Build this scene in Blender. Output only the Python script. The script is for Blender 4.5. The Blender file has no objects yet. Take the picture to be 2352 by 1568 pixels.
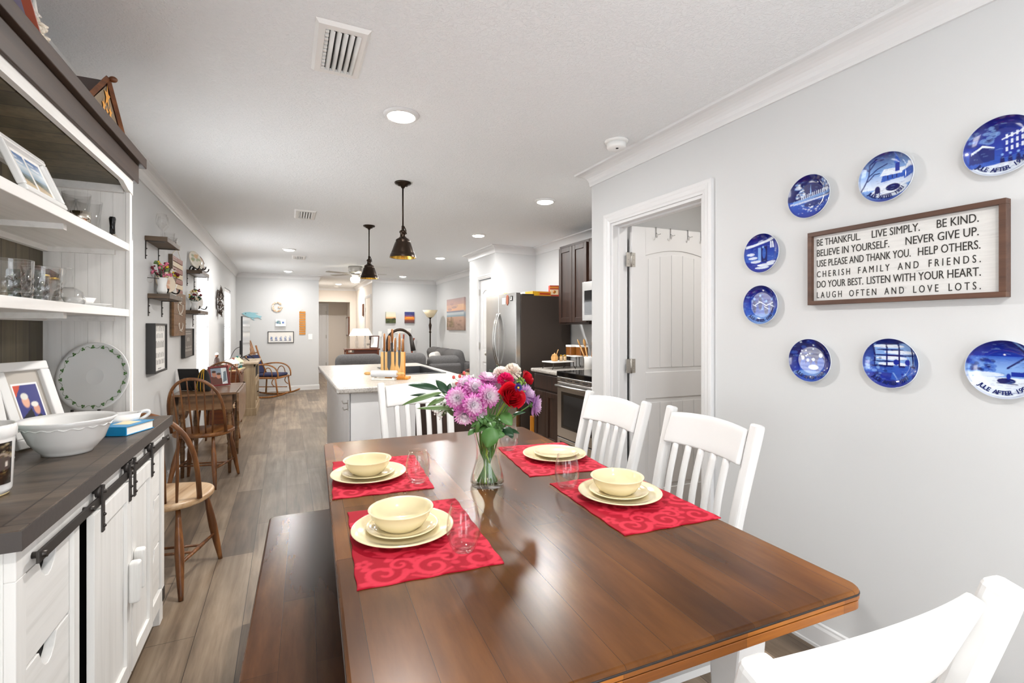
import bpy, bmesh, math, random
import numpy as np
from mathutils import Vector, Matrix, Euler
random.seed(7); rng = np.random.default_rng(5)
C = bpy.context.scene
PI = math.pi
# ---------------------------------------------------------------- camera, world, exposure, large lights
FPX, CX, VX, HY, CAMH = 1100., 1176., 658., 752., 1.325
TH = math.atan2(CX - VX, FPX)
cd = bpy.data.cameras.new('camera'); cam = bpy.data.objects.new('camera', cd); C.collection.objects.link(cam)
cd.sensor_fit = 'HORIZONTAL'; cd.sensor_width = 36; cd.lens = FPX / 2352 * 36
cd.shift_y = (HY - 784) / 2352; cd.clip_start = .02
cam.location = (0, 0, CAMH); cam.rotation_euler = (PI / 2, 0, -TH)
C.camera = cam
W = bpy.data.worlds.new('world'); C.world = W; W.use_nodes = True
W.node_tree.nodes['Background'].inputs[0].default_value = (.75, .88, 1, 1)
W.node_tree.nodes['Background'].inputs[1].default_value = 1.0
C.view_settings.view_transform = 'Standard'; C.view_settings.look = 'None'
C.view_settings.gamma = 1; C.view_settings.use_curve_mapping = False
C.view_settings.exposure = 0.96
C.cycles.sample_clamp_indirect = 4.0
LAMP_W = 17.0        # one recessed lamp, watts
PATIO_W = 18.0      # daylight through the glazed patio door behind the camera
WIN_E = 3.0         # brightness of the daylit window panes
def area(name, loc, rot, sx, sy, watts, col=(1, 1, 1), shape='RECTANGLE', parent=None):
    l = bpy.data.lights.new(name, 'AREA'); l.shape = shape; l.size = sx; l.size_y = sy; l.energy = watts; l.color = col
    o = bpy.data.objects.new(name, l); C.collection.objects.link(o); o.location = loc; o.rotation_euler = rot
    if parent: o.parent = parent
    return o
area('patio_daylight', (.75, -1.62, 1.12), (PI / 2, 0, 0), 1.7, 1.9, PATIO_W, (1, 1, 1))
area('side_fill', (-.86, -.55, 1.35), (PI / 2, 0, -PI / 2), .9, 1.3, PATIO_W * .12, (1, 1, 1))  # added fill lamp on the left, with an unseen window built around it
sl = bpy.data.lights.new('bounce_sun', 'SUN'); sl.energy = 9.; sl.angle = .01; sl.color = (1, .97, .92)
so = bpy.data.objects.new('bounce_sun', sl); C.collection.objects.link(so); so.rotation_euler = (math.radians(36), 0, math.radians(-6))   # added sunlight through the patio door, bounced off the floor to brighten the ceiling
# ---------------------------------------------------------------- helpers
def lin(h):
    if not isinstance(h, str): return tuple(h)[:3]
    h = h.lstrip('#'); o = []
    for i in (0, 2, 4):
        c = int(h[i:i + 2], 16) / 255; o.append(c / 12.92 if c <= .04045 else ((c + .055) / 1.055) ** 2.4)
    return tuple(o)
def at(px, py, zc):            # a point of the place, from where the photo shows it and its depth
    xc = (px - CX) / FPX * zc; zz = CAMH - (py - HY) / FPX * zc
    return Vector((xc * math.cos(TH) + zc * math.sin(TH), -xc * math.sin(TH) + zc * math.cos(TH), zz))
def link(o, parent=None):
    C.collection.objects.link(o)
    if parent is not None: o.parent = parent
    return o
class MB:
    def __init__(s): s.v = []; s.f = []; s.s = []; s.col = []
    def add(s, vs, fs, sm=False, M=None, col=None):
        b = len(s.v)
        s.v += [tuple(M @ Vector(v)) for v in vs] if M is not None else [tuple(v) for v in vs]
        s.f += [tuple(i + b for i in f) for f in fs]; s.s += [sm] * len(fs)
        if col is not None: s.col += [col] * len(vs) if not isinstance(col, list) else col
        return s
    def box(s, x0, y0, z0, x1, y1, z1, M=None, col=None):
        vs = [(x, y, z) for z in (z0, z1) for y in (y0, y1) for x in (x0, x1)]
        return s.add(vs, [(0, 2, 3, 1), (4, 5, 7, 6), (0, 1, 5, 4), (2, 6, 7, 3), (0, 4, 6, 2), (1, 3, 7, 5)], False, M, col)
    def tube(s, pts, r, n=10, closed=False, cap=True, flat=1., up=None, M=None, sm=True, col=None):
        P = [Vector(p) for p in pts]; m = len(P)
        R = r if isinstance(r, (list, tuple)) else [r] * m
        T = []
        for i in range(m):
            a = P[(i - 1) % m] if (closed or i > 0) else P[i]; b = P[(i + 1) % m] if (closed or i < m - 1) else P[i]
            T.append((b - a).normalized())
        nrm = Vector(up) if up is not None else (Vector((0, 0, 1)) if abs(T[0].z) < .9 else Vector((1, 0, 0)))
        vs = []
        for i in range(m):
            u = nrm - T[i] * nrm.dot(T[i])
            if u.length < 1e-5: u = T[i].orthogonal()
            u.normalize(); w = T[i].cross(u)
            if up is None: nrm = u
            for k in range(n):
                a = 2 * PI * k / n; vs.append(P[i] + u * math.cos(a) * R[i] + w * math.sin(a) * R[i] * flat)
        fs = []
        for i in range(m if closed else m - 1):
            for k in range(n):
                j = (i + 1) % m; fs.append((i * n + k, i * n + (k + 1) % n, j * n + (k + 1) % n, j * n + k))
        s.add(vs, fs, sm, M, col)
        if cap and not closed:
            b = len(s.v) - len(vs)
            s.f += [tuple(b + k for k in range(n))[::-1], tuple(b + (m - 1) * n + k for k in range(n))]; s.s += [False, False]
        return s
    def cyl(s, p0, p1, r0, r1=None, n=16, **k):
        return s.tube([p0, p1], [r0, r0 if r1 is None else r1], n, **k)
    def lathe(s, prof, n=32, M=None, sm=True, col=None, cap=True):
        m = len(prof); vs = []; fs = []
        for r, z in prof:
            for k in range(n): a = 2 * PI * k / n; vs.append((r * math.cos(a), r * math.sin(a), z))
        for i in range(m - 1):
            for k in range(n): fs.append((i * n + k, i * n + (k + 1) % n, (i + 1) * n + (k + 1) % n, (i + 1) * n + k))
        if cap and prof[0][0] > 1e-6: fs.append(tuple(range(n))[::-1])
        if cap and prof[-1][0] > 1e-6: fs.append(tuple((m - 1) * n + k for k in range(n)))
        return s.add(vs, fs, sm, M, col)
    def prism(s, poly, z0, z1, M=None, sm=False):
        n = len(poly); vs = [(x, y, z0) for x, y in poly] + [(x, y, z1) for x, y in poly]
        fs = [tuple(range(n))[::-1], tuple(range(n, 2 * n))] + [(i, (i + 1) % n, n + (i + 1) % n, n + i) for i in range(n)]
        return s.add(vs, fs, sm, M)
    def sph(s, c, r, nu=14, nv=9, M=None, col=None):
        r = (r, r, r) if not isinstance(r, (list, tuple)) else r
        vs = []; fs = []
        for j in range(nv + 1):
            t = PI * j / nv
            for k in range(nu):
                a = 2 * PI * k / nu
                vs.append((c[0] + r[0] * math.sin(t) * math.cos(a), c[1] + r[1] * math.sin(t) * math.sin(a), c[2] + r[2] * math.cos(t)))
        for j in range(nv):
            for k in range(nu): fs.append((j * nu + k, (j + 1) * nu + k, (j + 1) * nu + (k + 1) % nu, j * nu + (k + 1) % nu))
        return s.add(vs, fs, True, M, col)
    def grid(s, nu, nv, fn, sm=True, M=None, cfn=None, cu=False):
        vs = []; cs = []
        for j in range(nv):
            for i in range(nu):
                u = i / (nu if cu else nu - 1); v = j / (nv - 1); vs.append(fn(u, v))
                if cfn: cs.append(cfn(u, v))
        fs = []
        for j in range(nv - 1):
            for i in range(nu if cu else nu - 1):
                k = (i + 1) % nu; fs.append((j * nu + i, j * nu + k, (j + 1) * nu + k, (j + 1) * nu + i))
        return s.add(vs, fs, sm, M, cs if cfn else None)
    def build(s, name, mat, parent=None, bev=0, seg=2, fix=True, weld=False, sub=0, solid=0, ang=35):
        me = bpy.data.meshes.new(name); me.from_pydata(s.v, [], s.f)
        me.polygons.foreach_set('use_smooth', s.s)
        if s.col:
            at_ = me.color_attributes.new('Col', 'FLOAT_COLOR', 'POINT')
            at_.data.foreach_set('color', [x for c in s.col for x in (c[0], c[1], c[2], 1.)])
        if fix or weld:
            bm = bmesh.new(); bm.from_mesh(me)
            if weld: bmesh.ops.remove_doubles(bm, verts=bm.verts, dist=1e-5)
            if fix: bmesh.ops.recalc_face_normals(bm, faces=bm.faces)
            bm.to_mesh(me); bm.free()
        me.materials.append(M[mat] if isinstance(mat, str) else mat)
        o = link(bpy.data.objects.new(name, me), parent)
        if sub: d = o.modifiers.new('sub', 'SUBSURF'); d.levels = d.render_levels = sub
        if solid: d = o.modifiers.new('thick', 'SOLIDIFY'); d.thickness = solid; d.offset = 0
        if bev:
            d = o.modifiers.new('bevel', 'BEVEL'); d.width = bev; d.segments = seg; d.limit_method = 'ANGLE'; d.angle_limit = math.radians(ang)
            d.harden_normals = False
        return o
def tag(o, label=None, cat=None, group=None, kind=None):
    for k, v in (('label', label), ('category', cat), ('group', group), ('kind', kind)):
        if v: o[k] = v
    return o
def thing(name, label, cat, loc=(0, 0, 0), rz=0, group=None, rot=None):
    o = link(bpy.data.objects.new(name, None)); o.empty_display_size = .05
    o.location = loc; o.rotation_euler = rot if rot else (0, 0, rz)
    return tag(o, label, cat, group)
def struct(o): o['kind'] = 'structure'; return o
def dup(root, loc, rz=None, label=None):
    def cp(o, par):
        c = o.copy(); link(c, par)
        for ch in list(o.children):
            if ch.type != 'LIGHT': cp(ch, c)
        return c
    r = cp(root, None); r.location = loc
    if rz is not None: r.rotation_euler = (0, 0, rz)
    if label: r['label'] = label
    return r
def rrect(x0, y0, x1, y1, r, n=5):
    o = []
    for cx, cy, a in ((x1 - r, y0 + r, -90), (x1 - r, y1 - r, 0), (x0 + r, y1 - r, 90), (x0 + r, y0 + r, 180)):
        for k in range(n + 1):
            t = math.radians(a + 90 * k / n); o.append((cx + r * math.cos(t), cy + r * math.sin(t)))
    return o
def arc(cx, cy, r, a0, a1, n=12): return [(cx + r * math.cos(math.radians(a0 + (a1 - a0) * k / n)), cy + r * math.sin(math.radians(a0 + (a1 - a0) * k / n))) for k in range(n + 1)]
def bez(p, n=12):
    p = [Vector(q) for q in p]; o = []
    for k in range(n + 1):
        t = k / n; q = list(p)
        while len(q) > 1: q = [q[i].lerp(q[i + 1], t) for i in range(len(q) - 1)]
        o.append(q[0])
    return o
def TX(x=0, y=0, z=0, rx=0, ry=0, rz=0, s=1): return Matrix.Translation((x, y, z)) @ Euler((rx, ry, rz)).to_matrix().to_4x4() @ Matrix.Scale(s, 4)
_tx = {}
def text_geo(t, size=1., width=None, bold=0.):
    cu = bpy.data.curves.new('t', 'FONT'); cu.body = t; cu.size = size; cu.extrude = .0008; cu.resolution_u = 3; cu.offset = bold
    ob = bpy.data.objects.new('t', cu); C.collection.objects.link(ob)
    dg = bpy.context.evaluated_depsgraph_get(); me = bpy.data.meshes.new_from_object(ob.evaluated_get(dg))
    v = np.array([tuple(q.co) for q in me.vertices]).reshape(-1, 3); f = [tuple(p.vertices) for p in me.polygons]
    bpy.data.objects.remove(ob); bpy.data.curves.remove(cu); bpy.data.meshes.remove(me)
    if width and len(v): v[:, 0] = (v[:, 0] - v[:, 0].min()) * width / (v[:, 0].max() - v[:, 0].min())
    return v, f
def text_on(mb, t, x, z, size, width=None, y=0., bold=0., centre=False):   # lettering on a plane facing -Y
    v, f = text_geo(t, size, width, bold)
    if not len(v): return 0
    dx = -(v[:, 0].min() + v[:, 0].max()) / 2 if centre else 0
    mb.add([(x + dx + a, y - c, z + b) for a, b, c in v], f)
    return v[:, 0].max()
# ---------------------------------------------------------------- painted pictures (prints, canvases, plates)
class Cv:
    def __init__(s, w, h, col, asp=None):
        s.w, s.h = w, h; s.a = np.ones((h, w, 3)) * np.array(lin(col)); s.k = asp if asp else h / w
        s.X, s.Y = np.meshgrid((np.arange(w)) / (w - 1), (np.arange(h)) / (h - 1))
    def put(s, m, col, al=1.):
        m = np.clip(m, 0, 1)[..., None] * al; s.a = s.a * (1 - m) + np.array(lin(col)) * m; return s
    def soft(s, d): return np.clip(.5 - d * s.w * .7, 0, 1)
    def rect(s, x0, y0, x1, y1, col, al=1.): return s.put(((s.X >= x0) & (s.X <= x1) & (s.Y >= y0) & (s.Y <= y1)) * 1., col, al)
    def ell(s, x, y, rx, ry, col, al=1.):
        d = np.sqrt(((s.X - x) / rx) ** 2 + ((s.Y - y) / ry) ** 2) - 1; return s.put(s.soft(d * rx), col, al)
    def poly(s, p, col, al=1.):
        m = np.zeros_like(s.X, bool); n = len(p)
        for i in range(n):
            (x1, y1), (x2, y2) = p[i], p[(i + 1) % n]
            if y1 == y2: continue
            c = ((s.Y >= min(y1, y2)) & (s.Y < max(y1, y2))); m ^= c & (s.X < x1 + (s.Y - y1) * (x2 - x1) / (y2 - y1))
        return s.put(m * 1., col, al)
    def line(s, p, wd, col, al=1.):
        k = s.k; best = np.full_like(s.X, 9.)
        for (x1, y1), (x2, y2) in zip(p[:-1], p[1:]):
            dx, dy = x2 - x1, (y2 - y1) * k; L = dx * dx + dy * dy + 1e-12
            t = np.clip(((s.X - x1) * dx + (s.Y - y1) * k * dy) / L, 0, 1)
            best = np.minimum(best, np.hypot(s.X - x1 - t * dx, (s.Y - y1) * k - t * dy))
        return s.put(s.soft(best - wd / 2), col, al)
    def grad(s, y0, c0, y1, c1):
        t = np.clip((s.Y - y0) / (y1 - y0), 0, 1); m = ((s.Y >= y0) & (s.Y <= y1))[..., None]
        g = np.array(lin(c0)) * (1 - t[..., None]) + np.array(lin(c1)) * t[..., None]; s.a = np.where(m, g, s.a); return s
    def blotch(s, n, cols, r0, r1, y0=0, y1=1, al=.5, x0=0, x1=1, sq=1.):
        for _ in range(n):
            r = rng.uniform(r0, r1); s.ell(rng.uniform(x0, x1), rng.uniform(y0, y1), r * rng.uniform(.7, 1.6), r * rng.uniform(.5, 1) / s.k * sq, cols[rng.integers(len(cols))], al)
        return s
    def hatch(s, n, cols, ln, wd, al=.6, slope=.3):
        for _ in range(n):
            x, y, d = rng.uniform(.03, .97), rng.uniform(.05, .95), rng.uniform(-slope, slope); l = ln * rng.uniform(.4, 1.3); s.line([(x, y), (x + l, y + l * d)], wd, cols[rng.integers(len(cols))], al)
        return s
    def at(s, u, v):
        x, y = min(max(u, 0), 1) * (s.w - 1), min(max(v, 0), 1) * (s.h - 1); i, j = min(int(x), s.w - 2), min(int(y), s.h - 2); x -= i; y -= j; a = s.a
        return (a[j, i] * (1 - x) + a[j, i + 1] * x) * (1 - y) + (a[j + 1, i] * (1 - x) + a[j + 1, i + 1] * x) * y
def print_mb(cv, w, h, y=0., x0=None, z0=None, M=None):      # a flat print facing -Y, standing on z0
    x0 = -w / 2 if x0 is None else x0; z0 = 0 if z0 is None else z0; mb = MB(); a = cv.a
    vs = [(x0 + w * i / (cv.w - 1), y, z0 + h * j / (cv.h - 1)) for j in range(cv.h) for i in range(cv.w)]
    fs = [(j * cv.w + i, j * cv.w + i + 1, (j + 1) * cv.w + i + 1, (j + 1) * cv.w + i) for j in range(cv.h - 1) for i in range(cv.w - 1)]
    return mb.add(vs, fs, False, M, [tuple(a[j, i]) for j in range(cv.h) for i in range(cv.w)])
# ---------------------------------------------------------------- materials
M = {}
def base(name, col, rough=.5, metal=0., **k):
    m = bpy.data.materials.new(name); m.use_nodes = True; M[name] = m
    b = m.node_tree.nodes['Principled BSDF']; b.inputs['Base Color'].default_value = (*lin(col), 1)
    b.inputs['Roughness'].default_value = rough; b.inputs['Metallic'].default_value = metal
    for q, v in k.items(): b.inputs[q.replace('_', ' ')].default_value = v
    return m.node_tree, b
def N(t, kind, **k):
    n = t.nodes.new('ShaderNode' + kind)
    for q, v in k.items():
        if hasattr(n, q): setattr(n, q, v)
        else: n.inputs[q.replace('_', ' ')].default_value = v
    return n
def coords(t, sc=(1, 1, 1)):
    a = N(t, 'TexCoord'); m = N(t, 'Mapping'); m.inputs['Scale'].default_value = sc; t.links.new(a.outputs['Object'], m.inputs['Vector']); return m.outputs['Vector']
def ramp(t, fac, stops):
    r = N(t, 'ValToRGB'); t.links.new(fac, r.inputs['Fac']); e = r.color_ramp.elements
    while len(e) < len(stops): e.new(.5)
    for q, (p, c) in zip(e, stops): q.position = p; q.color = (*lin(c), 1)
    return r.outputs['Color']
def noise(t, vec, scale, detail=4, rough=.55, dist=0.):
    n = N(t, 'TexNoise', Scale=scale, Detail=detail, Roughness=rough, Distortion=dist); t.links.new(vec, n.inputs['Vector']); return n.outputs['Fac']
def bump(t, b, fac, strength=.2, dist=.01):
    n = N(t, 'Bump', Strength=strength, Distance=dist); t.links.new(fac, n.inputs['Height']); t.links.new(n.outputs['Normal'], b.inputs['Normal'])
def mixc(t, a, b_, fac, mode='MULTIPLY'):
    n = N(t, 'MixRGB'); n.blend_type = mode
    if isinstance(fac, (int, float)): n.inputs['Fac'].default_value = fac
    else: t.links.new(fac, n.inputs['Fac'])
    for s_, v in ((1, a), (2, b_)):
        if isinstance(v, str): n.inputs[s_].default_value = (*lin(v), 1)
        else: t.links.new(v, n.inputs[s_])
    return n.outputs['Color']
def plain(name, col, rough=.5, metal=0., bs=None, bst=.1, **k):
    t, b = base(name, col, rough, metal, **k)
    if bs: bump(t, b, noise(t, coords(t), bs), bst, .004)
    return M[name]
def mottled(name, stops, scale, rough=.5, st=(1, 1, 1), detail=5, dist=0., bst=0., **k):
    t, b = base(name, '#808080', rough, **k); f = noise(t, coords(t, st), scale, detail, .6, dist)
    t.links.new(ramp(t, f, stops), b.inputs['Base Color'])
    if bst: bump(t, b, f, bst, .003)
    return M[name]
def wood(name, dark, mid, light, axis=0, scale=1., rough=.4, plank=None, tone=None, mortar=.0012, bst=.06, blot=.5, coat=0., gr=28., spec=.5, dist=.35):
    t, b = base(name, mid, rough)
    if coat: b.inputs['Coat Weight'].default_value = coat; b.inputs['Coat Roughness'].default_value = .12
    b.inputs['Specular IOR Level'].default_value = spec
    sc = [gr, gr, gr]; sc[axis] = 1.6
    f = noise(t, coords(t, sc), scale, 6, .62, dist)
    c = ramp(t, f, [(.28, dark), (.5, mid), (.74, light)])
    f2 = noise(t, coords(t, [3 if i != axis else 1.4 for i in range(3)]), scale * 1.6, 2, .5, 0.)
    c = mixc(t, c, ramp(t, f2, [(.3, '#6a6a6a'), (.65, '#ffffff')]), blot)
    hs = f
    if plank:
        a = N(t, 'TexCoord'); sp = N(t, 'SeparateXYZ'); cb = N(t, 'CombineXYZ'); t.links.new(a.outputs['Object'], sp.inputs[0])
        o = [0, 1, 2]; o.remove(axis); w = o[0] if plank[2] is None else plank[2]
        t.links.new(sp.outputs[axis], cb.inputs[0]); t.links.new(sp.outputs[w], cb.inputs[1])
        br = N(t, 'TexBrick', offset=.37, offset_frequency=2, Scale=1., Mortar_Size=mortar, Brick_Width=plank[1], Row_Height=plank[0], Mortar_Smooth=.1, Bias=0.)
        br.inputs['Color1'].default_value = (0, 0, 0, 1); br.inputs['Color2'].default_value = (1, 1, 1, 1); br.inputs['Mortar'].default_value = (.5, .5, .5, 1)
        t.links.new(cb.outputs[0], br.inputs['Vector'])
        lo, hi = tone or ('#a8a8a8', '#ffffff')
        c = mixc(t, c, ramp(t, br.outputs['Color'], [(0, lo), (1, hi)]), 1.)
        c = mixc(t, c, '#2a2018', br.outputs['Fac'], 'MIX')
    t.links.new(c, b.inputs['Base Color'])
    if bst: bump(t, b, hs, bst, .002)
    return M[name]
def glass(name, col='#ffffff', rough=0., ior=1.45, bs=None):
    t, b = base(name, col, rough); out = t.nodes['Material Output']     # thin-walled glass: clear in the middle, mirror-like at the rim
    tr = N(t, 'BsdfTransparent'); tr.inputs[0].default_value = (*lin(col), 1); gl = N(t, 'BsdfGlossy'); gl.inputs['Roughness'].default_value = .02
    fr = N(t, 'LayerWeight', Blend=.5); pw = N(t, 'Math', operation='POWER'); pw.inputs[1].default_value = 3.4; t.links.new(fr.outputs['Facing'], pw.inputs[0])
    ma = N(t, 'Math', operation='MULTIPLY_ADD'); ma.inputs[1].default_value = 1.5 * (ior - 1); ma.inputs[2].default_value = .06 * ior - .05; t.links.new(pw.outputs[0], ma.inputs[0]); mx = N(t, 'MixShader'); t.links.new(ma.outputs[0], mx.inputs[0]); t.links.new(tr.outputs[0], mx.inputs[1]); t.links.new(gl.outputs[0], mx.inputs[2]); t.links.new(mx.outputs[0], out.inputs[0])
    if bs:
        n = N(t, 'Bump', Strength=.7, Distance=.012); v = N(t, 'TexVoronoi', Scale=bs, feature='DISTANCE_TO_EDGE'); t.links.new(coords(t), v.inputs['Vector']); t.links.new(v.outputs['Distance'], n.inputs['Height'])
        t.links.new(n.outputs[0], fr.inputs['Normal']); t.links.new(n.outputs[0], gl.inputs['Normal'])
    return M[name]
def emit(name, col, e):
    t, b = base(name, col, .5); b.inputs['Emission Color'].default_value = (*lin(col), 1); b.inputs['Emission Strength'].default_value = e
    return M[name]
def paint(name, rough, coat=0., thin=0.):
    t, b = base(name, '#ffffff', rough); a = N(t, 'Attribute', attribute_name='Col'); t.links.new(a.outputs['Color'], b.inputs['Base Color'])
    if coat: b.inputs['Coat Weight'].default_value = coat; b.inputs['Coat Roughness'].default_value = .03
    if thin:
        tl = N(t, 'BsdfTranslucent'); mx = N(t, 'MixShader'); mx.inputs[0].default_value = thin; t.links.new(a.outputs['Color'], tl.inputs[0]); t.links.new(b.outputs[0], mx.inputs[1]); t.links.new(tl.outputs[0], mx.inputs[2]); t.links.new(mx.outputs[0], t.nodes['Material Output'].inputs[0])
plain('wall_paint', '#d0d1d1', .75, bs=260, bst=.05)
t, b = base('ceiling_paint', '#eff1f2', .85)
f = noise(t, coords(t), 55, 5, .6, 1.2); bump(t, b, ramp(t, f, [(.46, '#000000'), (.6, '#ffffff')]), .42, .005)
plain('trim_paint', '#dfdfdf', .35)
plain('chair_white', '#dfdedc', .32)
plain('hall_paint', '#dcd3c8', .75)
plain('room_beige', '#d9d0c6', .8)
wood('floor_planks', '#705e4c', '#95826d', '#b19e88', 1, 1., .38, (.178, 1.22, 0), ('#b4aea8', '#ffffff'), .0012, .0, .45, gr=22.)
wood('table_wood', '#5a3515', '#774a22', '#8c5a2c', 1, .9, .27, (.098, .95, 0), ('#bcb4ac', '#ffffff'), .0004, 0., .7, 0., gr=11., spec=.2, dist=0.)
wood('table_edge', '#7a4210', '#a8641f', '#c07c30', 0, 1., .3, (.05, .28, 2), ('#988c7c', '#ffffff'), .0003, .02, .4)
plain('edge_stain', '#231813', .3)
wood('bench_wood', '#3c2411', '#583720', '#704a28', 1, .9, .27, (.09, .9, 0), ('#c4bcb4', '#ffffff'), .0004, 0., .45, 0., gr=11., spec=.2, dist=0.)
wood('hutch_white', '#dddbd6', '#e9e7e3', '#efede9', 2, 1., .55, None, None, 0, .1, .04)
wood('hutch_white_y', '#dddbd6', '#e9e7e3', '#efede9', 1, 1., .55, None, None, 0, .1, .06)
wood('hutch_top', '#4a3e34', '#6e5f52', '#8a7968', 0, 1.6, .36, (9., .145, 1), ('#c8c4c0', '#ffffff'), .0022, .35, .5, gr=16.)
wood('hutch_cornice', '#2e2018', '#3d2c20', '#4a3729', 1, 1., .5, None, None, 0, .04, .1)
plain('hutch_edge', '#46403d', .4, bs=60, bst=.1)
wood('hutch_back', '#5a5040', '#75694f', '#877a60', 2, 1., .5, (.1, 3., 1), ('#b8b8b0', '#ffffff'), .002, .08, .3)
wood('windsor_wood', '#4a2c18', '#7a4c28', '#9c6a3a', 2, 1., .35, None, None, 0, .03, .4)
wood('windsor_seat', '#4d2c15', '#825027', '#b17c46', 1, .7, .28, None, None, 0, .03, .5)
wood('windsor_seat_pale', '#96704a', '#c7a47c', '#e2c8a6', 1, .7, .35, None, None, 0, .03, .4)
wood('leaf_table', '#5a3c26', '#83603f', '#a07a56', 0, .8, .3, None, None, 0, .03, .3, .2)
wood('mahogany', '#3c1a0d', '#6a3519', '#83491f', 0, .8, .28, None, None, 0, .03, .3, .2)
wood('console_wood', '#7c6850', '#a08a6c', '#b9a585', 2, .8, .5, None, None, 0, .06, .3)
wood('console_top', '#97836a', '#b5a188', '#c8b79e', 1, .8, .5, None, None, 0, .06, .2)
wood('rocker_wood', '#74441c', '#9c6430', '#b98044', 2, .8, .35, None, None, 0, .03, .3)
wood('shelf_wood', '#3a2e22', '#5c4a38', '#77624a', 1, 1., .55, None, None, 0, .1, .3)
wood('plank_sign', '#5a3d22', '#7a5631', '#90683e', 1, 1., .6, None, None, 0, .06, .2)
wood('frame_brown', '#442c20', '#5c3f30', '#704f3d', 0, 1., .5, None, None, 0, .08, .3)
wood('espresso', '#1d100a', '#2f1a0f', '#3d2416', 2, 1., .45, None, None, 0, .02, .2)
wood('block_wood', '#c78f4a', '#dfb06d', '#ecc68a', 2, 1., .45, None, None, 0, .02, .2)
wood('block_edge', '#b8701c', '#d48a2c', '#e09c44', 2, 1., .45, None, None, 0, .02, .2)
wood('handle_wood', '#6b4020', '#95602f', '#b27c44', 2, 1.5, .35, None, None, 0, .02, .2)
wood('spoon_wood', '#b07c42', '#cf9c5c', '#e0b478', 2, 1., .5, None, None, 0, .02, .2)
wood('chalet_wood', '#4e2a14', '#6f4020', '#8a5730', 1, 1., .45, None, None, 0, .03, .3)
plain('roof_brown', '#3b241b', .4); plain('red_brown', '#8c3a1f', .4)
t, b = base('laminate', '#d8d3cc', .3); v = coords(t)
c1 = ramp(t, noise(t, v, 26, 6, .65, .5), [(.3, '#9c958e'), (.5, '#b8b3ac'), (.7, '#c8c4be')])
c2 = mixc(t, c1, ramp(t, noise(t, v, 160, 2, .5), [(.36, '#4d4740'), (.44, '#ffffff')]), .6); t.links.new(c2, b.inputs['Base Color'])
plain('cream_glaze', '#f0e2b9', .12, Coat_Weight=.4); plain('white_glaze', '#eae9e6', .1, Coat_Weight=.4); plain('blue_back', '#e9ebf0', .15)
plain('foot_tan', '#d9c592', .5)
paint('print_matte', .6); paint('plate_glaze', .12, .6); paint('petals', .55, 0., .5); paint('photo_gloss', .15)
glass('clear_glass'); glass('cut_crystal', '#fdfdfd', 0., 2.0); glass('water', '#f3f3ea', 0., 1.2); glass('green_glass', '#7fb07a'); plain('amber_glass', '#3b2413', .08)
plain('black_metal', '#45413e', .45, .6); plain('bronze', '#332820', .3, .8); plain('bolt_metal', '#4a4643', .35, .9)
plain('steel', '#c2c1bf', .25, 1.); plain('steel_dark', '#4f4640', .45, .55); plain('chrome', '#dcdcdc', .1, 1.); plain('nickel', '#b5b2ac', .42, .75); plain('blade_steel', '#777a7c', .3, .9)
plain('black_gloss', '#0d0d0e', .06); plain('black_matte', '#1b1a1a', .55); plain('charcoal', '#2c2b2a', .5); plain('hollow_shade', '#15120f', .9)  # the last one is a dark colour standing in for shade inside hollows
plain('silver', '#d9d2c6', .12, 1.); plain('gold_metal', '#c8a24a', .25, 1.)
plain('lettering_black', '#26231f', .6); plain('lettering_pale', '#e3dccf', .6); plain('plate_ink', '#101c5c', .2)
t, b = base('sign_board', '#e8e7e2', .6); v = coords(t, (3, 3, 40))
t.links.new(ramp(t, noise(t, v, 3.5, 6, .7, .4), [(.27, '#8a8a86'), (.36, '#cfcecb'), (.7, '#dddcd9')]), b.inputs['Base Color'])
mottled('sofa_fabric', [(.3, '#4b4a4a'), (.7, '#646262')], 90, .9, bst=.15); mottled('navy_fabric', [(.3, '#1d2140'), (.7, '#2c3157')], 60, .9, bst=.15)
mottled('black_fabric', [(.3, '#131313'), (.7, '#232323')], 80, .85); plain('yellow_cord', '#d8a51c', .6); plain('pillow_white', '#d8d5d0', .9, bs=40, bst=.2)
plain('leaf_green', '#4d7a3a', .45, Subsurface_Weight=.0); plain('leaf_dark', '#1f4527', .35); plain('leaf_olive', '#5f7a44', .4); plain('stem_green', '#4f7d34', .5); plain('stem_lime', '#86a83e', .5)
plain('berry', '#df5a52', .3); plain('gyp_white', '#f4f3ee', .6); plain('yellow_petal', '#e0c02a', .6); plain('maroon', '#6d1626', .6); plain('pink_petal', '#d7718d', .6)
plain('book_blue', '#1187bd', .35); plain('page_white', '#ece8df', .8); plain('paper_white', '#f2f1ee', .6); plain('plastic_white', '#f3f3f1', .35)
plain('orange_box', '#d9902c', .45); plain('red_box', '#b5341d', .45); plain('cream_box', '#f0d9b0', .5); plain('honey', '#b8702a', .2); plain('jar_brown', '#7a4a1e', .2)
plain('marble', '#d2d4d7', .2, bs=None); plain('leather', '#53261a', .35); plain('frame_red', '#6f1f20', .3); plain('shell', '#e9dfcd', .5, bs=30, bst=.3); plain('shell_peach', '#dcae84', .5)
plain('fish_blue', '#93c4cf', .5); plain('ladder_orange', '#c8832a', .5); plain('gable_brown', '#7a684e', .5); plain('star_gold', '#d9942a', .45); plain('purple_panel', '#3a3355', .5); plain('lamp_cream', '#efe0bd', .5); plain('shade_white', '#f1ece4', .8)
plain('blind_white', '#fbfbfb', .6); plain('stucco_pink', '#8a4a3c', .7); plain('snow', '#f3f0ea', .7); plain('teal', '#2f7f83', .6); plain('cream_paint', '#e8d3a0', .6); plain('fir_green', '#2f5a45', .7)
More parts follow.
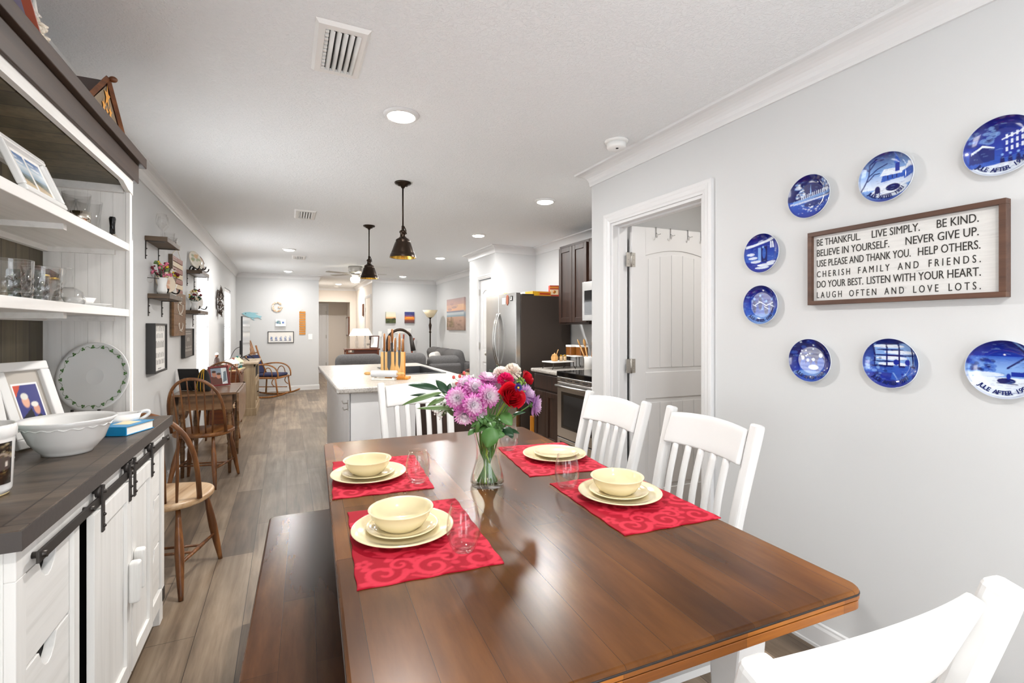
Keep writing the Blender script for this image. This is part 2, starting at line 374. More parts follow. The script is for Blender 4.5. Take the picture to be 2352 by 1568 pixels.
plain('sink_black', '#35373a', .35); plain('grille_white', '#ecebe8', .45); plain('vent_dark', '#2a2a2a', .8); plain('stone_white', '#e6e2da', .6); plain('walnut_dark', '#4a2418', .3, Coat_Weight=.3)
plain('tv_reflection', '#b9bbbd', .12); plain('canister_white', '#f0efec', .3); plain('red_silicone', '#b32018', .4); plain('salt_tan', '#cdb18a', .4)  # the television's pale grey is a reflection put into its colour
for e_ in (emit('lamp_lens', '#fff3e2', 14.), emit('pendant_glow', '#ffb04a', 2.2), emit('fan_globe', '#fff2dc', 8.)): e_.cycles.emission_sampling = 'NONE'
emit('day_pane', '#fdfeff', WIN_E); glass('patio_pane', '#fafcff', 0., 1.3)
plain('dark_board', '#6a625c', .6); plain('red_slat', '#8d4c34', .6); plain('cream_slat', '#d9c3a0', .6)
plain('wreath_metal', '#5b4e45', .5, .5)
# ================================================================ THE SETTING
LW, RW, KW, FW, BW, CH = -.92, 2.0, 3.19, 11.1, -1.7, 2.44
def wallmesh(name, boxes, mat='wall_paint'):
    mb = MB()
    for q in boxes: mb.box(*q)
    return struct(mb.build(name, mat))
struct(MB().box(-1.2, BW - .2, -.1, 4.2, 16.2, 0).build('floor', 'floor_planks'))
struct(MB().box(-1.2, BW - .2, CH, 4.2, 16.2, CH + .1).build('ceiling', 'ceiling_paint'))
# left wall with four windows (the nearest is unseen, added for the side lamp)
WINS = [(-1.02, -.1, .68, 2.0), (3.02, 3.94, .62, 1.95), (6.42, 7.36, .62, 1.99), (9.12, 10.06, .62, 1.99)]
bx = []; y = BW
for a, b, z0, z1 in WINS:
    bx += [(LW - .14, y, 0, LW, a, CH), (LW - .14, a, 0, LW, b, z0), (LW - .14, a, z1, LW, b, CH)]; y = b
bx.append((LW - .14, y, 0, LW, FW + .12, CH))
wallmesh('wall_left', bx)
for i, (a, b, z0, z1) in enumerate(WINS):
    fr = MB(); x0, x1 = LW - .12, LW - .075
    for q in ((a, z0, a + .035, z1), (b - .035, z0, b, z1), (a + .035, z0, b - .035, z0 + .035), (a + .035, z1 - .035, b - .035, z1), (a + .035, (z0 + z1) / 2 - .018, b - .035, (z0 + z1) / 2 + .018)): fr.box(x0, q[0], q[1], x1, q[2], q[3])
    w = struct(fr.build('window_%d' % (i + 1), 'trim_paint'))
    MB().box(LW - .135, a, z0, LW - .125, b, z1).build('pane', 'day_pane', w)
    bl = MB(); n = int((z1 - z0 - .09) / .042)
    for k in range(n):
        z = z0 + .05 + k * .042; bl.add([(LW - .058, a + .012, z - .013), (LW - .018, a + .012, z + .013), (LW - .018, b - .012, z + .013), (LW - .058, b - .012, z - .013)], [(0, 1, 2, 3)])
    bl.box(LW - .06, a + .01, z1 - .06, LW - .015, b - .01, z1 - .005)
    for yy in (a + .15, b - .15): bl.box(LW - .04, yy - .003, z0 + .03, LW - .036, yy + .003, z1 - .03)
    bl.build('blind', 'blind_white', w, fix=False)
    MB().box(LW - .10, a - .02, z0 - .025, LW + .02, b + .02, z0).build('window_sill', 'trim_paint', w, bev=.004)
# back wall with a glazed patio door (behind the camera)
wallmesh('wall_back', [(-1.06, BW - .12, 0, -.12, BW, CH), (-.12, BW - .12, 2.1, 1.62, BW, CH), (1.62, BW - .12, 0, 2.12, BW, CH)])
fr = MB()
for q in ((-.12, 0, -.05, 2.1), (1.55, 0, 1.62, 2.1), (.715, .1, .785, 2.03), (-.05, 2.03, 1.55, 2.1), (-.05, 0, 1.55, .1)): fr.box(q[0], BW - .09, q[1], q[2], BW - .02, q[3])
d = struct(fr.build('door_2', 'trim_paint')); MB().box(-.1, BW - .075, .05, 1.6, BW - .065, 2.06).build('pane', 'patio_pane', d)
# right dining wall with the doorway, and its return towards the kitchen
DY0, DY1, DZ = 1.862, 2.66, 2.032
wallmesh('wall_right', [(RW, BW, 0, RW + .12, DY0, CH), (RW, DY0, DZ, RW + .12, DY1, CH), (RW, DY1, 0, RW + .12, 2.89, CH), (RW + .12, 2.77, 0, KW + .1, 2.89, CH)])
wallmesh('wall_closet', [(3.1, .6, 0, 3.19, 2.77, CH), (RW + .12, .5, 0, 3.19, .6, CH)], 'room_beige')
wallmesh('wall_kitchen', [(KW, 2.89, 0, KW + .1, 5.98, CH)])
PX0, PX1, PY0, PY1 = 2.57, 3.19, 5.98, 7.0
DPY0, DPY1 = 6.12, 6.60
wallmesh('wall_pantry', [(PX0, PY0, 0, PX1 + .1, PY0 + .1, CH), (PX0, PY0 + .1, 0, PX0 + .1, DPY0, CH), (PX0, DPY0, 2.02, PX0 + .1, DPY1, CH), (PX0, DPY1, 0, PX0 + .1, PY1, CH), (PX0 + .1, PY1 - .1, 0, 3.34, PY1, CH)])
wallmesh('wall_living', [(3.24, PY1, 0, 3.34, FW + .12, CH)])
HX0, HX1 = .63, 1.76
wallmesh('wall_far', [(LW - .14, FW, 0, HX0, FW + .12, CH)])
wallmesh('wall_far_right', [(HX1, FW, 0, 3.34, FW + .12, CH)])
wallmesh('wall_hall', [(HX0 - .12, FW + .12, 0, HX0, 16, CH), (HX1, FW + .12, 0, HX1 + .12, 14.1, CH), (1.6, 14, 0, HX1 + .12, 14.1, CH), (HX0, 14, 2.03, 1.6, 14.1, CH)], 'hall_paint')
wallmesh('wall_entry', [(HX0, 15.0, 0, 1.72, 15.1, CH), (1.62, 14.1, 0, 1.72, 15, CH)], 'hall_paint')
# mouldings swept along the walls, room on the right-hand side of the path
def sweep(name, path, prof, mat='trim_paint'):
    P = [Vector((x, y)) for x, y in path]; m = len(P); vs = []; fs = []; n = len(prof)
    for i in range(m):
        def nrm(a, b): d = (b - a).normalized(); return Vector((d.y, -d.x))
        if i == 0: o = nrm(P[0], P[1])
        elif i == m - 1: o = nrm(P[-2], P[-1])
        else:
            a, b = nrm(P[i - 1], P[i]), nrm(P[i], P[i + 1]); o = (a + b) / (1 + a.dot(b))
        for d, z in prof: vs.append((P[i].x + o.x * d, P[i].y + o.y * d, z))
    for i in range(m - 1):
        for k in range(n): j = (k + 1) % n; fs.append((i * n + k, i * n + j, (i + 1) * n + j, (i + 1) * n + k))
    fs += [tuple(range(n)), tuple((m - 1) * n + k for k in range(n))[::-1]]
    return struct(MB().add(vs, fs).build(name, mat))
cove = [(0, 2.343), (.010, 2.343), (.013, 2.354)] + [(.013 + .07 * (1 - math.cos(t * PI / 14)), 2.354 + .072 * math.sin(t * PI / 14)) for t in range(1, 8)] + [(.09, 2.428), (.093, 2.44), (0, 2.44)]
sweep('trim_1', [(LW, BW), (LW, FW), (HX0, FW), (HX0, 14.0), (HX1, 14.0), (HX1, FW), (3.24, FW), (3.24, PY1), (PX0, PY1), (PX0, PY0), (KW, PY0), (KW, 2.89), (RW, 2.89), (RW, BW)], cove)
bb = [(0, 0), (.016, 0), (.016, .012), (.013, .016), (.013, .082), (.009, .092), (.009, .1), (0, .104)]
sweep('baseboard_left', [(LW, BW), (LW, FW), (HX0, FW), (HX0, 14)], bb)
sweep('baseboard_right', [(RW, 1.795), (RW, BW)], bb); sweep('baseboard_corner', [(KW - .7, 2.89), (RW, 2.89), (RW, 2.727)], bb)
sweep('baseboard_far', [(HX1, 14.0), (HX1, 12.3)], bb); sweep('baseboard_living', [(HX1, 11.25), (HX1, FW), (3.24, FW), (3.24, PY1), (PX0, PY1), (PX0, 6.68)], bb)
# casings
def casing(name, pl, at_, a, b, zt, wd=.066, side=-1):   # pl 'x': wall facing -x at x=at_, 'y': facing -y; opening from a to b
    pr = [(0, 0), (0, .010), (.18, .012), (.3, .016), (.6, .018), (.72, .021), (.95, .021), (1, .019), (1, 0)]; n = len(pr); vs = []
    for y, dy, z, dz in ((a, -1, 0, 0), (a, -1, zt, 1), (b, 1, zt, 1), (b, 1, 0, 0)):
        for q, th in pr:
            p, zz = y + dy * q * wd, z + dz * q * wd; vs.append((at_ + side * th, p, zz) if pl == 'x' else (p, at_ + side * th, zz))
    fs = [(i * n + k, i * n + (k + 1) % n, (i + 1) * n + (k + 1) % n, (i + 1) * n + k) for i in range(3) for k in range(n)] + [tuple(range(n)), tuple(range(3 * n, 4 * n))]
    return struct(MB().add(vs, fs).build(name, 'trim_paint'))
casing('trim_2', 'x', RW, DY0, DY1, DZ)
jm = MB(); jm.box(RW, DY1 - .018, 0, RW + .12, DY1, DZ).box(RW, DY0, 0, RW + .12, DY0 + .018, DZ).box(RW, DY0 + .018, DZ - .018, RW + .12, DY1 - .018, DZ)
jm.box(RW + .045, DY1 - .03, 0, RW + .08, DY1 - .018, DZ - .018).box(RW + .045, DY0 + .018, 0, RW + .08, DY0 + .03, DZ - .018).box(RW + .045, DY0 + .03, DZ - .03, RW + .08, DY1 - .03, DZ - .018)
struct(jm.build('trim_3', 'trim_paint'))
casing('trim_4', 'x', PX0, DPY0, DPY1, 2.02, .06); casing('trim_5', 'y', 15.0, HX0 - .1, 1.055, 1.97, .06); casing('trim_6', 'x', HX1, 11.36, 12.2, 2.03, .06)
# panelled doors, built flat in x (width) and z, face at y = 0 towards -y
def door_leaf(name, w, h, mat='trim_paint', planks=True, th=.035, arch=.045):
    m = MB(); m.box(0, .006, 0, w, th, h)
    s, lo, mid0, mid1, top = .115, .19, h * .41, h * .5, h - .15
    for q in ((0, 0, s, h), (w - s, 0, w, h), (s, 0, w - s, lo), (s, mid0, w - s, mid1)): m.box(q[0], 0, q[1], q[2], .008, q[3])
    ar = [(s + (w - 2 * s) * k / 14, top - arch + arch * math.sin(PI * k / 14)) for k in range(15)]
    n = len(ar); vs = [(x, 0, z) for x, z in ar] + [(x, 0, h) for x, _ in ar] + [(x, .008, z) for x, z in ar]
    m.add(vs, [(k, k + 1, n + k + 1, n + k) for k in range(n - 1)] + [(k + 1, k, 2 * n + k, 2 * n + k + 1) for k in range(n - 1)])
    if planks:                                   # raised panels with plank grooves
        pw = (w - 2 * s - .05) / 5
        for k in range(5):
            xa = s + .025 + k * pw
            zt = [top - arch + arch * math.sin(PI * (xa + q - s) / (w - 2 * s)) - .03 for q in (0, pw - .003)]
            m.add([(xa, .0025, mid1 + .03), (xa + pw - .003, .0025, mid1 + .03), (xa + pw - .003, .0025, zt[1]), (xa, .0025, zt[0]), (xa, .007, mid1 + .03), (xa + pw - .003, .007, mid1 + .03), (xa + pw - .003, .007, zt[1]), (xa, .007, zt[0])],
                  [(0, 1, 2, 3), (0, 4, 5, 1), (1, 5, 6, 2), (2, 6, 7, 3), (3, 7, 4, 0)])
            m.box(xa, .0025, lo + .03, xa + pw - .003, .007, mid0 - .03)
    else:
        for q in ((s + .03, mid1 + .03, w / 2 - .03, top - .06), (w / 2 + .03, mid1 + .03, w - s - .03, top - .06), (s + .03, lo + .03, w / 2 - .03, mid0 - .03), (w / 2 + .03, lo + .03, w - s - .03, mid0 - .03)): m.box(q[0], .002, q[1], q[2], .007, q[3])
    return struct(m.build(name, mat, bev=.002, ang=50))
d1 = door_leaf('door_1', .78, 2.012); d1.location = (2.135, 2.612, .008); d1.rotation_euler = (0, 0, math.radians(-3.5))
for z in (.26, 1.055, 1.78):
    h = MB().box(-.003, -.002, z - .048, .028, .001, z + .048)
    h.cyl((-.008, -.004, z - .05), (-.008, -.004, z + .05), .007, n=10)
    h.box(-.045, -.003, z - .048, -.012, .0, z + .048)
    for q in (-.03, 0, .03):
        h.sph((.014, -.003, z + q), .003, 6, 4); h.sph((-.03, -.004, z + q), .003, 6, 4)
    h.build('hinge', 'nickel', d1)
pd = door_leaf('door_3', DPY1 - DPY0 - .01, 2.0); pd.location = (PX0 + .012, DPY1 - .005, .01); pd.rotation_euler = (0, 0, -PI / 2)
for z in (1.05, 1.83): MB().box(-.004, -.012, z - .045, .02, -.002, z + .045).build('hinge', 'nickel', pd)
MB().cyl((.4, 0, .95), (.4, -.05, .95), .011).sph((.4, -.06, .95), .027).build('door_knob', 'nickel', pd)
ed = door_leaf('door_4', .41, 1.96, planks=False); ed.location = (.64, 14.985, .01)
for z in (.25, 1.05, 1.75): MB().box(.4, -.02, z - .05, .42, -.002, z + .05).build('hinge', 'nickel', ed)
fd = door_leaf('door_5', .82, 2.0, planks=False); fd.location = (HX1 + .006, 12.19, .012); fd.rotation_euler = (0, 0, -PI / 2)
MB().cyl((.75, 0, .93), (.75, -.05, .93), .012).sph((.75, -.06, .93), .03).build('door_knob', 'nickel', fd)
MB().box(.72, -.03, 1.03, .785, 0, 1.2).build('keypad_lock', 'charcoal', fd, bev=.004)
for z in (1.1, 1.75): MB().box(-.005, -.015, z - .05, .02, -.002, z + .05).build('hinge', 'nickel', fd)
# over-the-door hooks
hk = None
for i, (q, lb) in enumerate(zip((.20, .325, .48, .6), ('silver over-the-door hook nearest the hinges on the white panelled door', 'second silver hook from the hinges on the top edge of the panelled door', 'third silver hook from the hinges on the top edge of the panelled door', 'silver over-the-door hook farthest from the hinges of the panelled door'))):
    p = Vector((2.135, 2.612, 2.02)) + Matrix.Rotation(math.radians(-3.5), 3, 'Z') @ Vector((q, 0, 0))
    if hk is None:
        m = MB(); m.tube([(0, .04, -.03), (0, .04, .004), (0, -.004, .004), (0, -.004, -.06), (-.006, -.02, -.072), (-.014, -.035, -.05)], .003, 6)
        m.tube([(0, -.004, -.035), (.006, -.02, -.05), (.016, -.034, -.045)], .003, 6)
        hk = tag(m.build('over_door_hook', 'chrome'), lb, 'hook', 'hooks over the open door'); hk.location = p; hk.rotation_euler = (0, 0, math.radians(-3.5))
    else: dup(hk, p, None, lb)
# ================================================================ CEILING FIXTURES
def recessed(loc, label, k=1., first=[]):
    if not first:
        t = thing('recessed_light', label, 'ceiling light', loc, group='recessed ceiling lights')
        MB().lathe([(.070, -.012), (.074, -.014), (.084, -.010), (.092, -.003), (.094, .0), (.06, .0)], 40, cap=False).build('trim_ring', 'trim_paint', t, fix=False)
        MB().lathe([(0, -.026), (.03, -.025), (.055, -.021), (.07, -.014), (.072, -.008), (0, -.004)], 40).build('lens', 'lamp_lens', t)
        first.append(t)
    else: t = dup(first[0], loc, None, label)
    area('recessed_lamp', (0, 0, -.029), (0, 0, 0), .10, .10, LAMP_W * k, (1, .98, .96), 'DISK', t)
    return t
for p, lb in (((.545, 2.52), 'large round recessed light over the dining table, nearest the camera'), ((2.06, 3.69), 'round recessed ceiling light above the kitchen range'), ((2.09, 5.39), 'round recessed ceiling light in front of the pantry corner'),
              ((2.22, 7.4), 'round recessed light over the sofa, second of the right row from the far wall'), ((2.28, 10.4), 'round recessed ceiling light above the two small sunset canvases'), ((.034, 7.53), 'round recessed light between the far ceiling vent and the television'),
              ((.03, 10.4), 'round recessed ceiling light above the shell letter wreath'), ((1.2, 12.9), 'round recessed ceiling light in the hallway')):
    recessed((p[0], p[1], CH), lb, .4 if 10 < p[1] < 12 else 1.)
recessed((.55, -.5, CH), 'round recessed ceiling light behind the camera'); recessed((2.6, 1.75, CH), 'unseen round recessed light added in the small room behind the open door', .3)  # the last lamp is unseen, added to brighten the open door leaf
def vent(loc, label, first=[]):
    if first: return dup(first[0], loc, None, label)
    t = thing('ceiling_vent', label, 'ceiling vent', loc, group='ceiling air vents'); first.append(t)
    f = MB(); w, h = .098, .19; iw, ih = .062, .15
    o = [(-w, -h, 0), (w, -h, 0), (w, h, 0), (-w, h, 0), (-w + .012, -h + .012, -.012), (w - .012, -h + .012, -.012), (w - .012, h - .012, -.012), (-w + .012, h - .012, -.012), (-iw, -ih, -.012), (iw, -ih, -.012), (iw, ih, -.012), (-iw, ih, -.012), (-iw, -ih, 0), (iw, -ih, 0), (iw, ih, 0), (-iw, ih, 0)]
    f.add(o, [(a + k, a + (k + 1) % 4, b + (k + 1) % 4, b + k) for a, b in ((0, 4), (4, 8), (8, 12)) for k in range(4)]).build('frame', 'grille_white', t)
    MB().box(-iw, -ih, -.0015, iw, ih, -.0005).build('duct_shade', 'vent_dark', t)  # dark sheet under the solid ceiling, in place of the duct's shade
    for k in range(5):
        x = -.044 + k * .0235
        MB().grid(6, 2, lambda u, v: (x + .0165 * u, -ih + 2 * ih * v, -.002 - .013 * math.sin(u * PI / 2)), sm=True).build('louver', 'grille_white', t, fix=False, solid=.001)
    d = MB()
    for k in range(11): d.box(-.061, -.14 + k * .0275, -.012, -.048, -.128 + k * .0275, -.003)
    d.build('damper_teeth', 'grille_white', t)
    return t
vent((.193, 2.043, CH), 'white ceiling air vent nearest the camera, over the dining floor'); vent((.167, 5.137, CH), 'white ceiling air vent left of the pendant lamps'); vent((.178, 8.31, CH), 'small white ceiling air vent farthest from the camera')
t = thing('smoke_detector', 'round white smoke detector on the ceiling by the crown moulding above the doorway', 'smoke detector', (1.785, 2.325, CH))
MB().lathe([(0, 0), (.07, 0), (.07, -.008), (.062, -.014), (0, -.014)], 36).build('base', 'plastic_white', t)
MB().lathe([(.05, -.014), (.058, -.018), (.056, -.04), (.05, -.048), (.02, -.052), (0, -.052)], 36).build('cover', 'plastic_white', t)
MB().lathe([(0, -.0535), (.008, -.0535), (.008, -.051), (0, -.051)], 12, M=TX(-.01, -.02)).build('test_button', 'vent_dark', t)
t = thing('smoke_detector', 'small white smoke detector on the hallway ceiling', 'smoke detector', (1.2, 13.5, CH))
MB().lathe([(0, 0), (.065, 0), (.06, -.03), (.045, -.045), (0, -.045)], 24).build('cover', 'plastic_white', t)
def pendant(loc, label, first=[]):
    if first: t = dup(first[0], loc, None, label)
    else:
        t = thing('pendant_lamp', label, 'pendant lamp', loc, group='bronze pendant lamps'); first.append(t)
        MB().lathe([(0, 0), (.062, 0), (.064, -.006), (.058, -.014), (.042, -.018), (.038, -.024), (.018, -.032), (.01, -.045), (0, -.045)], 32).build('canopy', 'bronze', t)
        for s_ in (-1, 1): MB().cyl((s_ * .03, 0, -.018), (s_ * .03, 0, -.03), .005, n=8).build('screw_cap', 'bronze', t)
        MB().cyl((0, 0, -.03), (0, 0, -.34), .0062, n=12).build('stem', 'bronze', t)
        MB().lathe([(.006, -.33), (.01, -.335), (.011, -.365), (.02, -.37), (.027, -.378), (.027, -.388), (.021, -.392), (.021, -.415), (.026, -.425), (0, -.43)], 28).build('socket', 'bronze', t)
        MB().tube(bez([(.008, 0, -.335), (.02, 0, -.36), (.028, 0, -.37), (.027, 0, -.395)], 6), .004, 6).build('loop', 'bronze', t)
        sh = [(.024, -.418), (.033, -.428), (.05, -.438), (.055, -.448), (.052, -.452), (.06, -.465), (.078, -.515), (.088, -.54), (.09, -.548), (.094, -.552), (.098, -.572), (.1, -.578)]
        MB().lathe(sh, 48, cap=False).build('shade', 'bronze', t)
        MB().lathe([(.097, -.5765), (.09, -.556), (.086, -.545), (.058, -.468), (.03, -.44), (0, -.436)], 48, cap=False).build('shade_lining', 'gold_metal', t)
        MB().sph((0, 0, -.52), (.026, .026, .034)).build('bulb', 'pendant_glow', t)
    area('pendant_light', (0, 0, -.56), (0, 0, 0), .07, .07, 2.2, (1, .78, .5), 'DISK', t)
pendant((.81, 3.69, CH), 'bronze pendant lamp nearer the camera, larger of the two over the island'); pendant((.818, 5.41, CH), 'bronze pendant lamp farther away, in front of the ceiling fan')
t = thing('ceiling_fan', 'brushed nickel ceiling fan with a lit glass globe in the living room', 'ceiling fan', (1.14, 9.16, CH))
MB().lathe([(0, 0), (.12, 0), (.125, -.02), (.118, -.05), (.12, -.08), (.11, -.105), (.09, -.12), (0, -.12)], 40).build('motor_housing', 'nickel', t)
MB().lathe([(0, -.12), (.06, -.12), (.085, -.14), (.06, -.17), (.03, -.19), (0, -.19)], 32).build('light_kit', 'nickel', t)
MB().lathe([(0, -.3), (.04, -.295), (.075, -.27), (.088, -.235), (.08, -.205), (.05, -.188), (0, -.188)], 32).build('globe', 'fan_globe', t)
for k in range(5):
    a = 2 * PI * k / 5 + math.radians(203); R_ = Matrix.Rotation(a, 4, 'Z')
    bl = MB().add([R_ @ Vector((x, y, -.135 + y * .06)) for x, y in ((.16, -.05), (.4, -.065), (.54, -.06), (.56, 0), (.54, .06), (.4, .065), (.16, .05))], [tuple(range(7))]).build('blade', 'nickel', t, fix=False, solid=.006)
    MB().box(.08, -.015, -.128, .2, .015, -.122, M=R_).build('blade_arm', 'nickel', bl)
for s_ in (-1, 1): MB().cyl((s_ * .07, -.03, -.18), (s_ * .072, -.03, -.29), .0015, n=6).sph((s_ * .072, -.03, -.3), (.005, .005, .012), 8, 5).build('pull_chain', 'nickel', t)
area('fan_light', (0, 0, -.31), (0, 0, 0), .12, .12, 13, (1, .9, .76), 'DISK', t)
# ================================================================ DINING TABLE, BENCH, CHAIRS
TR = math.radians(-2.6); TC = (.652, 1.56); TZ = .76
t = thing('dining_table', 'long glossy dark-stained wooden dining table with rounded corners set for four', 'table', (*TC, 0), TR)
MB().prism(rrect(-.53, -.925, .53, .925, .035, 7), TZ - .0205, TZ).build('tabletop', 'table_wood', t, bev=.007, seg=3)
e = MB(); e.prism(rrect(-.5305, -.9255, .5305, .9255, .035, 7), TZ - .0195, TZ - .0085); e.prism(rrect(-.5285, -.9235, .5285, .9235, .034, 7), TZ - .041, TZ - .0225); e.build('edge_band', 'table_edge', t, bev=.0015)
MB().prism(rrect(-.524, -.919, .524, .919, .033, 7), TZ - .024, TZ - .019).build('edge_groove', 'edge_stain', t)
MB().prism(rrect(-.5312, -.9262, .5312, .9262, .036, 7), TZ - .0115, TZ - .0062).build('edge_stain_line', 'edge_stain', t, bev=.002)
a = MB()
for q in ((-.36, -.7, .36, -.675), (-.36, .675, .36, .7), (-.36, -.675, -.335, .675), (.335, -.675, .36, .675)): a.box(q[0], q[1], TZ - .11, q[2], q[3], TZ - .041)
a.build('apron', 'chair_white', t)
for sx in (-1, 1):
    for sy in (-1, 1):
        p = [(sx * .34, sy * .76, TZ - .041), (sx * .34, sy * .77, .55), (sx * .27, sy * .76, .38), (sx * .30, sy * .76, .2), (sx * .38, sy * .76, 0)]
        MB().tube(bez(p, 12), [.058] * 4 + [.05] * 5 + [.046] * 4, 4, up=(1, 1, 0), sm=False).build('leg', 'chair_white', t, bev=.006)
t = thing('dining_bench', 'long dark brown wooden bench with white legs along the left side of the table', 'bench', (.082, 1.67, 0), math.radians(-1.9))
MB().prism(rrect(-.178, -.78, .178, .78, .03, 6), .42, .46).build('seat', 'bench_wood', t, bev=.008, seg=3)
MB().box(-.12, -.66, .35, .12, .66, .42).build('apron', 'chair_white', t)
for sx in (-1, 1):
    for sy in (-1, 1):
        MB().tube([(sx * .11, sy * .62, .42), (sx * .1, sy * .6, .25), (sx * .115, sy * .64, 0)], [.045, .038, .036], 4, up=(1, 1, 0), sm=False).build('leg', 'chair_white', t, bev=.004)
def dining_chair():
    t = thing('dining_chair', 'x', 'chair', group='white slat-back dining chairs')
    sh = [(x, y) for x, y in rrect(-.225, -.2, .225, .23, .05, 5)]
    MB().prism(sh, .435, .468).build('seat', 'chair_white', t, bev=.01, seg=3)
    MB().box(-.19, -.17, .375, .19, .19, .435).build('apron', 'chair_white', t)
    for sx in (-1, 1):
        MB().tube([(sx * .19, .185, .436), (sx * .192, .192, 0)], [.031, .022], 4, up=(1, 1, 0), sm=False).build('leg', 'chair_white', t, bev=.004)
        MB().tube(bez([(sx * .19, -.21, 0), (sx * .19, -.165, .22), (sx * .195, -.175, .44)], 6), [.024 + .001 * k for k in range(7)], 4, up=(1, 1, 0), sm=False).build('leg', 'chair_white', t, bev=.004)
        p = bez([(sx * .195, -.18, .44), (sx * .202, -.185, .62), (sx * .208, -.25, .8), (sx * .215, -.3, .987)], 12)
        MB().tube(p, [.027 + .0002 * k for k in range(12)] + [.0285], 4, up=(1, 1, 0), sm=False, flat=1.).build('back_post', 'chair_white', t, bev=.011, seg=3)
        MB().box(sx * .19 - .011, -.15, .17, sx * .19 + .011, .17, .195).build('stretcher', 'chair_white', t)
    MB().box(-.185, .01, .172, .185, .03, .193).build('stretcher', 'chair_white', t)
    def crest(u, v):
        x = -.19 + .38 * u; bow = 1 - (2 * u - 1) ** 2; z0, z1 = .845 + .006 * bow, .965 + .012 * bow
        z = z0 + (z1 - z0) * v; return (x, -.232 - .055 * (z - .84) / .14 - .018 * bow, z)
    MB().grid(17, 6, crest).build('crest_rail', 'chair_white', t, fix=False, solid=.024, bev=.006)
    MB().grid(13, 2, lambda u, v: (-.19 + .38 * u, -.19 - .02 * (1 - (2 * u - 1) ** 2), .50 + .045 * v)).build('lower_rail', 'chair_white', t, fix=False, solid=.022, bev=.004)
    for k in range(5):
        x = -.128 + .064 * k; b = 1 - (x / .195) ** 2
        p = bez([(x * .97, -.19 - .012 * b, .53), (x, -.17 - .012 * b, .64), (x, -.21 - .014 * b, .76), (x * 1.02, -.236 - .018 * b, .858)], 10)
        MB().tube(p, .0165, 8, up=(1, 0, 0), flat=.5).build('slat', 'chair_white', t)
    return t
c0 = dining_chair(); c0.location = (1.183, 1.92, 0); c0.rotation_euler = (0, 0, math.radians(92)); c0['label'] = 'white slat-back dining chair on the right side of the table, nearer the kitchen range'
dup(c0, (1.2, 1.375, 0), math.radians(87.5), 'white slat-back dining chair on the right side of the table, in front of the doorway')
dup(c0, (.735, 2.685, 0), math.radians(180), 'white slat-back dining chair at the far end of the table, backing onto the island')
dup(c0, (.668, .608, 0), math.radians(-3.9), 'white dining chair nearest the camera, cut off by the lower right corner')
# ================================================================ TABLE SETTING
def damask():
    cv = Cv(104, 140, '#a30a24', 1.35); hi = '#cf2f45'
    def scroll(x, y, r, a0, turn, s, w):
        p = []
        for k in range(26):
            q = k / 25; a = a0 + s * turn * q * 2 * PI; rr = r * (1 - .86 * q); p.append((x + rr * math.cos(a), y + rr * math.sin(a) / 1.35))
        for k in range(25): cv.line(p[k:k + 2], w * (1 - .6 * k / 25), hi, .9)
        for k in (3, 7, 11):
            a = a0 + s * turn * k / 25 * 2 * PI; cv.ell(p[k][0] + .05 * math.cos(a + .4 * s), p[k][1] + .036 * math.sin(a + .4 * s), .035, .02, hi, .9)
    for i in range(3):
        for j in range(4):
            x, y = .18 + .34 * i + (.12 if j % 2 else 0), .1 + .27 * j; s = 1 if (i + j) % 2 else -1
            scroll(x, y, .15, .8 * i + 1.9 * j, 1.35, s, .05); scroll(x + .13, y + .07, .09, 2.2 * i + j, 1.2, -s, .035)
            for a in range(5): cv.ell(x - .12 + .04 * math.cos(a * 1.26), y + .13 + .03 * math.sin(a * 1.26), .024, .018, hi, .85)
            cv.line([(x - .16, y - .06), (x - .02, y - .11), (x + .12, y - .05)], .022, hi, .85)
    return cv
dm = damask()
def placemat(loc, rz, label, first=[]):
    if first: return dup(first[0], loc, rz, label)
    n, m = 104, 140; mb = MB()
    for s_ in (1, 0):
        z = .0025 if s_ else 0.
        mb.add([(-.168 + .336 * i / (n - 1) + .0015 * math.sin(j * .21), -.232 + .464 * j / (m - 1) + .0015 * math.sin(i * .23), z + (.0006 * math.sin(i * .15) * math.sin(j * .12) if s_ else 0)) for j in range(m) for i in range(n)],
               [(j * n + i, j * n + i + 1, (j + 1) * n + i + 1, (j + 1) * n + i) for j in range(m - 1) for i in range(n - 1)], True, None, [tuple(dm.a[j, i]) for j in range(m) for i in range(n)])
    k = n * m
    ed = [(i, 0) for i in range(n)] + [(n - 1, j) for j in range(1, m)] + [(i, m - 1) for i in range(n - 2, -1, -1)] + [(0, j) for j in range(m - 2, 0, -1)]
    ix = [j * n + i for i, j in ed]; L = len(ix)
    mb.f += [(ix[a], ix[(a + 1) % L], ix[(a + 1) % L] + k, ix[a] + k) for a in range(L)]; mb.s += [False] * L
    o = tag(mb.build('placemat', 'damask', fix=True), label, 'placemat', 'red damask placemats'); o.location = loc; o.rotation_euler = (0, 0, rz); first.append(o); return o
t_, b_ = base('damask', '#ffffff', .75); a_ = N(t_, 'Attribute', attribute_name='Col'); t_.links.new(a_.outputs['Color'], b_.inputs['Base Color']); b_.inputs['Specular IOR Level'].default_value = .2
bump(t_, b_, noise(t_, coords(t_, (1, 6, 1)), 160, 2), .15, .001)
dmz = TZ + .0004
SET = [('nearest the camera on the left', (.32, 1.29), -4, (.29, 1.318), (.405, 1.147), True, 'near left'), ('farther away on the left', (.323, 1.887), -5, (.281, 1.862), (.432, 1.722), True, 'far left'),
       ('nearest the camera on the right', (1.012, 1.263), -4, (1.005, 1.292), (.893, 1.443), True, 'near right'), ('farther away on the right', (1.03, 1.815), -8, (1.052, 1.802), (.926, 2.0), False, 'far right')]
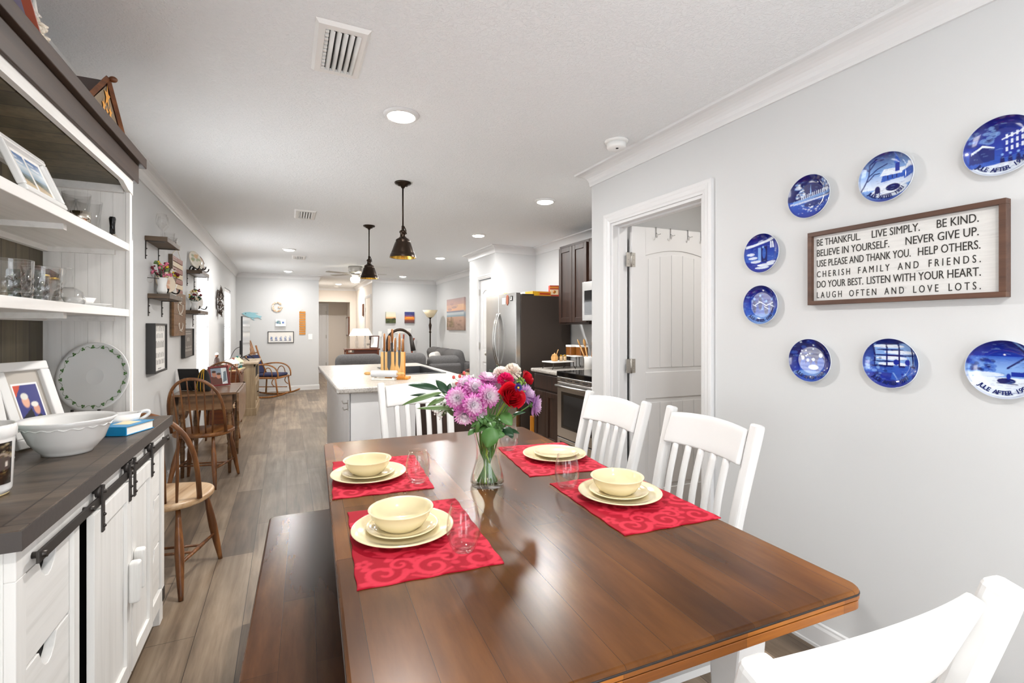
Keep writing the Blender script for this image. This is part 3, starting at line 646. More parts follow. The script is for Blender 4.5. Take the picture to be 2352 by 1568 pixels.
def plate_prof(R, h, th=.0045):
    b = .58 * R
    return [(0, .006), (b * .9, .006), (b, .0075), (R * .72, h * .52), (R * .8, h * .62), (R * .81, h * .66), (R * .95, h * .93), (R, h), (R + .0015, h - .002), (R * .99, h - th * .9), (R * .75, h * .42 - .001), (b * 1.0, .0025), (b * .97, 0), (b * .9, 0), (b * .88, .002), (0, .002)]
P0 = {}
for nm, mp, mr, pp, gp, bowl, w in SET:
    placemat((*mp, dmz), math.radians(mr), 'red damask placemat ' + nm + ' of the table')
    zz = dmz + .0034
    def crock(key, prof, lab, cat, loc, grp):
        if key in P0: return dup(P0[key], loc, None, lab)
        o = tag(MB().lathe(prof, 72).build(key, 'cream_glaze'), lab, cat, grp); o.location = loc; P0[key] = o
    crock('dinner_plate', plate_prof(.136, .021), 'cream dinner plate on the placemat ' + nm, 'plate', (*pp, zz), 'cream dinner plates')
    sp = (pp[0] + (.0 if bowl else .012), pp[1] + .006, zz + .0065)
    crock('salad_plate', plate_prof(.096, .017), 'small cream salad plate on the dinner plate ' + nm, 'plate', sp, 'cream salad plates')
    if bowl:
        crock('cereal_bowl', [(0, .007), (.045, .008), (.06, .014), (.076, .038), (.0795, .05), (.0815, .0525), (.087, .0545), (.0885, .053), (.087, .0505), (.0825, .048), (.078, .032), (.064, .011), (.052, .004), (.05, 0), (.045, 0), (.044, .003), (0, .003)], 'cream bowl stacked on the salad plate ' + nm, 'bowl', (sp[0] - .004, sp[1] + .002, sp[2] + .0065), 'cream cereal bowls')
    g = [(0, .007), (.022, .008), (.032, .018), (.0395, .036), (.0418, .054), (.0395, .078), (.0345, .1), (.0313, .1135), (.0322, .1152), (.0332, .1146), (.0365, .1), (.0415, .078), (.0438, .054), (.0416, .034), (.034, .014), (.027, .003), (.024, 0), (0, .001)]
    key = 'stemless_wine_glass'; lab = 'clear stemless wine glass on the placemat ' + nm
    if key in P0: dup(P0[key], (*gp, zz - .0002), None, lab)
    else:
        o = tag(MB().lathe(g, 56).build(key, 'clear_glass'), lab, 'glass', 'stemless wine glasses'); o.location = (*gp, zz - .0002); P0[key] = o
# ---------------------------------------------------------------- vase and bouquet
VB = Vector((.654, 1.597, TZ)); VZ = 1.72
t = thing('glass_vase', 'clear waisted glass vase of water holding the bouquet', 'vase', tuple(VB + Vector((0, 0, .0005))))
vo = [(.058, .004), (.061, .012), (.06, .025), (.053, .05), (.043, .085), (.039, .115), (.042, .15), (.049, .185), (.054, .208)]
vi = [(r - .0028, z) for r, z in vo[1:]]
MB().lathe([(0, 0), (.056, 0)] + vo + [(.0535, .2095), (.0515, .2085)] + vi[::-1][1:] + [(.05, .009), (0, .008)], 56).build('body', 'clear_glass', t)
MB().lathe([(0, .0085)] + [(r - .0006, z) for r, z in [(.0495, .0095)] + vi[:4]] + [(.0366, .1), (0, .1)], 48).build('water', 'water', t)
def blade(mb, p0, p1, w, sag=.1, n=9, up=(0, 0, 1), fold=.15, prof=None, col=None):
    p0, p1 = Vector(p0), Vector(p1); d = p1 - p0; L = d.length; u = Vector(up); s_ = d.cross(u)
    if s_.length < 1e-6: s_ = d.orthogonal()
    s_.normalize(); u = s_.cross(d).normalized(); vs = []
    for k in range(n + 1):
        q = k / n; c = p0 + d * q + u * (sag * L * 4 * q * (1 - q)); ww = w * (prof(q) if prof else (math.sin(PI * q ** .8) ** .8 if 0 < q < 1 else 0.02)) / 2
        vs += [c - s_ * ww + u * ww * fold, c - u * ww * fold * .3, c + s_ * ww + u * ww * fold]
    fs = [(3 * k + j, 3 * k + j + 1, 3 * k + 4 + j, 3 * k + 3 + j) for k in range(n) for j in (0, 1)]
    mb.add(vs, fs, True, None, col); return mb
GRP = 'flowers of the bouquet'
_sn = [0]
def stem(c, parent, col='stem_green', r=.0024):
    k = _sn[0]; _sn[0] += 1; a = k * 2.4
    top = VB + Vector((.030 * math.cos(a) * .6 + (c.x - VB.x) * .22, .03 * math.sin(a) * .6 + (c.y - VB.y) * .22, .2)); waist = VB + Vector((.024 * math.cos(a + .5), .024 * math.sin(a + .5), .115)); bot = VB + Vector((-.036 * math.cos(a - .2), -.036 * math.sin(a - .2), .014))
    o = parent.location
    P = bez([c - o, (c + top) / 2 + Vector((0, 0, .015)) - o, top - o], 8) + bez([waist - o, bot - o], 3)
    return MB().tube(P, r, 7).build('stem', col, parent)
def mum(c, d, r, label, cin='#fff9fd', cout='#e07fca', n=(14, 20, 24, 24, 24), grp='pink chrysanthemums'):
    t = thing('chrysanthemum', label, 'flower', tuple(c), group=grp); mb = MB(); D = Vector(d).normalized(); Q = D.to_track_quat('Z', 'Y').to_matrix().to_4x4()
    a_, b_ = np.array(lin(cin)), np.array(lin(cout))
    for ring, k in enumerate(n):
        el = math.radians([80, 58, 38, 18, -6][ring]); L = r * [.42, .62, .82, .95, 1.0][ring]
        for j in range(k):
            a = 2 * PI * (j + .5 * (ring % 2)) / k + random.uniform(-.08, .08); e_ = el + random.uniform(-.12, .12); l_ = L * random.uniform(.92, 1.06)
            h = Vector((math.cos(a) * math.cos(e_), math.sin(a) * math.cos(e_), math.sin(e_)))
            col = []
            for q in range(6):
                m_ = min(1, max(0, (ring - 1.5) / 2.2 + .25 * q / 5 - .12)); v = tuple(a_ * (1 - m_) + b_ * m_); col += [v] * 3
            blade(mb, Q @ (h * r * .08), Q @ (h * l_ + Vector((0, 0, .12 * r))), r * .235, -.06, 5, up=Q @ Vector((0, 0, 1)), fold=.55, prof=lambda q: (.55 + .45 * math.sin(PI * q)) * (1 if q < .95 else .45), col=col)
    mb.build('bloom', 'petals', t, fix=False); MB().sph(-D * r * .12, (r * .24,) * 3, 8, 6).build('calyx', 'stem_green', t)
    stem(c - D * r * .2, t); return t
for px, py, r, zc, d, lb in ((1051, 914, 26, 1.63, (-.5, -1, .25), 'pink and white chrysanthemum at the left of the cluster'), (1086, 929, 26, 1.6, (-.1, -1, .1), 'pink and white chrysanthemum in the middle front of the cluster'), (1120, 909, 27, 1.61, (.1, -1, .2), 'pink and white chrysanthemum beside the large red rose'),
        (1068, 951, 25, 1.62, (-.4, -.8, -.5), 'lowest chrysanthemum of the cluster, tilted down'), (1089, 892, 24, 1.65, (-.1, -.8, .5), 'pale chrysanthemum at the centre of the cluster'), (1071, 884, 21, 1.69, (-.4, -.6, .7), 'pale pink chrysanthemum under the gypsophila at the top left'),
        (1121, 874, 24, 1.68, (.05, -.25, 1), 'deep pink chrysanthemum at the top, seen from the side'), (1134, 890, 20, 1.68, (.2, -.8, .5), 'pale chrysanthemum tucked left of the pink carnation'), (1100, 948, 20, 1.66, (.1, -.8, -.4), 'small pink chrysanthemum underneath the cluster')):
    mum(at(px, py, zc), d, r * 1.1 / FPX * zc, lb)
for px, py, r, d, lb in ((1207, 906, 25, (.6, -.8, .5), 'lilac chrysanthemum right of the red rose, upper one'), (1225, 930, 27, (1, -.45, -.1), 'lilac chrysanthemum at the far right of the bouquet, turned sideways')):
    mum(at(px, py, 1.72), d, r / FPX * 1.72, lb, '#f1dcf0', '#cf9ad6', grp='lilac chrysanthemums')
def rose(c, d, r, label, cols=('#8d0814', '#d21026')):
    t = thing('rose', label, 'flower', tuple(c), group='red roses'); mb = MB(); D = Vector(d).normalized(); Q = D.to_track_quat('Z', 'Y').to_matrix().to_4x4(); a_, b_ = np.array(lin(cols[0])), np.array(lin(cols[1]))
    for k in range(19):
        q = k / 18; a0 = k * 2.2; rr = r * (.1 + .72 * q ** .9); span = 2.5 - .9 * q; fl = .05 + .42 * q ** 2.2; H = r * (1.0 - .25 * q)
        def fn(u, v, a0=a0, rr=rr, span=span, fl=fl, H=H):
            a = a0 + (u - .5) * span; e_ = math.sin(PI * u) ** .45; z = -r * .55 + (H + r * .25) * v * (.55 + .45 * e_); s2 = rr * (.35 + .65 * math.sin(min(1, v * 1.25) * PI / 2)) + fl * r * max(0, v - .62) ** 1.3 * 1.6
            return Q @ Vector((s2 * math.cos(a), s2 * math.sin(a), z - fl * r * max(0, v - .8) * 1.2))
        mb.grid(11, 8, fn, cfn=lambda u, v: tuple(a_ * (1 - v) + b_ * v))
    mb.build('bloom', 'petals', t, fix=False)
    g = MB()
    for k in range(5): a = k * 1.257; blade(g, Q @ Vector((0, 0, -r * .55)), Q @ Vector((r * .7 * math.cos(a), r * .7 * math.sin(a), -r * .75)), r * .25)
    g.build('sepals', 'leaf_green', t, fix=False, solid=.0006); stem(c - D * r * .5, t, 'stem_lime', .0034)
rose(at(1174, 911, 1.6), (.1, -1, .45), 33 / FPX * 1.6, 'large open red rose at the front of the bouquet')
rose(at(1211, 868, 1.76), (.7, -.5, .6), 19 / FPX * 1.76, 'smaller red rose behind, at the upper right of the bouquet')
def carnation(c, d, r, label, cin, cout, grp):
    t = thing('carnation', label, 'flower', tuple(c), group=grp); mb = MB(); D = Vector(d).normalized(); Q = D.to_track_quat('Z', 'Y').to_matrix().to_4x4(); a_, b_ = np.array(lin(cin)), np.array(lin(cout))
    for k in range(46):
        q = (k + .5) / 46; el = math.acos(1 - 1.25 * q); a = k * 2.4; h = Vector((math.sin(el) * math.cos(a), math.sin(el) * math.sin(a), math.cos(el)))
        s_ = h.cross(Vector((.3, .2, .9))).normalized(); w_ = h.cross(s_)
        ph = random.uniform(0, 6)
        mb.grid(9, 4, lambda u, v: Q @ (h * r * (.2 + .8 * v) * (1 - .06 * math.cos(u * 30)) + s_ * r * .34 * v * (u - .5) * 2 + w_ * r * .1 * v * math.sin(u * 14 + ph)), cfn=lambda u, v: tuple(a_ * (1 - v) + b_ * v))
    mb.build('bloom', 'petals', t, fix=False); MB().lathe([(0, -r * 1.1), (r * .2, -r), (r * .3, -r * .3), (0, -r * .2)], 10, M=Q).build('calyx', 'stem_green', t); stem(c - D * r, t)
carnation(at(1150, 859, 1.7), (-.3, -.7, .7), 18 / FPX * 1.7, 'white carnation with pink flecks, left of the two at the top', '#f8cfcb', '#fffaf2', 'white carnations')
carnation(at(1177, 854, 1.72), (.15, -.7, .7), 20 / FPX * 1.72, 'large cream white carnation topping the bouquet', '#f9e0d6', '#fffbf0', 'white carnations')
carnation(at(1161, 874, 1.66), (-.1, -.6, .9), 19 / FPX * 1.66, 'hot pink carnation above the large red rose', '#d0125c', '#f5307c', 'pink carnations')
def aster(c, d, r, label):
    t = thing('aster', label, 'flower', tuple(c), group='purple asters'); mb = MB(); Q = Vector(d).to_track_quat('Z', 'Y').to_matrix().to_4x4()
    for ring in (0, 1):
        for k in range(18):
            a = 2 * PI * (k + .5 * ring) / 18; h = Vector((math.cos(a), math.sin(a), .15 + .2 * ring)); cc = lin('#352a7a' if ring else '#453a92')
            blade(mb, Q @ (h * r * .2), Q @ (h * r * (1 - .2 * ring)), r * .22, .02, 4, up=Q @ Vector((0, 0, 1)), col=[cc] * 15)
    mb.build('bloom', 'petals', t, fix=False); MB().sph(Q @ Vector((0, 0, r * .12)), r * .24, 8, 6).build('flower_eye', 'yellow_petal', t); stem(c, t)
aster(at(1190, 890, 1.6), (0, -1, .1), 11 / FPX * 1.6, 'purple aster with a yellow eye beside the large red rose'); aster(at(1203, 879, 1.64), (.8, -.6, .2), 12 / FPX * 1.64, 'purple aster seen from the side, above the lilac chrysanthemum')
t = thing('goldenrod', 'sprig of yellow green buds between the asters and the white carnation', 'flower', tuple(at(1196, 878, 1.63)), group=GRP); g = MB()
for k in range(46): g.sph((random.gauss(0, .008), random.gauss(0, .008), random.gauss(0, .013)), random.uniform(.0018, .003), 6, 4)
g.build('buds', 'stem_lime', t); stem(at(1196, 884, 1.63), t, r=.0014)
t = thing('hypericum_sprig', 'sprig of coral red hypericum berries at the upper left of the bouquet', 'flower', tuple(at(1058, 876, 1.72)), group=GRP)
for px, py in ((1042, 866), (1056, 864), (1066, 856), (1057, 875), (1065, 868), (1049, 881)):
    p = at(px, py, 1.72) - t.location; MB().tube(bez([(0, 0, -.004), p * .6 + Vector((0, 0, -.004)), p], 4), .0009, 5).build('twig', 'leaf_green', t); MB().sph(p, (.0058, .0058, .0068), 10, 7).build('berry', 'berry', t)
stem(t.location.copy(), t, r=.0016)
for j, (cx_, cy_, sx_, sy_, n_, lb) in enumerate(((1079, 866, 9, 6, 26, 'white gypsophila sprig above the pink chrysanthemums'), (1014, 940, 15, 17, 46, 'white gypsophila sprig hanging at the lower left of the bouquet'))):
    t = thing('gypsophila_sprig', lb, 'flower', tuple(at(1060, 930, 1.7) if j else at(1085, 890, 1.7)), group='white gypsophila sprigs'); tw, fl = MB(), MB()
    for k in range(n_):
        p = at(cx_ + random.gauss(0, sx_ * .55), cy_ + random.gauss(0, sy_ * .55), 1.72 + random.gauss(0, .012)) - t.location; tw.tube([(0, 0, 0), p * .6 + Vector((0, 0, .006)), p], .0004, 4); fl.sph(p, random.uniform(.003, .0048), 7, 5)
    tw.build('twigs', 'stem_green', t); fl.build('florets', 'gyp_white', t); stem(t.location.copy(), t, r=.0011)
def foliage(label, specs, mat, root, grp='bouquet foliage', stm=True):
    t = thing('foliage_sprig', label, 'foliage', tuple(root), group=grp)
    for a, b, w, zc0, zc1, sag in specs:
        p0, p1 = at(*a, zc0) - t.location, at(*b, zc1) - t.location
        blade(MB(), p0, p1, w, sag, 12, up=(at(0, 0, 0) - at(*a, 1)).normalized() + Vector((0, 0, .6))).build('leaf', mat, t, fix=False, solid=.0007)
        if p0.length > .004: MB().tube([(0, 0, 0), p0 * .5 + Vector((0, 0, .003)), p0], .0013, 5).build('twig', 'stem_green', t)
    if stm: stem(t.location.copy(), t, r=.0018)
foliage('spray of long dark pointed leaves reaching out to the left', [((1008, 893), (937, 884), .026, 1.68, 1.66, .06), ((1028, 904), (1001, 872), .030, 1.68, 1.7, .05), ((1029, 903), (1034, 880), .022, 1.69, 1.7, .05), ((1014, 909), (942, 908), .015, 1.7, 1.72, .05)], 'leaf_dark', at(1040, 925, 1.69))
foliage('spray of olive pointed leaves below, reaching far left', [((1015, 901), (922, 931), .020, 1.66, 1.62, .05), ((1022, 914), (981, 933), .019, 1.66, 1.64, .08), ((1044, 938), (957, 938), .018, 1.66, 1.64, .04), ((1045, 955), (1022, 938), .018, 1.68, 1.66, .06)], 'leaf_olive', at(1050, 940, 1.67))
foliage('large pale green leaf hanging in front of the vase', [((1133, 981), (1118, 1029), .060, 1.6, 1.59, .06), ((1150, 990), (1146, 1007), .034, 1.62, 1.61, .05)], 'leaf_green', at(1140, 975, 1.64))
foliage('two rounded rose leaves under the large red rose', [((1152, 948), (1176, 977), .042, 1.62, 1.6, .05), ((1140, 985), (1147, 1004), .03, 1.63, 1.61, .05), ((1128, 968), (1132, 982), .03, 1.63, 1.6, .05)], 'leaf_green', at(1146, 955, 1.66))
foliage('dark lobed leaves hanging at the right of the vase rim', [((1155, 984), (1180, 1000), .036, 1.68, 1.66, .05), ((1165, 986), (1194, 996), .016, 1.7, 1.68, .08), ((1170, 992), (1178, 1007), .02, 1.68, 1.67, .05), ((1178, 952), (1208, 946), .014, 1.7, 1.7, .05)], 'leaf_dark', at(1150, 972, 1.7))
foliage('dark pointed leaves behind the white carnations', [((1148, 870), (1124, 849), .014, 1.78, 1.8, .05), ((1146, 866), (1142, 838), .016, 1.78, 1.8, .05), ((1140, 872), (1123, 862), .013, 1.78, 1.8, .05)], 'leaf_dark', at(1150, 885, 1.77))
foliage('tangle of small leaves between the flower stems', [((1095 + 8 * math.sin(k * 2.1) + 34 * random.random(), 952 + 30 * random.random()), (1080 + 85 * random.random(), 960 + 36 * random.random()), .010 + .009 * random.random(), 1.64 + .1 * random.random(), 1.64 + .1 * random.random(), .08) for k in range(60)] + [((1090, 985), (1075, 1000), .02, 1.68, 1.66, .05), ((1120, 1012), (1124, 1036), .02, 1.7, 1.7, .05), ((1108, 1010), (1112, 1030), .016, 1.72, 1.72, .05)], 'leaf_green', at(1120, 970, 1.7))
# ================================================================ RIGHT WALL: SIGN AND BLUE PLATES
def wallthing(name, label, cat, side, y, z, group=None, gap=.001):
    x, rz = {'R': (RW - gap, -PI / 2), 'L': (LW + gap, PI / 2), 'V': (3.24 - gap, -PI / 2)}.get(side, (0, 0))
    if side == 'F': return thing(name, label, cat, (y, FW - gap, z), 0, group)
    return thing(name, label, cat, (x, y, z), rz, group)
t = wallthing('wall_sign', 'wooden framed white sign of black family sayings among the blue plates', 'sign', 'R', .978, 1.418)
w, h, fw = .61, .30, .017
MB().box(-w / 2 + .005, -.016, .005, w / 2 - .005, -.003, h - .005).build('board', 'sign_board', t)
for q in ((-w / 2, 0, w / 2, fw), (-w / 2, h - fw, w / 2, h), (-w / 2, fw, -w / 2 + fw, h - fw), (w / 2 - fw, fw, w / 2, h - fw)): MB().box(q[0], -.032, q[1], q[2], 0, q[3]).build('frame_side', 'frame_brown', t, bev=.001)
LN = [[('BE THANKFUL.', .03, .165), ('LIVE SIMPLY.', .235, .15), ('BE KIND.', .433, .108)], [('BELIEVE IN YOURSELF.', .03, .262), ('NEVER GIVE UP.', .343, .198)],
      [('USE PLEASE AND THANK YOU.', .03, .328), ('HELP OTHERS.', .38, .165)], [('CHERISH FAMILY AND FRIENDS.', .03, .516)], [('DO YOUR BEST.', .03, .175), ('LISTEN WITH YOUR HEART.', .218, .328)], [('LAUGH OFTEN AND LOVE LOTS.', .03, .516)]]
LS = {3: 1, 5: 1}
lm = MB()
for i, row in enumerate(LN):
    z = h - .058 - i * .0428
    for tx, x, wd in row:
        if i in LS: text_on(lm, ' '.join(tx).replace('   ', '    '), -w / 2 + x, z, .036, wd, -.0165, 0.)
        else: text_on(lm, tx, -w / 2 + x, z, .040, wd, -.0165, 0.)
lm.build('lettering', 'lettering_black', t, fix=False)
B0, B1, B2, B3, B4 = '#08105a', '#122a94', '#2c57b6', '#7fa6de', '#dde6f2'
def pcv(): return Cv(170, 170, B1, 1.)
def trees(cv, x, y, n, s, c):
    for k in range(n): cv.poly([(x + k * s * .7 - s * .4, y), (x + k * s * .7 + s * .4, y), (x + k * s * .7, y + s * 1.5)], c, .9)
def sc_bridge(cv):
    cv.grad(0, B1, .45, B2).grad(.45, B0, 1, B0); cv.ell(.68, .8, .012, .012, '#ffffff')
    for x in (.27, .9): cv.blotch(45, [B4, B3], .012, .03, .52, .84, .7, x - .1, x + .1)
    cv.poly([(.49, .55), (.53, .55), (.51, .8)], B3); cv.poly([(.1, .4), (.98, .5), (.98, .56), (.1, .46)], B3, .8)
    for k in range(14): cv.rect(.28 + k * .045, .47 + k * .006, .3 + k * .045, .56 + k * .006, B4, .85)
    cv.poly([(.05, .36), (.98, .44), (.98, .48), (.05, .4)], B4, .7); cv.ell(.6, .33, .25, .07, B0, .8); cv.blotch(30, [B4, B3], .008, .025, .14, .34, .8, .25, .85)
def sc_church(cv):
    cv.grad(0, B1, .3, B3).grad(.3, B4, .62, B3).grad(.62, B3, 1, B0)
    for p in ([(.05, .3), (.16, .6), (.2, .82), (.34, .92)], [(.16, .6), (.32, .72), (.5, .78)], [(.18, .7), (.07, .85)], [(.2, .74), (.3, .86), (.44, .88)], [(.14, .5), (.26, .62), (.36, .62)]): cv.line(p, .022, B0, .95)
    cv.poly([(.38, .42), (.8, .45), (.8, .6), (.44, .64)], B2); cv.poly([(.36, .55), (.44, .68), (.82, .64), (.78, .53)], B4); cv.rect(.64, .58, .72, .76, B1); cv.poly([(.62, .75), (.74, .75), (.68, .96)], B2)
    cv.poly([(.8, .4), (.98, .46), (.98, .62), (.88, .7), (.76, .56)], B2); cv.poly([(.76, .56), (.9, .72), (1, .68), (1, .6), (.9, .62)], B4)
    for x in (.5, .58, .66): cv.rect(x, .46, x + .02, .53, B0)
    cv.ell(.55, .22, .33, .13, B4); cv.ell(.32, .28, .05, .08, B0); cv.rect(.27, .14, .3, .26, B0); cv.rect(.35, .14, .37, .26, B0); cv.ell(.6, .28, .13, .07, B0); cv.line([(.4, .16), (.74, .17), (.8, .22)], .016, B0)
def sc_town(cv):
    cv.grad(0, B4, .2, B4).grad(.2, B2, .6, B1).grad(.6, B1, 1, B0); cv.poly([(.5, .3), (1, .38), (1, .92), (.62, .68), (.5, .6)], B1); cv.line([(.5, .62), (1, .78)], .02, B4)
    for r in range(3):
        for k in range(7): cv.rect(.54 + k * .065, .4 + r * .11 + k * .012, .57 + k * .065, .47 + r * .11 + k * .012, B4, .9)
    cv.poly([(.08, .28), (.4, .3), (.4, .5), (.24, .62), (.08, .48)], B0, .8); cv.poly([(.1, .5), (.24, .6), (.4, .52), (.4, .5), (.24, .56), (.1, .46)], B4); cv.blotch(30, [B0, B3], .02, .05, .6, .9, .5, .05, .5)
    for x in (.5, .6, .7, .84): cv.ell(x, .24, .03, .09, B0); cv.ell(x, .36, .018, .02, B3)
    cv.ell(.5, .12, .5, .1, B4, .8)
def sc_house(cv):
    cv.grad(0, B1, .3, B1).grad(.3, B2, .7, B1).grad(.7, B1, 1, B0); cv.poly([(.05, .66), (.95, .84), (.95, .9), (.05, .72)], B4); cv.rect(.45, .28, .62, .68, B0); cv.rect(.36, .3, .44, .66, B3)
    for a in (.7, .76): cv.rect(a, .62, a + .045, .78, B4)
    for x, y, rx in ((.16, .5, .1), (.22, .4, .12), (.3, .3, .14), (.6, .2, .26), (.5, .13, .2), (.75, .25, .15)): cv.ell(x, y, rx, .035, B4, .9)
    cv.ell(.53, .5, .05, .14, B2); cv.ell(.5, .66, .03, .03, B3)
def sc_crowd(cv):
    cv.grad(0, B3, .25, B2).grad(.25, B2, .6, B1).grad(.6, B1, 1, B0); cv.ell(.55, .87, .02, .02, '#ffffff'); cv.blotch(26, [B0, B3, B2], .02, .06, .3, .8, .45)
    for x, hh in ((.28, .62), (.45, .7), (.62, .55), (.78, .6)): cv.ell(x, hh - .16, .055, .17, B0, .9); cv.ell(x, hh + .04, .03, .035, B3); cv.line([(x - .05, hh - .1), (x + .06, hh - .16)], .015, B4)
    cv.line([(.3, .5), (.45, .58), (.62, .48), (.8, .55)], .02, B4); cv.ell(.5, .2, .4, .07, B3, .6)
def sc_tree(cv):
    cv.grad(0, B2, .2, B1).grad(.2, B1, .6, B0).grad(.6, B0, 1, B0); cv.blotch(40, [B0, B1, B2], .02, .06, .4, .95, .5, .1, .6)
    for _ in range(12): cv.ell(rng.uniform(.15, .65), rng.uniform(.5, .95), .018, .018, B4)
    for x, y, s_ in ((.3, .45, .07), (.42, .4, .06), (.55, .42, .06), (.72, .52, .08)): cv.ell(x, y - .1, s_, .17, B2); cv.ell(x, y + .1, s_ * .55, s_ * .65, B4)
    cv.ell(.55, .34, .12, .06, B4, .9); cv.ell(.5, .2, .4, .06, B3, .7)
def sc_window(cv):
    cv.grad(0, B1, .3, B1).grad(.3, B2, 1, B0); cv.rect(.2, .45, .9, .9, B3)
    for y in (.48, .6, .72, .84): cv.ell(.55 + .1 * math.sin(y * 20), y, .28, .035, B4); cv.ell(.5 + .1 * math.cos(y * 20), y + .05, .25, .015, B0)
    for x in (.18, .4, .62, .86): cv.rect(x, .42, x + .03, .92, B0)
    cv.rect(.18, .64, .9, .67, B0); cv.rect(.15, .42, .92, .45, B0); cv.blotch(30, [B0, B3], .015, .04, .2, .62, .6, .05, .4)
    for x in (.58, .78): cv.poly([(x - .1, .16), (x + .12, .16), (x + .04, .46), (x - .04, .46)], B2); cv.ell(x, .52, .05, .06, B1); cv.line([(x - .05, .3), (x + .02, .18)], .02, B3)
def sc_mill(cv):
    cv.grad(0, B4, .36, B4).grad(.36, B3, .5, B3).grad(.5, B3, .72, B2).grad(.72, B1, 1, B0); cv.ell(.5, .75, .012, .012, '#ffffff'); cv.blotch(40, [B0, B1, B2], .02, .05, .46, .66, .7, .02, .36)
    cv.poly([(.72, .38), (.98, .36), (.92, .76), (.8, .78)], B0); cv.poly([(.78, .74), (.92, .74), (.86, .86)], B3); cv.rect(.58, .38, .98, .46, B1)
    for a in (40, 130, 220, 310):
        x, y = .8 + .34 * math.cos(math.radians(a)), .74 + .34 * math.sin(math.radians(a)); cv.line([(.8, .74), (x, y)], .03, B0); cv.line([(.8 + .05, .74), (x + .04, y)], .03, B3, .7)
    cv.ell(.52, .3, .12, .05, B0); cv.ell(.55, .38, .03, .05, B1); cv.line([(.4, .26), (.66, .25)], .014, B0); cv.ell(.2, .4, .3, .04, B4, .8)
def blue_plate(y, z, R, scene, label, text, rz=0):
    t = wallthing('collector_plate', label, 'plate', 'R', y, z, 'blue and white Christmas plates on the wall', .004); cv = pcv(); scene(cv); cv.hatch(150, [B0, B1, B2, B3], .06, .008, .45)
    def yy(q): return -.004 - (.016 * max(0, (q - .62) / .38) ** 1.5)
    mb = MB(); nr, na = 66, 132; vs, fs, cs = [], [], []
    for i in range(nr + 1):
        q = i / nr
        for k in range(na):
            a = 2 * PI * k / na; x, zz = q * math.cos(a), q * math.sin(a); vs.append((x * R, yy(q), zz * R)); cc = cv.at(.5 + .5 * x, .5 + .5 * zz)
            cs.append(tuple(np.array(lin(B4)) if q > .985 else (np.array(lin(B0)) * .35 + .65 * cc if q > .93 else cc)))
    for q, yq in ((1.006, -.018), (.97, -.014), (.62, 0), (.5, 0)):
        for k in range(na): a = 2 * PI * k / na; vs.append((q * R * math.cos(a), yq, q * R * math.sin(a))); cs.append(lin('#eef1f6'))
    for i in range(nr + 4):
        for k in range(na): fs.append((i * na + k, i * na + (k + 1) % na, (i + 1) * na + (k + 1) % na, (i + 1) * na + k))
    mb.add(vs, fs, True, None, cs).build('dish', 'plate_glaze', t)
    if text:
        L = MB(); n = len(text); sp = 11.0
        for i, ch in enumerate(text):
            if ch == ' ': continue
            v, f = text_geo(ch, .2 * R, None, .0004)
            if not len(v): continue
            a = math.radians(-90 + (i - (n - 1) / 2) * sp * .62); cx_ = (v[:, 0].min() + v[:, 0].max()) / 2; r0 = .87 * R; M_ = Matrix.Rotation(-(a + PI / 2), 4, 'Y')
            L.add([Vector((r0 * math.cos(a), yy(.87) - .0034, r0 * math.sin(a))) + (M_ @ Vector((p[0] - cx_, -p[2] + .0 - (p[1] / R) * .0, p[1]))) + Vector((0, .0042 * (p[1] / R) * 2.2, 0)) for p in v], f)
        L.build('lettering', 'plate_ink', t, fix=False)
    t.rotation_euler = (0, math.radians(rz), t.rotation_euler[2]) if rz else t.rotation_euler
for y, z, sc, lb, tx in ((1.287, 1.875, sc_bridge, 'dark blue plate with a lit bridge at night, above the sign at the left', None), (1.002, 1.875, sc_church, 'blue plate with a snowy church and a horse sleigh, above the middle of the sign', 'JULE AFTER 1991'),
        (.69, 1.882, sc_town, 'blue plate with a snowy town hall, cut off by the upper right frame edge', 'JULE AFTER 1996'), (1.508, 1.668, sc_house, 'blue plate with a snowy house doorway, upper of the two left of the sign', None),
        (1.513, 1.43, sc_crowd, 'blue plate with dancing figures, lower of the two left of the sign', 'JULE AFTER 1999'), (1.283, 1.188, sc_tree, 'blue plate with a group by a lit tree, below the sign at the left', 'JULE AFTER 1998'),
        (.988, 1.196, sc_window, 'blue plate with two children at a window, below the middle of the sign', 'JULE AFTER 1997'), (.685, 1.197, sc_mill, 'blue plate with a windmill and a sled, cut off by the lower right frame edge', 'JULE AFTER 1995')):
    blue_plate(y, z, .0895, sc, lb, tx)
# ================================================================ HUTCH ON THE LEFT
t = thing('sideboard', 'white distressed sideboard with sliding barn doors and a dark plank top', 'sideboard', (LW + .012, 1.33, 0))
D_ = -.505 - (LW + .012); L_ = 1.325
c = MB(); c.box(0, 0, .09, D_ - .02, .02, .876).box(0, L_ - .02, .09, D_ - .02, L_, .876).box(0, .02, .09, D_ - .03, L_ - .02, .11).box(0, .02, .11, .012, L_ - .02, .876).box(0, .64, .09, D_ - .02, .66, .876)
c.box(D_ - .02, 0, .155, D_, .045, .80).box(D_ - .02, L_ - .045, .155, D_, L_, .80).box(D_ - .02, 0, .09, D_, L_, .155).box(D_ - .02, 0, .80, D_, L_, .876); c.build('carcass', 'hutch_white', t, bev=.002)
for q in (0.0, L_ - .06):
    for x in (.02, D_ - .065): MB().box(x, q, 0, x + .06, q + .06, .09).build('foot', 'hutch_white', t, bev=.003)
MB().box(0, -.04, .876, .425, L_ + .04, .918).build('top', 'hutch_top', t, bev=.003)
MB().box(.4255, -.0405, .8765, .428, L_ + .0405, .9165).box(-.001, -.0425, .8765, .428, -.0402, .9165).box(-.001, L_ + .0402, .8765, .428, L_ + .0425, .9165).build('top_edge', 'hutch_edge', t)
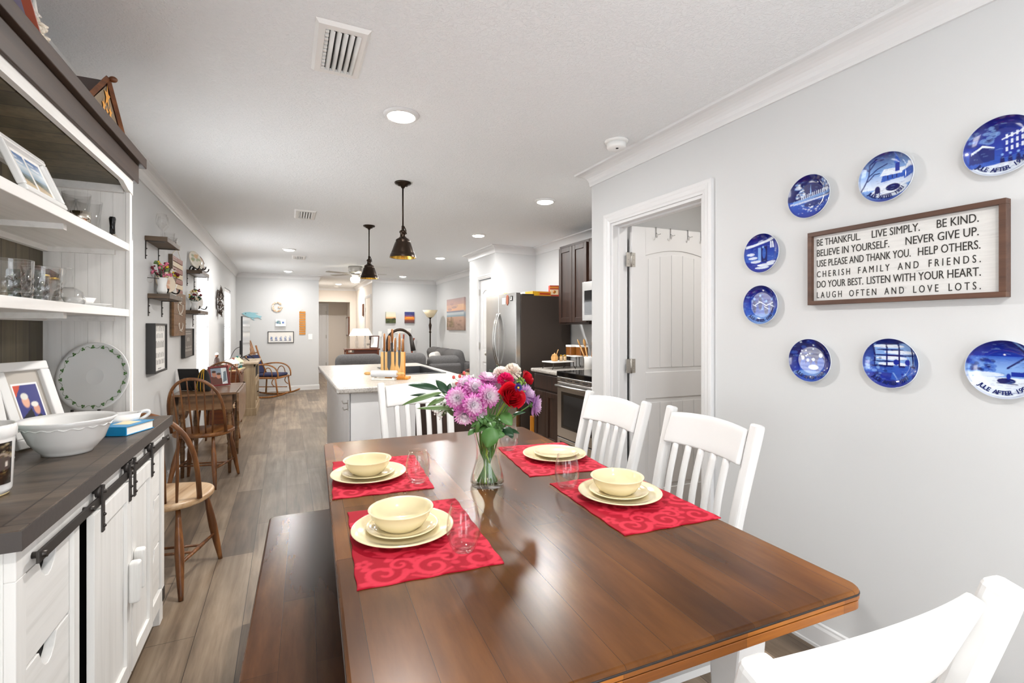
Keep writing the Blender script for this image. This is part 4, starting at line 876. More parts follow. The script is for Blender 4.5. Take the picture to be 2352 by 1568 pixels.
def drawer(y0, y1, z0, z1, face=D_ - .012):      # drawer with a scooped finger pull in its upper edge
    m = MB(); w_ = y1 - y0; yc = y0 + w_ * .5; n = 16
    prof = [(y0 + w_ * k / n, z1 - (.05 * max(0, math.cos((k / n - .5) * PI / .36)) ** .6 if abs(k / n - .5) < .18 else 0)) for k in range(n + 1)]
    vs = [(x, y, z) for x in (face - .018, face + .003) for y, z in [(y0, z0), (y1, z0)] + prof[::-1]]; k_ = n + 3
    m.add(vs, [tuple(range(k_))[::-1], tuple(range(k_, 2 * k_))] + [(i, (i + 1) % k_, k_ + (i + 1) % k_, k_ + i) for i in range(k_)])
    d = m.build('drawer', 'hutch_white_y', t, bev=.0015); MB().box(face - .022, yc - .07, z1 - .06, face - .019, yc + .07, z1 - .001).build('scoop_shade', 'hollow_shade', d)  # dark sheet behind the scoop, its shade put into the colour
for y0, y1 in ((.05, .30), (1.03, L_ - .05)):
    for k in range(3): drawer(y0, y1, .165 + k * .21, .165 + k * .21 + .203)
MB().box(D_ - .05, .305, .16, D_ - .042, 1.02, .8).build('shadow_gap', 'hollow_shade', t)  # dark sheet painting the shade seen between the barn doors
for y0, y1 in ((.30, .335), (1.0, 1.028)): MB().box(D_ - .02, y0, .155, D_, y1, .8).build('stile', 'hutch_white', t)
MB().box(D_ + .013, .05, .812, D_ + .019, 1.32, .838).build('barn_rail', 'black_metal', t, bev=.0008)
for y in (.07, .36, .73, 1.29): MB().cyl((D_ + .0, y, .825), (D_ + .026, y, .825), .0075, n=10).build('rail_bolt', 'bolt_metal', t)
for y0, y1, ys, kn, kz in ((.37, .722, (.43, .698), .697, .0), (.73, 1.015, (.752, .993), .755, .02)):
    dr = MB(); x0, x1 = D_ + .004, D_ + .022; z0, z1 = .135, .803
    for q in ((y0, z0, y0 + .05, z1), (y1 - .05, z0, y1, z1), (y0 + .05, z0, y1 - .05, z0 + .055), (y0 + .05, z1 - .06, y1 - .05, z1)): dr.box(x0, q[0], q[1], x1, q[2], q[3])
    dr.box(x0, y0 + .045, z0 + .05, x0 + .008, y1 - .045, z1 - .05); dd = dr.build('barn_door', 'hutch_white', t, bev=.0015)
    for y in ys:
        h = MB(); h.box(x1, y - .009, .735, x1 + .005, y + .009, .868).box(x1 - .012, y - .009, .864, x1 + .005, y + .009, .869); hg = h.build('roller_strap', 'black_metal', dd, bev=.001)
        MB().cyl((D_ + .009, y, .852), (D_ + .0225, y, .852), .017, n=24).cyl((D_ + .0, y, .852), (D_ + .034, y, .852), .006, n=8).build('roller', 'black_metal', dd)
        for zb in (.752, .785): MB().sph((x1 + .006, y, zb), .005, 8, 5).build('strap_bolt', 'bolt_metal', dd)
    MB().box(x1, kn - .017, .39 + kz, x1 + .032, kn + .017, .53 + kz).build('pull_block', 'hutch_white', dd, bev=.009, seg=3)
for q in (.02, L_ - .02): MB().box(D_ + .0, q - .018, .095, D_ + .003, q + .018, .15).build('corner_plate', 'black_metal', t)
# open shelf unit standing on the sideboard
UX1 = -.61; US, UE = 1.36, 2.60
t = thing('hutch_shelves', 'white open hutch with dark plank back and cornice, on top of the sideboard', 'shelf unit', (LW + .012, US, .9185))
uw = UX1 - (LW + .012); ul = UE - US
def zc(z): return z - .9185
MB().box(.012, 0, 0, uw - .012, .026, zc(1.965)).build('side_panel', 'hutch_white', t)
s_ = MB().box(.012, ul - .026, 0, uw - .012, ul, zc(1.965))
for k in range(6): s_.box(.03 + k * .042, ul - .0285, 0, .03 + k * .042 + .0405, ul - .026, zc(1.965))
s_.build('side_panel', 'hutch_white', t)
for y in (0, ul - .03): MB().box(uw - .016, y, 0, uw, y + .03, zc(1.965)).build('front_post', 'hutch_white', t, bev=.002)
MB().box(0, 0, 0, .012, ul, zc(1.965)).build('back_panel', 'hutch_back', t)
for z in (1.372, 1.655):
    h_ = MB().box(.012, .026, zc(z), uw - .004, ul - .026, zc(z) + .031).build('shelf', 'hutch_white_y', t, bev=.002)
    b_ = MB(); b_.box(.012, .026, zc(z) - .02, .032, ul - .026, zc(z)).box(.02, ul - .045, zc(z) - .02, uw - .05, ul - .028, zc(z)); b_.box(.03, .62, zc(z) - .018, uw - .03, .645, zc(z)); b_.build('shelf_cleat', 'hutch_white_y', h_)
MB().box(.012, .026, zc(1.93), uw - .02, ul - .026, zc(1.945)).build('top_panel', 'hutch_back', t)
vv = MB(); n = 18          # valance with shaped ends
top_ = [(ul * k / n, zc(1.965)) for k in range(n + 1)]; low = [(ul * k / n, zc(1.93) - (.028 if k in (0, n) else .02 if k in (1, n - 1) else .0)) for k in range(n + 1)]
vv.add([(x, y, z) for x in (uw - .014, uw + .003) for y, z in low + top_[::-1]], [tuple(range(2 * n + 2))[::-1], tuple(range(2 * n + 2, 4 * n + 4))] + [(i, (i + 1) % (2 * n + 2), 2 * n + 2 + (i + 1) % (2 * n + 2), 2 * n + 2 + i) for i in range(2 * n + 2)]); vv.build('valance', 'hutch_white_y', t)
MB().box(.012, .026, zc(1.90), .034, ul - .026, zc(1.945)).box(.03, ul - .05, zc(1.90), uw - .02, ul - .028, zc(1.93)).build('top_cleat', 'hutch_white_y', t)
cn = MB(); cn.box(-.0, -.04, zc(1.965), uw + .014, ul + .045, zc(2.045)).box(0, -.07, zc(2.045), uw + .034, ul + .085, zc(2.09)); cn.build('cornice', 'hutch_cornice', t, bev=.003)
# on the sideboard top
ST = .9188
bw = thing('serving_bowl', 'large white glazed serving bowl with a wavy rim on the sideboard', 'bowl', (-.645, 2.03, ST))
MB().lathe([(0, .012), (.065, .014), (.095, .036), (.12, .078), (.132, .102), (.147, .113), (.151, .11), (.14, .098), (.130, .084), (.112, .042), (.09, .017), (.077, .006), (.075, 0), (.07, 0), (.068, .005), (0, .005)], 64, M=Matrix.Diagonal((.84, .84, 1, 1))).build('body', 'white_glaze', bw)
MB().tube([((.1345 + .0015 * math.sin(k * .9)) * math.cos(2 * PI * k / 120), (.1345 + .0015 * math.sin(k * .9)) * math.sin(2 * PI * k / 120), .0895 + .0025 * math.sin(2 * PI * k * 20 / 120)) for k in range(120)], .0022, 6, closed=True, M=Matrix.Diagonal((.84, .84, 1, 1))).build('wavy_band', 'white_glaze', bw)
pb = thing('platter', 'large round white platter with a green shamrock border, propped at the back of the sideboard', 'platter', (-.718, 2.488, ST + .062), rot=(math.radians(-8), 0, math.radians(-20)))
PR = .144; cz = PR
lp = [(q * .14 / .178, w_) for q, w_ in [(0, 0), (.042, -.0001), (.0425, -.0002), (.044, -.0001), (.075, -.0003), (.09, -.001), (.12, -.003), (.165, -.010), (.178, -.014), (.179, -.011), (.17, -.003), (.12, .005), (0, .005)]]
for s2 in (-1, 1): MB().tube([(s2 * .05, .03, -.061), (s2 * .05, -.02, -.059), (s2 * .05, -.03, .012)], .005, 6).build('stand_foot', 'black_metal', pb)
MB().lathe([(r, -z) for r, z in lp], 80, M=TX(0, 0, cz) @ Matrix.Rotation(PI / 2, 4, 'X')).build('dish', 'white_glaze', pb)
vn = MB()
for k in range(20):
    a = 2 * PI * k / 20 + .1; rr = .122
    vn.tube([((rr + .006 * math.sin(a * 10 + q)) * math.cos(a + q * .05), -.0102 - .0005, cz + (rr + .006 * math.sin(a * 10 + q)) * math.sin(a + q * .05)) for q in range(6)], .0006, 4)
    lf = MB()
    for j in range(3): lf.sph(((rr + .0045 * math.cos(j * 2.1)) * math.cos(a) + .004 * math.sin(j * 2.1) * math.sin(a), -.0102, cz + (rr + .0045 * math.cos(j * 2.1)) * math.sin(a) - .004 * math.sin(j * 2.1) * math.cos(a)), (.0036, .0016, .0036), 7, 5)
    lf.build('shamrock', 'leaf_green', pb)
vn.build('vine', 'leaf_olive', pb)
cp = thing('gravy_boat', 'white glazed gravy boat between the bowl and the platter', 'gravy boat', (-.605, 2.40, ST), math.radians(20))
MB().lathe([(0, .01), (.03, .01), (.05, .035), (.056, .06), (.06, .062), (.054, .034), (.034, .004), (.03, 0), (0, 0)], 36, M=Matrix.Diagonal((1.2, .8, 1, 1))).build('body', 'white_glaze', cp)
MB().tube(bez([(.06, 0, .055), (.1, 0, .08), (.115, 0, .05), (.065, 0, .03)], 10), .007, 8).build('handle', 'white_glaze', cp)
bk = thing('book', 'thick bright blue hardback book lying on the sideboard', 'book', (-.565, 2.33, ST), math.radians(68))
c = MB(); c.box(-.075, -.055, 0, .075, .055, .003).box(-.075, -.055, .031, .075, .055, .034).box(-.078, -.055, 0, -.073, .055, .034); c.build('cover', 'book_blue', bk, bev=.001); MB().box(-.073, -.051, .003, .071, .051, .031).build('pages', 'page_white', bk)
MB().box(-.03, -.03, .034, .04, .03, .0346).build('title_panel', 'cream_box', bk)
cr = thing('crock', 'white stoneware crock with a dark photograph of a house, at the left frame edge', 'crock', (-.672, 1.585, ST))
MB().lathe([(0, .02), (.056, .022), (.063, .17), (.066, .172), (.069, .17), (.0695, .145), (.066, .14), (.0655, .136), (.0605, .015), (.058, .006), (0, .006)], 56).build('body', 'white_glaze', cr)
MB().lathe([(0, 0), (.054, 0), (.058, .0065), (0, .0065)], 40).build('foot_ring', 'foot_tan', cr)
cv = Cv(60, 80, '#1d1916', 1.35); cv.blotch(80, ['#6a5a44', '#a08c68', '#2a241c', '#d8c8a4'], .02, .06, .55, 1, .5); cv.poly([(.1, .3), (.95, .36), (.95, .62), (.7, .68), (.1, .48)], '#4c4440'); cv.poly([(.05, .5), (.7, .72), (.98, .6), (.98, .64), (.7, .77), (.05, .55)], '#94867a'); cv.rect(.42, .38, .52, .52, '#d8d0c4').rect(.44, .4, .5, .5, '#241f1c').rect(.78, .42, .86, .54, '#d8d0c4'); cv.rect(0, 0, 1, .24, '#2c241c'); cv.blotch(25, ['#8a7448', '#4c3c22'], .02, .05, .18, .34, .6)
MB().grid(30, 40, lambda u, v: ((.0613 + .0045 * (.2 + .6 * v) + .0013) * math.cos(-1.35 + 1.25 * u), (.0613 + .0045 * (.2 + .6 * v) + .0013) * math.sin(-1.35 + 1.25 * u), .03 + .1 * v), cfn=lambda u, v: tuple(cv.at(u, v))).build('house_photo', 'photo_gloss', cr, fix=False)
def photo_frame(label, loc, rz, tilt, w, h, fw, cv, mat='white_glaze', dep=.018, cat='picture frame', name='photo_frame', mul=False, grp=None):
    t = thing(name, label, cat, loc, rot=(math.radians(-tilt), 0, rz), group=grp); f = MB()
    for q in ((-w / 2, 0, w / 2, fw), (-w / 2, h - fw, w / 2, h), (-w / 2, fw, -w / 2 + fw, h - fw), (w / 2 - fw, fw, w / 2, h - fw)): f.box(q[0], -dep, q[1], q[2], 0, q[3])
    f.build('frame', mat, t, bev=min(.004, fw * .2)); MB().box(-w / 2 + fw * .5, -.004, fw * .5, w / 2 - fw * .5, -.001, h - fw * .5).build('backing', 'page_white', t)
    print_mb(cv, w - 2 * fw, h - 2 * fw, -.0055, None, fw).build('print', 'photo_gloss', t, fix=False); return t
def cv_couple():
    cv = Cv(56, 76, '#b9b2a8', 1.4); cv.rect(.13, .0, .87, .82, '#f2f0ee').rect(.18, .03, .82, .79, '#3d3f7c'); cv.poly([(.18, .79), (.38, .79), (.18, .62)], '#c4503c'); cv.poly([(.18, .3), (.5, .44), (.56, .03), (.18, .03)], '#22202a'); cv.ell(.4, .55, .1, .1, '#e0ab92'); cv.ell(.4, .62, .1, .05, '#dcd8d0')
    cv.poly([(.5, .03), (.56, .3), (.7, .34), (.82, .22), (.82, .03)], '#2b2b2e'); cv.ell(.64, .42, .085, .085, '#d79c84'); cv.ell(.62, .49, .1, .04, '#e4e0d8'); return cv
photo_frame('ornate white frame with a photo of two people, leaning between the bowl and the crock', (-.76, 2.185, ST), math.radians(62), 20, .18, .30, .032, cv_couple(), dep=.02)
cv = Cv(50, 66, '#dfe9e4', 1.35); cv.rect(0, .0, 1, .3, '#7fa8a4').rect(0, .3, 1, .36, '#f3f1ec').blotch(30, ['#7fae5e', '#a8c88a', '#d8e4d0'], .05, .12, .36, .6, .7).rect(0, .62, 1, .7, '#e2c9a0')
photo_frame('white frame with a pale green print at the far left, behind the crock', (-.81, 1.90, ST), math.radians(66), 12, .2, .38, .025, cv)
# on the lower shelf (z 1.403) and the upper shelf (z 1.686)
S1, S2 = 1.4035, 1.6865
def tumbler(loc, label, first=[]):
    if first: return dup(first[0], loc, None, label)
    R = .046; H = .098
    def outer(u, v):                 # wedge and diamond cuts on the lower two thirds
        a = 2 * PI * u; z = H * v; d = abs(((8 * u + 4 * v) % 1) - .5) + abs(((8 * u - 4 * v) % 1) - .5) if v < .55 else .5 + .9 * max(0, .82 - v) * abs(((16 * u) % 1) - .5)
        r = R * (.93 + .07 * v) - .0045 * (d - .5) * (1 if .06 < v < .85 else .1); return (r * math.cos(a), r * math.sin(a), z)
    m = MB(); m.grid(64, 17, outer, sm=False, cu=True)
    m.lathe([(R, H), (R - .001, H + .0012), (R - .003, H), (R * .88, .03), (R * .8, .014), (0, .014)], 48, cap=False); m.lathe([(0, 0), (R * .93, 0)], 48, cap=False)
    o = tag(m.build('crystal_tumbler', 'cut_crystal', fix=False), label, 'glass', 'cut crystal tumblers'); o.location = loc; first.append(o); return o
tumbler((-.655, 1.695, S1), 'cut crystal tumbler at the left, on the front of the lower hutch shelf'); tumbler((-.652, 1.868, S1), 'cut crystal tumbler beside the upturned glass bell, on the lower hutch shelf'); tumbler((-.755, 1.77, S1 + .0), 'cut crystal tumbler at the back left of the lower hutch shelf'); tumbler((-.756, 1.772, S1 + .1005), 'cut crystal tumbler stacked on top at the far left of the lower hutch shelf')
for i, (p, lb) in enumerate((((-.75, 2.12), 'glass shaker with a dark pointed lid, left of two behind the crystal tumblers'), ((-.765, 2.24), 'glass shaker with a dark pointed lid, right of two behind the crystal tumblers'))):
    if i == 0:
        t = thing('glass_shaker', lb, 'shaker', (*p, S1), group='dark lidded glass shakers'); sk = t
        MB().lathe([(0, .004), (.024, .004), (.026, .09), (.028, .092), (.028, 0), (0, 0)], 24).build('jar', 'clear_glass', t)
        MB().lathe([(0, .092), (.029, .092), (.029, .099), (0, .099)], 24).build('collar', 'gold_metal', t); MB().lathe([(0, .099), (.027, .099), (.03, .112), (.006, .128), (0, .131)], 6, sm=False).build('lid', 'amber_glass', t)
    else: dup(sk, (*p, S1), None, lb)
o = tag(MB().lathe([(0, .006), (.034, .006), (.04, .09), (.042, .1), (.044, .1), (.042, .05), (.036, 0), (0, 0)], 32).build('green_glass', 'green_glass'), 'green drinking glass behind the right crystal tumbler', 'glass'); o.location = (-.74, 2.01, S1)
t = thing('glass_bell', 'cut glass dinner bell with a clear stem handle on the lower hutch shelf', 'bell', (-.685, 2.165, S1))
MB().lathe([(.043, 0), (.042, .02), (.036, .045), (.018, .058), (.012, .06)], 32, cap=False).build('bell', 'cut_crystal', t, solid=.003); MB().lathe([(0, .056), (.013, .058), (.016, .066), (.01, .078), (.012, .1), (.008, .118), (.014, .128), (0, .13)], 10, sm=False).build('handle', 'clear_glass', t)
o = tag(MB().lathe([(0, .005), (.06, .005), (.1, .013), (.104, .014), (.06, .0), (0, 0)], 48).build('dish_plate', 'white_glaze'), 'flat white plate on the right of the lower hutch shelf', 'plate'); o.location = (-.735, 2.41, S1)
o = tag(MB().lathe([(0, .006), (.035, .007), (.05, .03), (.052, .031), (.038, .003), (.03, 0), (0, 0)], 40).build('small_dish', 'white_glaze'), 'small white dish standing on the flat white plate in the hutch', 'dish'); o.location = (-.735, 2.42, S1 + .0072)
cv = Cv(70, 60, '#f1f0ec', .8)
for a, b in ((.1, .47), (.53, .9)):
    for y0, c0, y1, c1 in ((.08, '#cdb996', .3, '#b39c78'), (.3, '#5f6c5a', .42, '#7d8d98'), (.42, '#8fa9bc', .62, '#dfe6ea'), (.62, '#c6d6e2', .9, '#2f5f9a')):
        q = np.array(cv.a); cv.grad(y0, c0, y1, c1); m = ((cv.X >= a) & (cv.X <= b))[..., None]; cv.a = np.where(m, cv.a, q)
    cv.poly([(a, .3), (b, .2), (b, .28), (a, .42)], '#3e4b44', .8); cv.ell((a + b) / 2, .7, .12, .03, '#ffffff', .7); cv.ell(a + .1, .8, .1, .03, '#eef2f6', .6)
photo_frame('white frame with two beach photographs, leaning on the upper hutch shelf', (-.636, 1.825, S2), math.radians(90), 22, .26, .158, .018, cv, dep=.018)
o = tag(MB().lathe([(0, .006), (.035, .006), (.04, .05), (.043, .052), (.038, .002), (0, 0)], 32).build('silver_cup', 'silver'), 'polished silver cup left of the beach photographs on the upper hutch shelf', 'cup'); o.location = (-.72, 1.66, S2)
for i, (p, lb) in enumerate((((-.76, 2.34, S2), 'clear conical glass nearest the beach photographs on the upper hutch shelf'), ((-.69, 2.25, S2), 'clear conical glass in the middle of the upper hutch shelf'), ((-.69, 2.37, S2), 'clear conical glass on the right of the upper hutch shelf'))):
    if i == 0: hg = tag(MB().lathe([(0, .01), (.026, .01), (.04, .125), (.0415, .125), (.03, .03), (.028, 0), (0, 0)], 32).build('tall_glass', 'clear_glass'), lb, 'glass', 'clear glasses on the upper shelf'); hg.location = p
    else: dup(hg, p, None, lb)
o = tag(MB().lathe([(0, .004), (.024, .004), (.026, .034), (.028, .035), (.026, .0), (0, 0)], 24).build('silver_jigger', 'silver'), 'small silver cup in front of the middle conical glass', 'cup'); o.location = (-.64, 2.12, S2)
t = thing('hand_bell', 'small silver hand bell with a black turned handle on the upper hutch shelf', 'bell', (-.655, 2.51, S2))
MB().lathe([(0, .03), (.008, .03), (.014, .024), (.022, .01), (.03, 0), (0, 0)], 24).build('bell', 'silver', t); MB().lathe([(0, .028), (.01, .03), (.009, .06), (.012, .09), (.01, .098), (0, .1)], 16).build('handle', 'black_gloss', t)
# on top of the cornice
CT = 2.0905
t = thing('nativity_stable', 'brown wooden A-shaped box with gold stars on its front, on the hutch top', 'ornament', (-.655, 2.235, CT), 0)
hh, ww, dd = .145, .185, .05      # triangular front at +y end of the box, facing along local -y
MB().add([(-dd, -ww, 0), (-dd, 0, hh), (-dd, ww, 0), (dd, -ww, 0), (dd, 0, hh), (dd, ww, 0)], [(0, 1, 2), (5, 4, 3), (0, 3, 4, 1), (1, 4, 5, 2), (2, 5, 3, 0)]).build('roof', 'roof_brown', t, bev=.003)
tr = MB()
for a, b in (((dd + .006, -ww - .006, 0), (dd + .006, 0, hh + .008)), ((dd + .006, ww + .006, 0), (dd + .006, 0, hh + .008)), ((dd + .006, -ww, .006), (dd + .006, ww, .006))): tr.tube([a, b], .011, 4, up=(1, 0, 0), sm=False)
tr.build('gable_trim', 'chalet_wood', t); MB().sph((dd + .024, 0, hh + .008), (.014, .011, .011), 10, 7).build('finial', 'chalet_wood', t)
MB().add([(dd + .004, -ww * .8, .012), (dd + .004, 0, hh * .86), (dd + .004, ww * .8, .012)], [(0, 1, 2)]).build('gable_panel', 'gable_brown', t, fix=False)
st = MB()
for cy, cz_, s2 in ((0, .085, .034), (-.035, .04, .022), (.035, .04, .022), (0, .03, .018)): st.add([(dd + .007, cy + s2 * (1 if k % 2 == 0 else .4) * math.sin(k * PI / 5), cz_ + s2 * 1.3 * (1 if k % 2 == 0 else .4) * math.cos(k * PI / 5)) for k in range(10)], [tuple(range(10))])
st.build('star', 'star_gold', t, fix=False)
t = thing('speaker_box', 'black box behind the wooden A-shaped box on top of the hutch', 'box', (-.78, 2.34, CT)); MB().box(-.07, -.1, 0, .07, .1, .178).build('cabinet', 'black_matte', t, bev=.004); MB().box(.07, -.08, .015, .074, .08, .12).build('grille', 'charcoal', t)
t = thing('driftwood_angel', 'white shell covered figure with starfish arms on top of the hutch', 'ornament', (-.645, 1.80, CT)); g = MB()
for k in range(70):
    z = random.uniform(0, .10); r = .032 * (1 - z / .2); a = random.uniform(0, 6.28); g.sph((r * math.cos(a), r * math.sin(a), z), (random.uniform(.006, .014), random.uniform(.005, .012), .006), 7, 5)
g.lathe([(0, 0), (.03, 0), (.02, .07), (.012, .11), (0, .11)], 14); g.build('body', 'shell', t); g = MB()
for a in (0, 72, 144, 216, 288): g.tube([(0, 0, .122), (.0, .042 * math.cos(math.radians(a + 18)), .122 + .042 * math.sin(math.radians(a + 18)))], [.009, .003], 6)
g.build('starfish', 'stone_white', t)
t = thing('gabled_ornament', 'red brown A-shaped frame with a purple panel at the upper left corner on the hutch', 'ornament', (-.645, 1.535, CT)); hh, ww, dd = .225, .22, .04
MB().add([(-dd, -ww, 0), (-dd, 0, hh), (-dd, ww, 0), (dd - .015, -ww, 0), (dd - .015, 0, hh), (dd - .015, ww, 0)], [(0, 1, 2), (5, 4, 3), (0, 3, 4, 1), (1, 4, 5, 2), (2, 5, 3, 0)]).build('panel', 'purple_panel', t)
for s2 in (-1, 1): MB().tube([(dd - .02, s2 * (ww + .004), 0), (dd - .02, 0, hh + .006)], .022, 4, up=(1, 0, 0), sm=False).build('side_board', 'red_brown', t, bev=.003)
# ================================================================ LEFT WALL: SHELVES AND SIGNS
def wshelf(y0, y1, z, label, first={}):
    t = wallthing('wall_shelf', label, 'shelf', 'L', (y0 + y1) / 2, z, 'small dark wooden wall shelves'); L = y1 - y0
    MB().box(-L / 2, -.135, -.034, L / 2, 0, 0).build('board', 'shelf_wood', t, bev=.002)
    for x in (-L / 2 + .02, L / 2 - .05):
        b = MB(); b.box(x - .008, -.005, -.165, x + .008, 0, -.034).box(x - .008, -.115, -.039, x + .008, 0, -.034)
        b.sph((x, -.007, -.09), .005, 8, 5).sph((x, -.007, -.14), .005, 8, 5); b.build('bracket', 'black_metal', t)
    return t
SH = [(4.225, 4.68, 1.985), (5.81, 6.30, 1.915), (4.30, 4.79, 1.575), (5.70, 6.22, 1.50)]
for (a, b, z), lb in zip(SH, ('dark wooden wall shelf holding stemmed glasses, topmost at the left', 'dark wooden wall shelf holding two plates on stands', 'dark wooden wall shelf with a white vase of pink flowers', 'dark wooden wall shelf with a small vase of pale flowers, nearest the window')): wshelf(a, b, z, lb)
for i, (y, lb) in enumerate(((4.36, 'stemmed wine glass at the near end of the top wall shelf'), (4.46, 'stemmed wine glass behind, on the top wall shelf'))):
    if i == 0: wg = tag(MB().lathe([(0, .004), (.006, .006), (.005, .075), (.012, .085), (.032, .11), (.036, .14), (.031, .185), (.032, .186), (.038, .14), (.034, .107), (.01, .08), (.007, .07), (.01, .006), (.036, .001), (.036, 0), (0, 0)], 28).build('wine_glass', 'clear_glass'), lb, 'glass', 'stemmed wine glasses'); wg.location = (-.845, y, 1.9855)
    else: dup(wg, (-.855, y, 1.9855), None, lb)
t = thing('glass_dish', 'low clear glass dish at the far end of the top wall shelf', 'dish', (-.85, 4.60, 1.9855)); MB().lathe([(0, .006), (.05, .006), (.062, .05), (.066, .05), (.055, 0), (0, 0)], 28).build('bowl', 'cut_crystal', t)
t = tag(MB().lathe([(0, .008), (.028, .008), (.034, .08), (.036, .08), (.031, 0), (0, 0)], 24).build('clear_tumbler', 'clear_glass'), 'clear tumbler in the middle of the top wall shelf', 'glass'); t.location = (-.83, 4.54, 1.9855)
def stand_plate(name, label, y, z, R, cols, rz=20, edge=None):
    t = thing(name, label, 'plate', (-.84, y, z), rot=(math.radians(-14), 0, math.radians(90 - rz))); cv = Cv(40, 40, cols[0], 1.); cv.blotch(10, cols[1:], .06, .14, .2, .85, .8, .2, .8)
    mb = MB(); vs, fs, cs = [], [], []
    for i in range(13):
        q = i / 12
        for k in range(40): a = 2 * PI * k / 40; vs.append((R * q * math.cos(a), -.002 - .012 * max(0, q - .6), .012 + R + R * q * math.sin(a))); cs.append(lin(edge) if edge and q > .88 else tuple(cv.at(.5 + .5 * q * math.cos(a), .5 + .5 * q * math.sin(a))))
    for q, yq in ((1.0, .0), (.6, .004), (.05, .004)):
        for k in range(40): a = 2 * PI * k / 40; vs.append((R * q * math.cos(a), yq, .012 + R + R * q * math.sin(a))); cs.append(lin(cols[0]))
    for i in range(15):
        for k in range(40): fs.append((i * 40 + k, i * 40 + (k + 1) % 40, (i + 1) * 40 + (k + 1) % 40, (i + 1) * 40 + k))
    mb.add(vs, fs, True, None, cs).build('dish', 'plate_glaze', t)
    return t
def easel(label, y, z, rz=20):
    t = thing('plate_stand', label, 'plate stand', (-.84, y, z), rot=(0, 0, math.radians(90 - rz)))
    for s_ in (-1, 1): MB().tube(bez([(s_ * .02, .075, .0), (s_ * .03, .05, .1), (s_ * .035, .02, .03), (s_ * .045, -.015, .004), (s_ * .05, -.05, .0), (s_ * .05, -.055, .05)], 12), .008, 7, flat=.6).build('side_scroll', 'black_gloss', t)
    MB().tube([(-.03, .045, .05), (.03, .045, .05)], .005, 6).build('crossbar', 'black_gloss', t)
stand_plate('decorative_plate', 'pale decorative plate on a stand, nearer of two on the second wall shelf', 5.93, 1.9275, .095, ['#e4dccb', '#c99a5a', '#8a9a6a'], 25); easel('black plate stand holding the nearer plate on the second wall shelf', 5.93, 1.9155, 25)
stand_plate('decorative_plate', 'plate with a brown rim on a stand, farther of two on the second shelf', 6.14, 1.9275, .09, ['#e9e0d0', '#d0a878', '#c0846a'], 25, '#6e3322'); easel('black plate stand holding the brown rimmed plate', 6.14, 1.9155, 25)
stand_plate('decorative_plate', 'cream painted plate on a black stand beside the white vase of pink flowers', 4.545, 1.5875, .085, ['#e8d8c0', '#d8a488', '#7f9460'], 35); easel('black plate stand holding the cream painted plate', 4.545, 1.5755, 35)
stand_plate('decorative_plate', 'white scalloped plate on a black stand on the wall shelf nearest the window', 5.98, 1.5125, .09, ['#eeeae4', '#e6dcd4', '#f4f0ea'], 30); easel('black plate stand holding the white scalloped plate', 5.98, 1.5005, 30)
def posy(label, y, z, cols, h=.115, x=-.845, vase='white_glaze', lab2=''):
    t = thing('flower_vase', label, 'vase', (x, y, z))
    MB().lathe([(0, .005), (.022, .006), (.03, .03), (.022, .07), (.034, h), (.037, h), (.026, .07), (.034, .03), (.026, 0), (0, 0)], 24).build('body', vase, t)
    for j, (c, n) in enumerate(cols):
        f = thing('artificial_flowers', lab2 % j if '%' in lab2 else lab2 + ', ' + c.replace('_', ' '), 'flowers', (x, y, z + h * .9), group=label[:40]); g = MB(); sg = MB()
        for k in range(n):
            a = 2.4 * k + j * 1.3; r = .018 + .045 * random.random(); p = (r * math.cos(a), r * math.sin(a) , .03 + .1 * random.random())
            sg.tube([(0, 0, -.05), p], .0015, 5)
            for q in range(6): g.sph((p[0] + random.gauss(0, .007), p[1] + random.gauss(0, .007), p[2] + random.gauss(0, .006)), random.uniform(.006, .011), 7, 5)
        g.build('blossoms', c, f); sg.build('stems', 'leaf_dark', f)
    return t
posy('white vase with green sprigs at the near end of the third wall shelf', 4.40, 1.5755, (('pink_petal', 7), ('leaf_olive', 6), ('maroon', 6), ('yellow_petal', 2)), .125, -.85, 'white_glaze', 'artificial flowers in the white vase on the third wall shelf')
posy('small cream vase at the far end of the third wall shelf', 4.69, 1.5755, (('yellow_petal', 4), ('maroon', 3), ('stone_white', 4)), .1, -.84, 'stone_white', 'artificial flowers in the cream vase on the third wall shelf')
posy('small white vase on the wall shelf nearest the window', 5.83, 1.5005, (('lamp_cream', 6), ('maroon', 5), ('yellow_petal', 2), ('leaf_dark', 5)), .09, -.85, 'white_glaze', 'artificial flowers on the shelf nearest the window')
t = thing('twig_ornament', 'clear glass cup hanging on a dark twig left of the white vase', 'ornament', (LW + .001, 4.33, 1.69)); MB().tube([(0, -.03, 0), (.06, .02, 0)], .003, 6).build('twig', 'black_metal', t); MB().sph((.02, -.05, -.01), (.02, .022, .03), 12, 8).build('cup', 'clear_glass', t)
# wooden flag of slats
t = wallthing('wooden_flag', 'hanging wooden flag of brown and cream slats with small stars', 'wall art', 'L', 5.235, 1.625); w = .50; n = 7; hh = .335
for k in range(n): MB().box(-w / 2 + .012, -.022, hh - (k + 1) * hh / n + .004, w / 2, -.008, hh - k * hh / n - .002).build('slat', 'red_slat' if k % 2 == 0 else 'cream_slat', t, bev=.001)
MB().box(-w / 2, -.03, 0, -w / 2 + .014, 0, hh).box(-w / 2 + .05, -.008, 0, w / 2 - .02, -.001, hh).build('backing', 'shelf_wood', t)
st = MB()
for k in range(4):
    for j in range(6):
        for d in range(2): st.add([(-w / 2 + .045 + j * .032 + .009 * math.sin(q * PI / 5) * (1 if q % 2 == 0 else .42), -.0226, hh - (k + .3 + .42 * d) * hh / n + .009 * math.cos(q * PI / 5) * (1 if q % 2 == 0 else .42)) for q in range(10)], [tuple(range(10))])
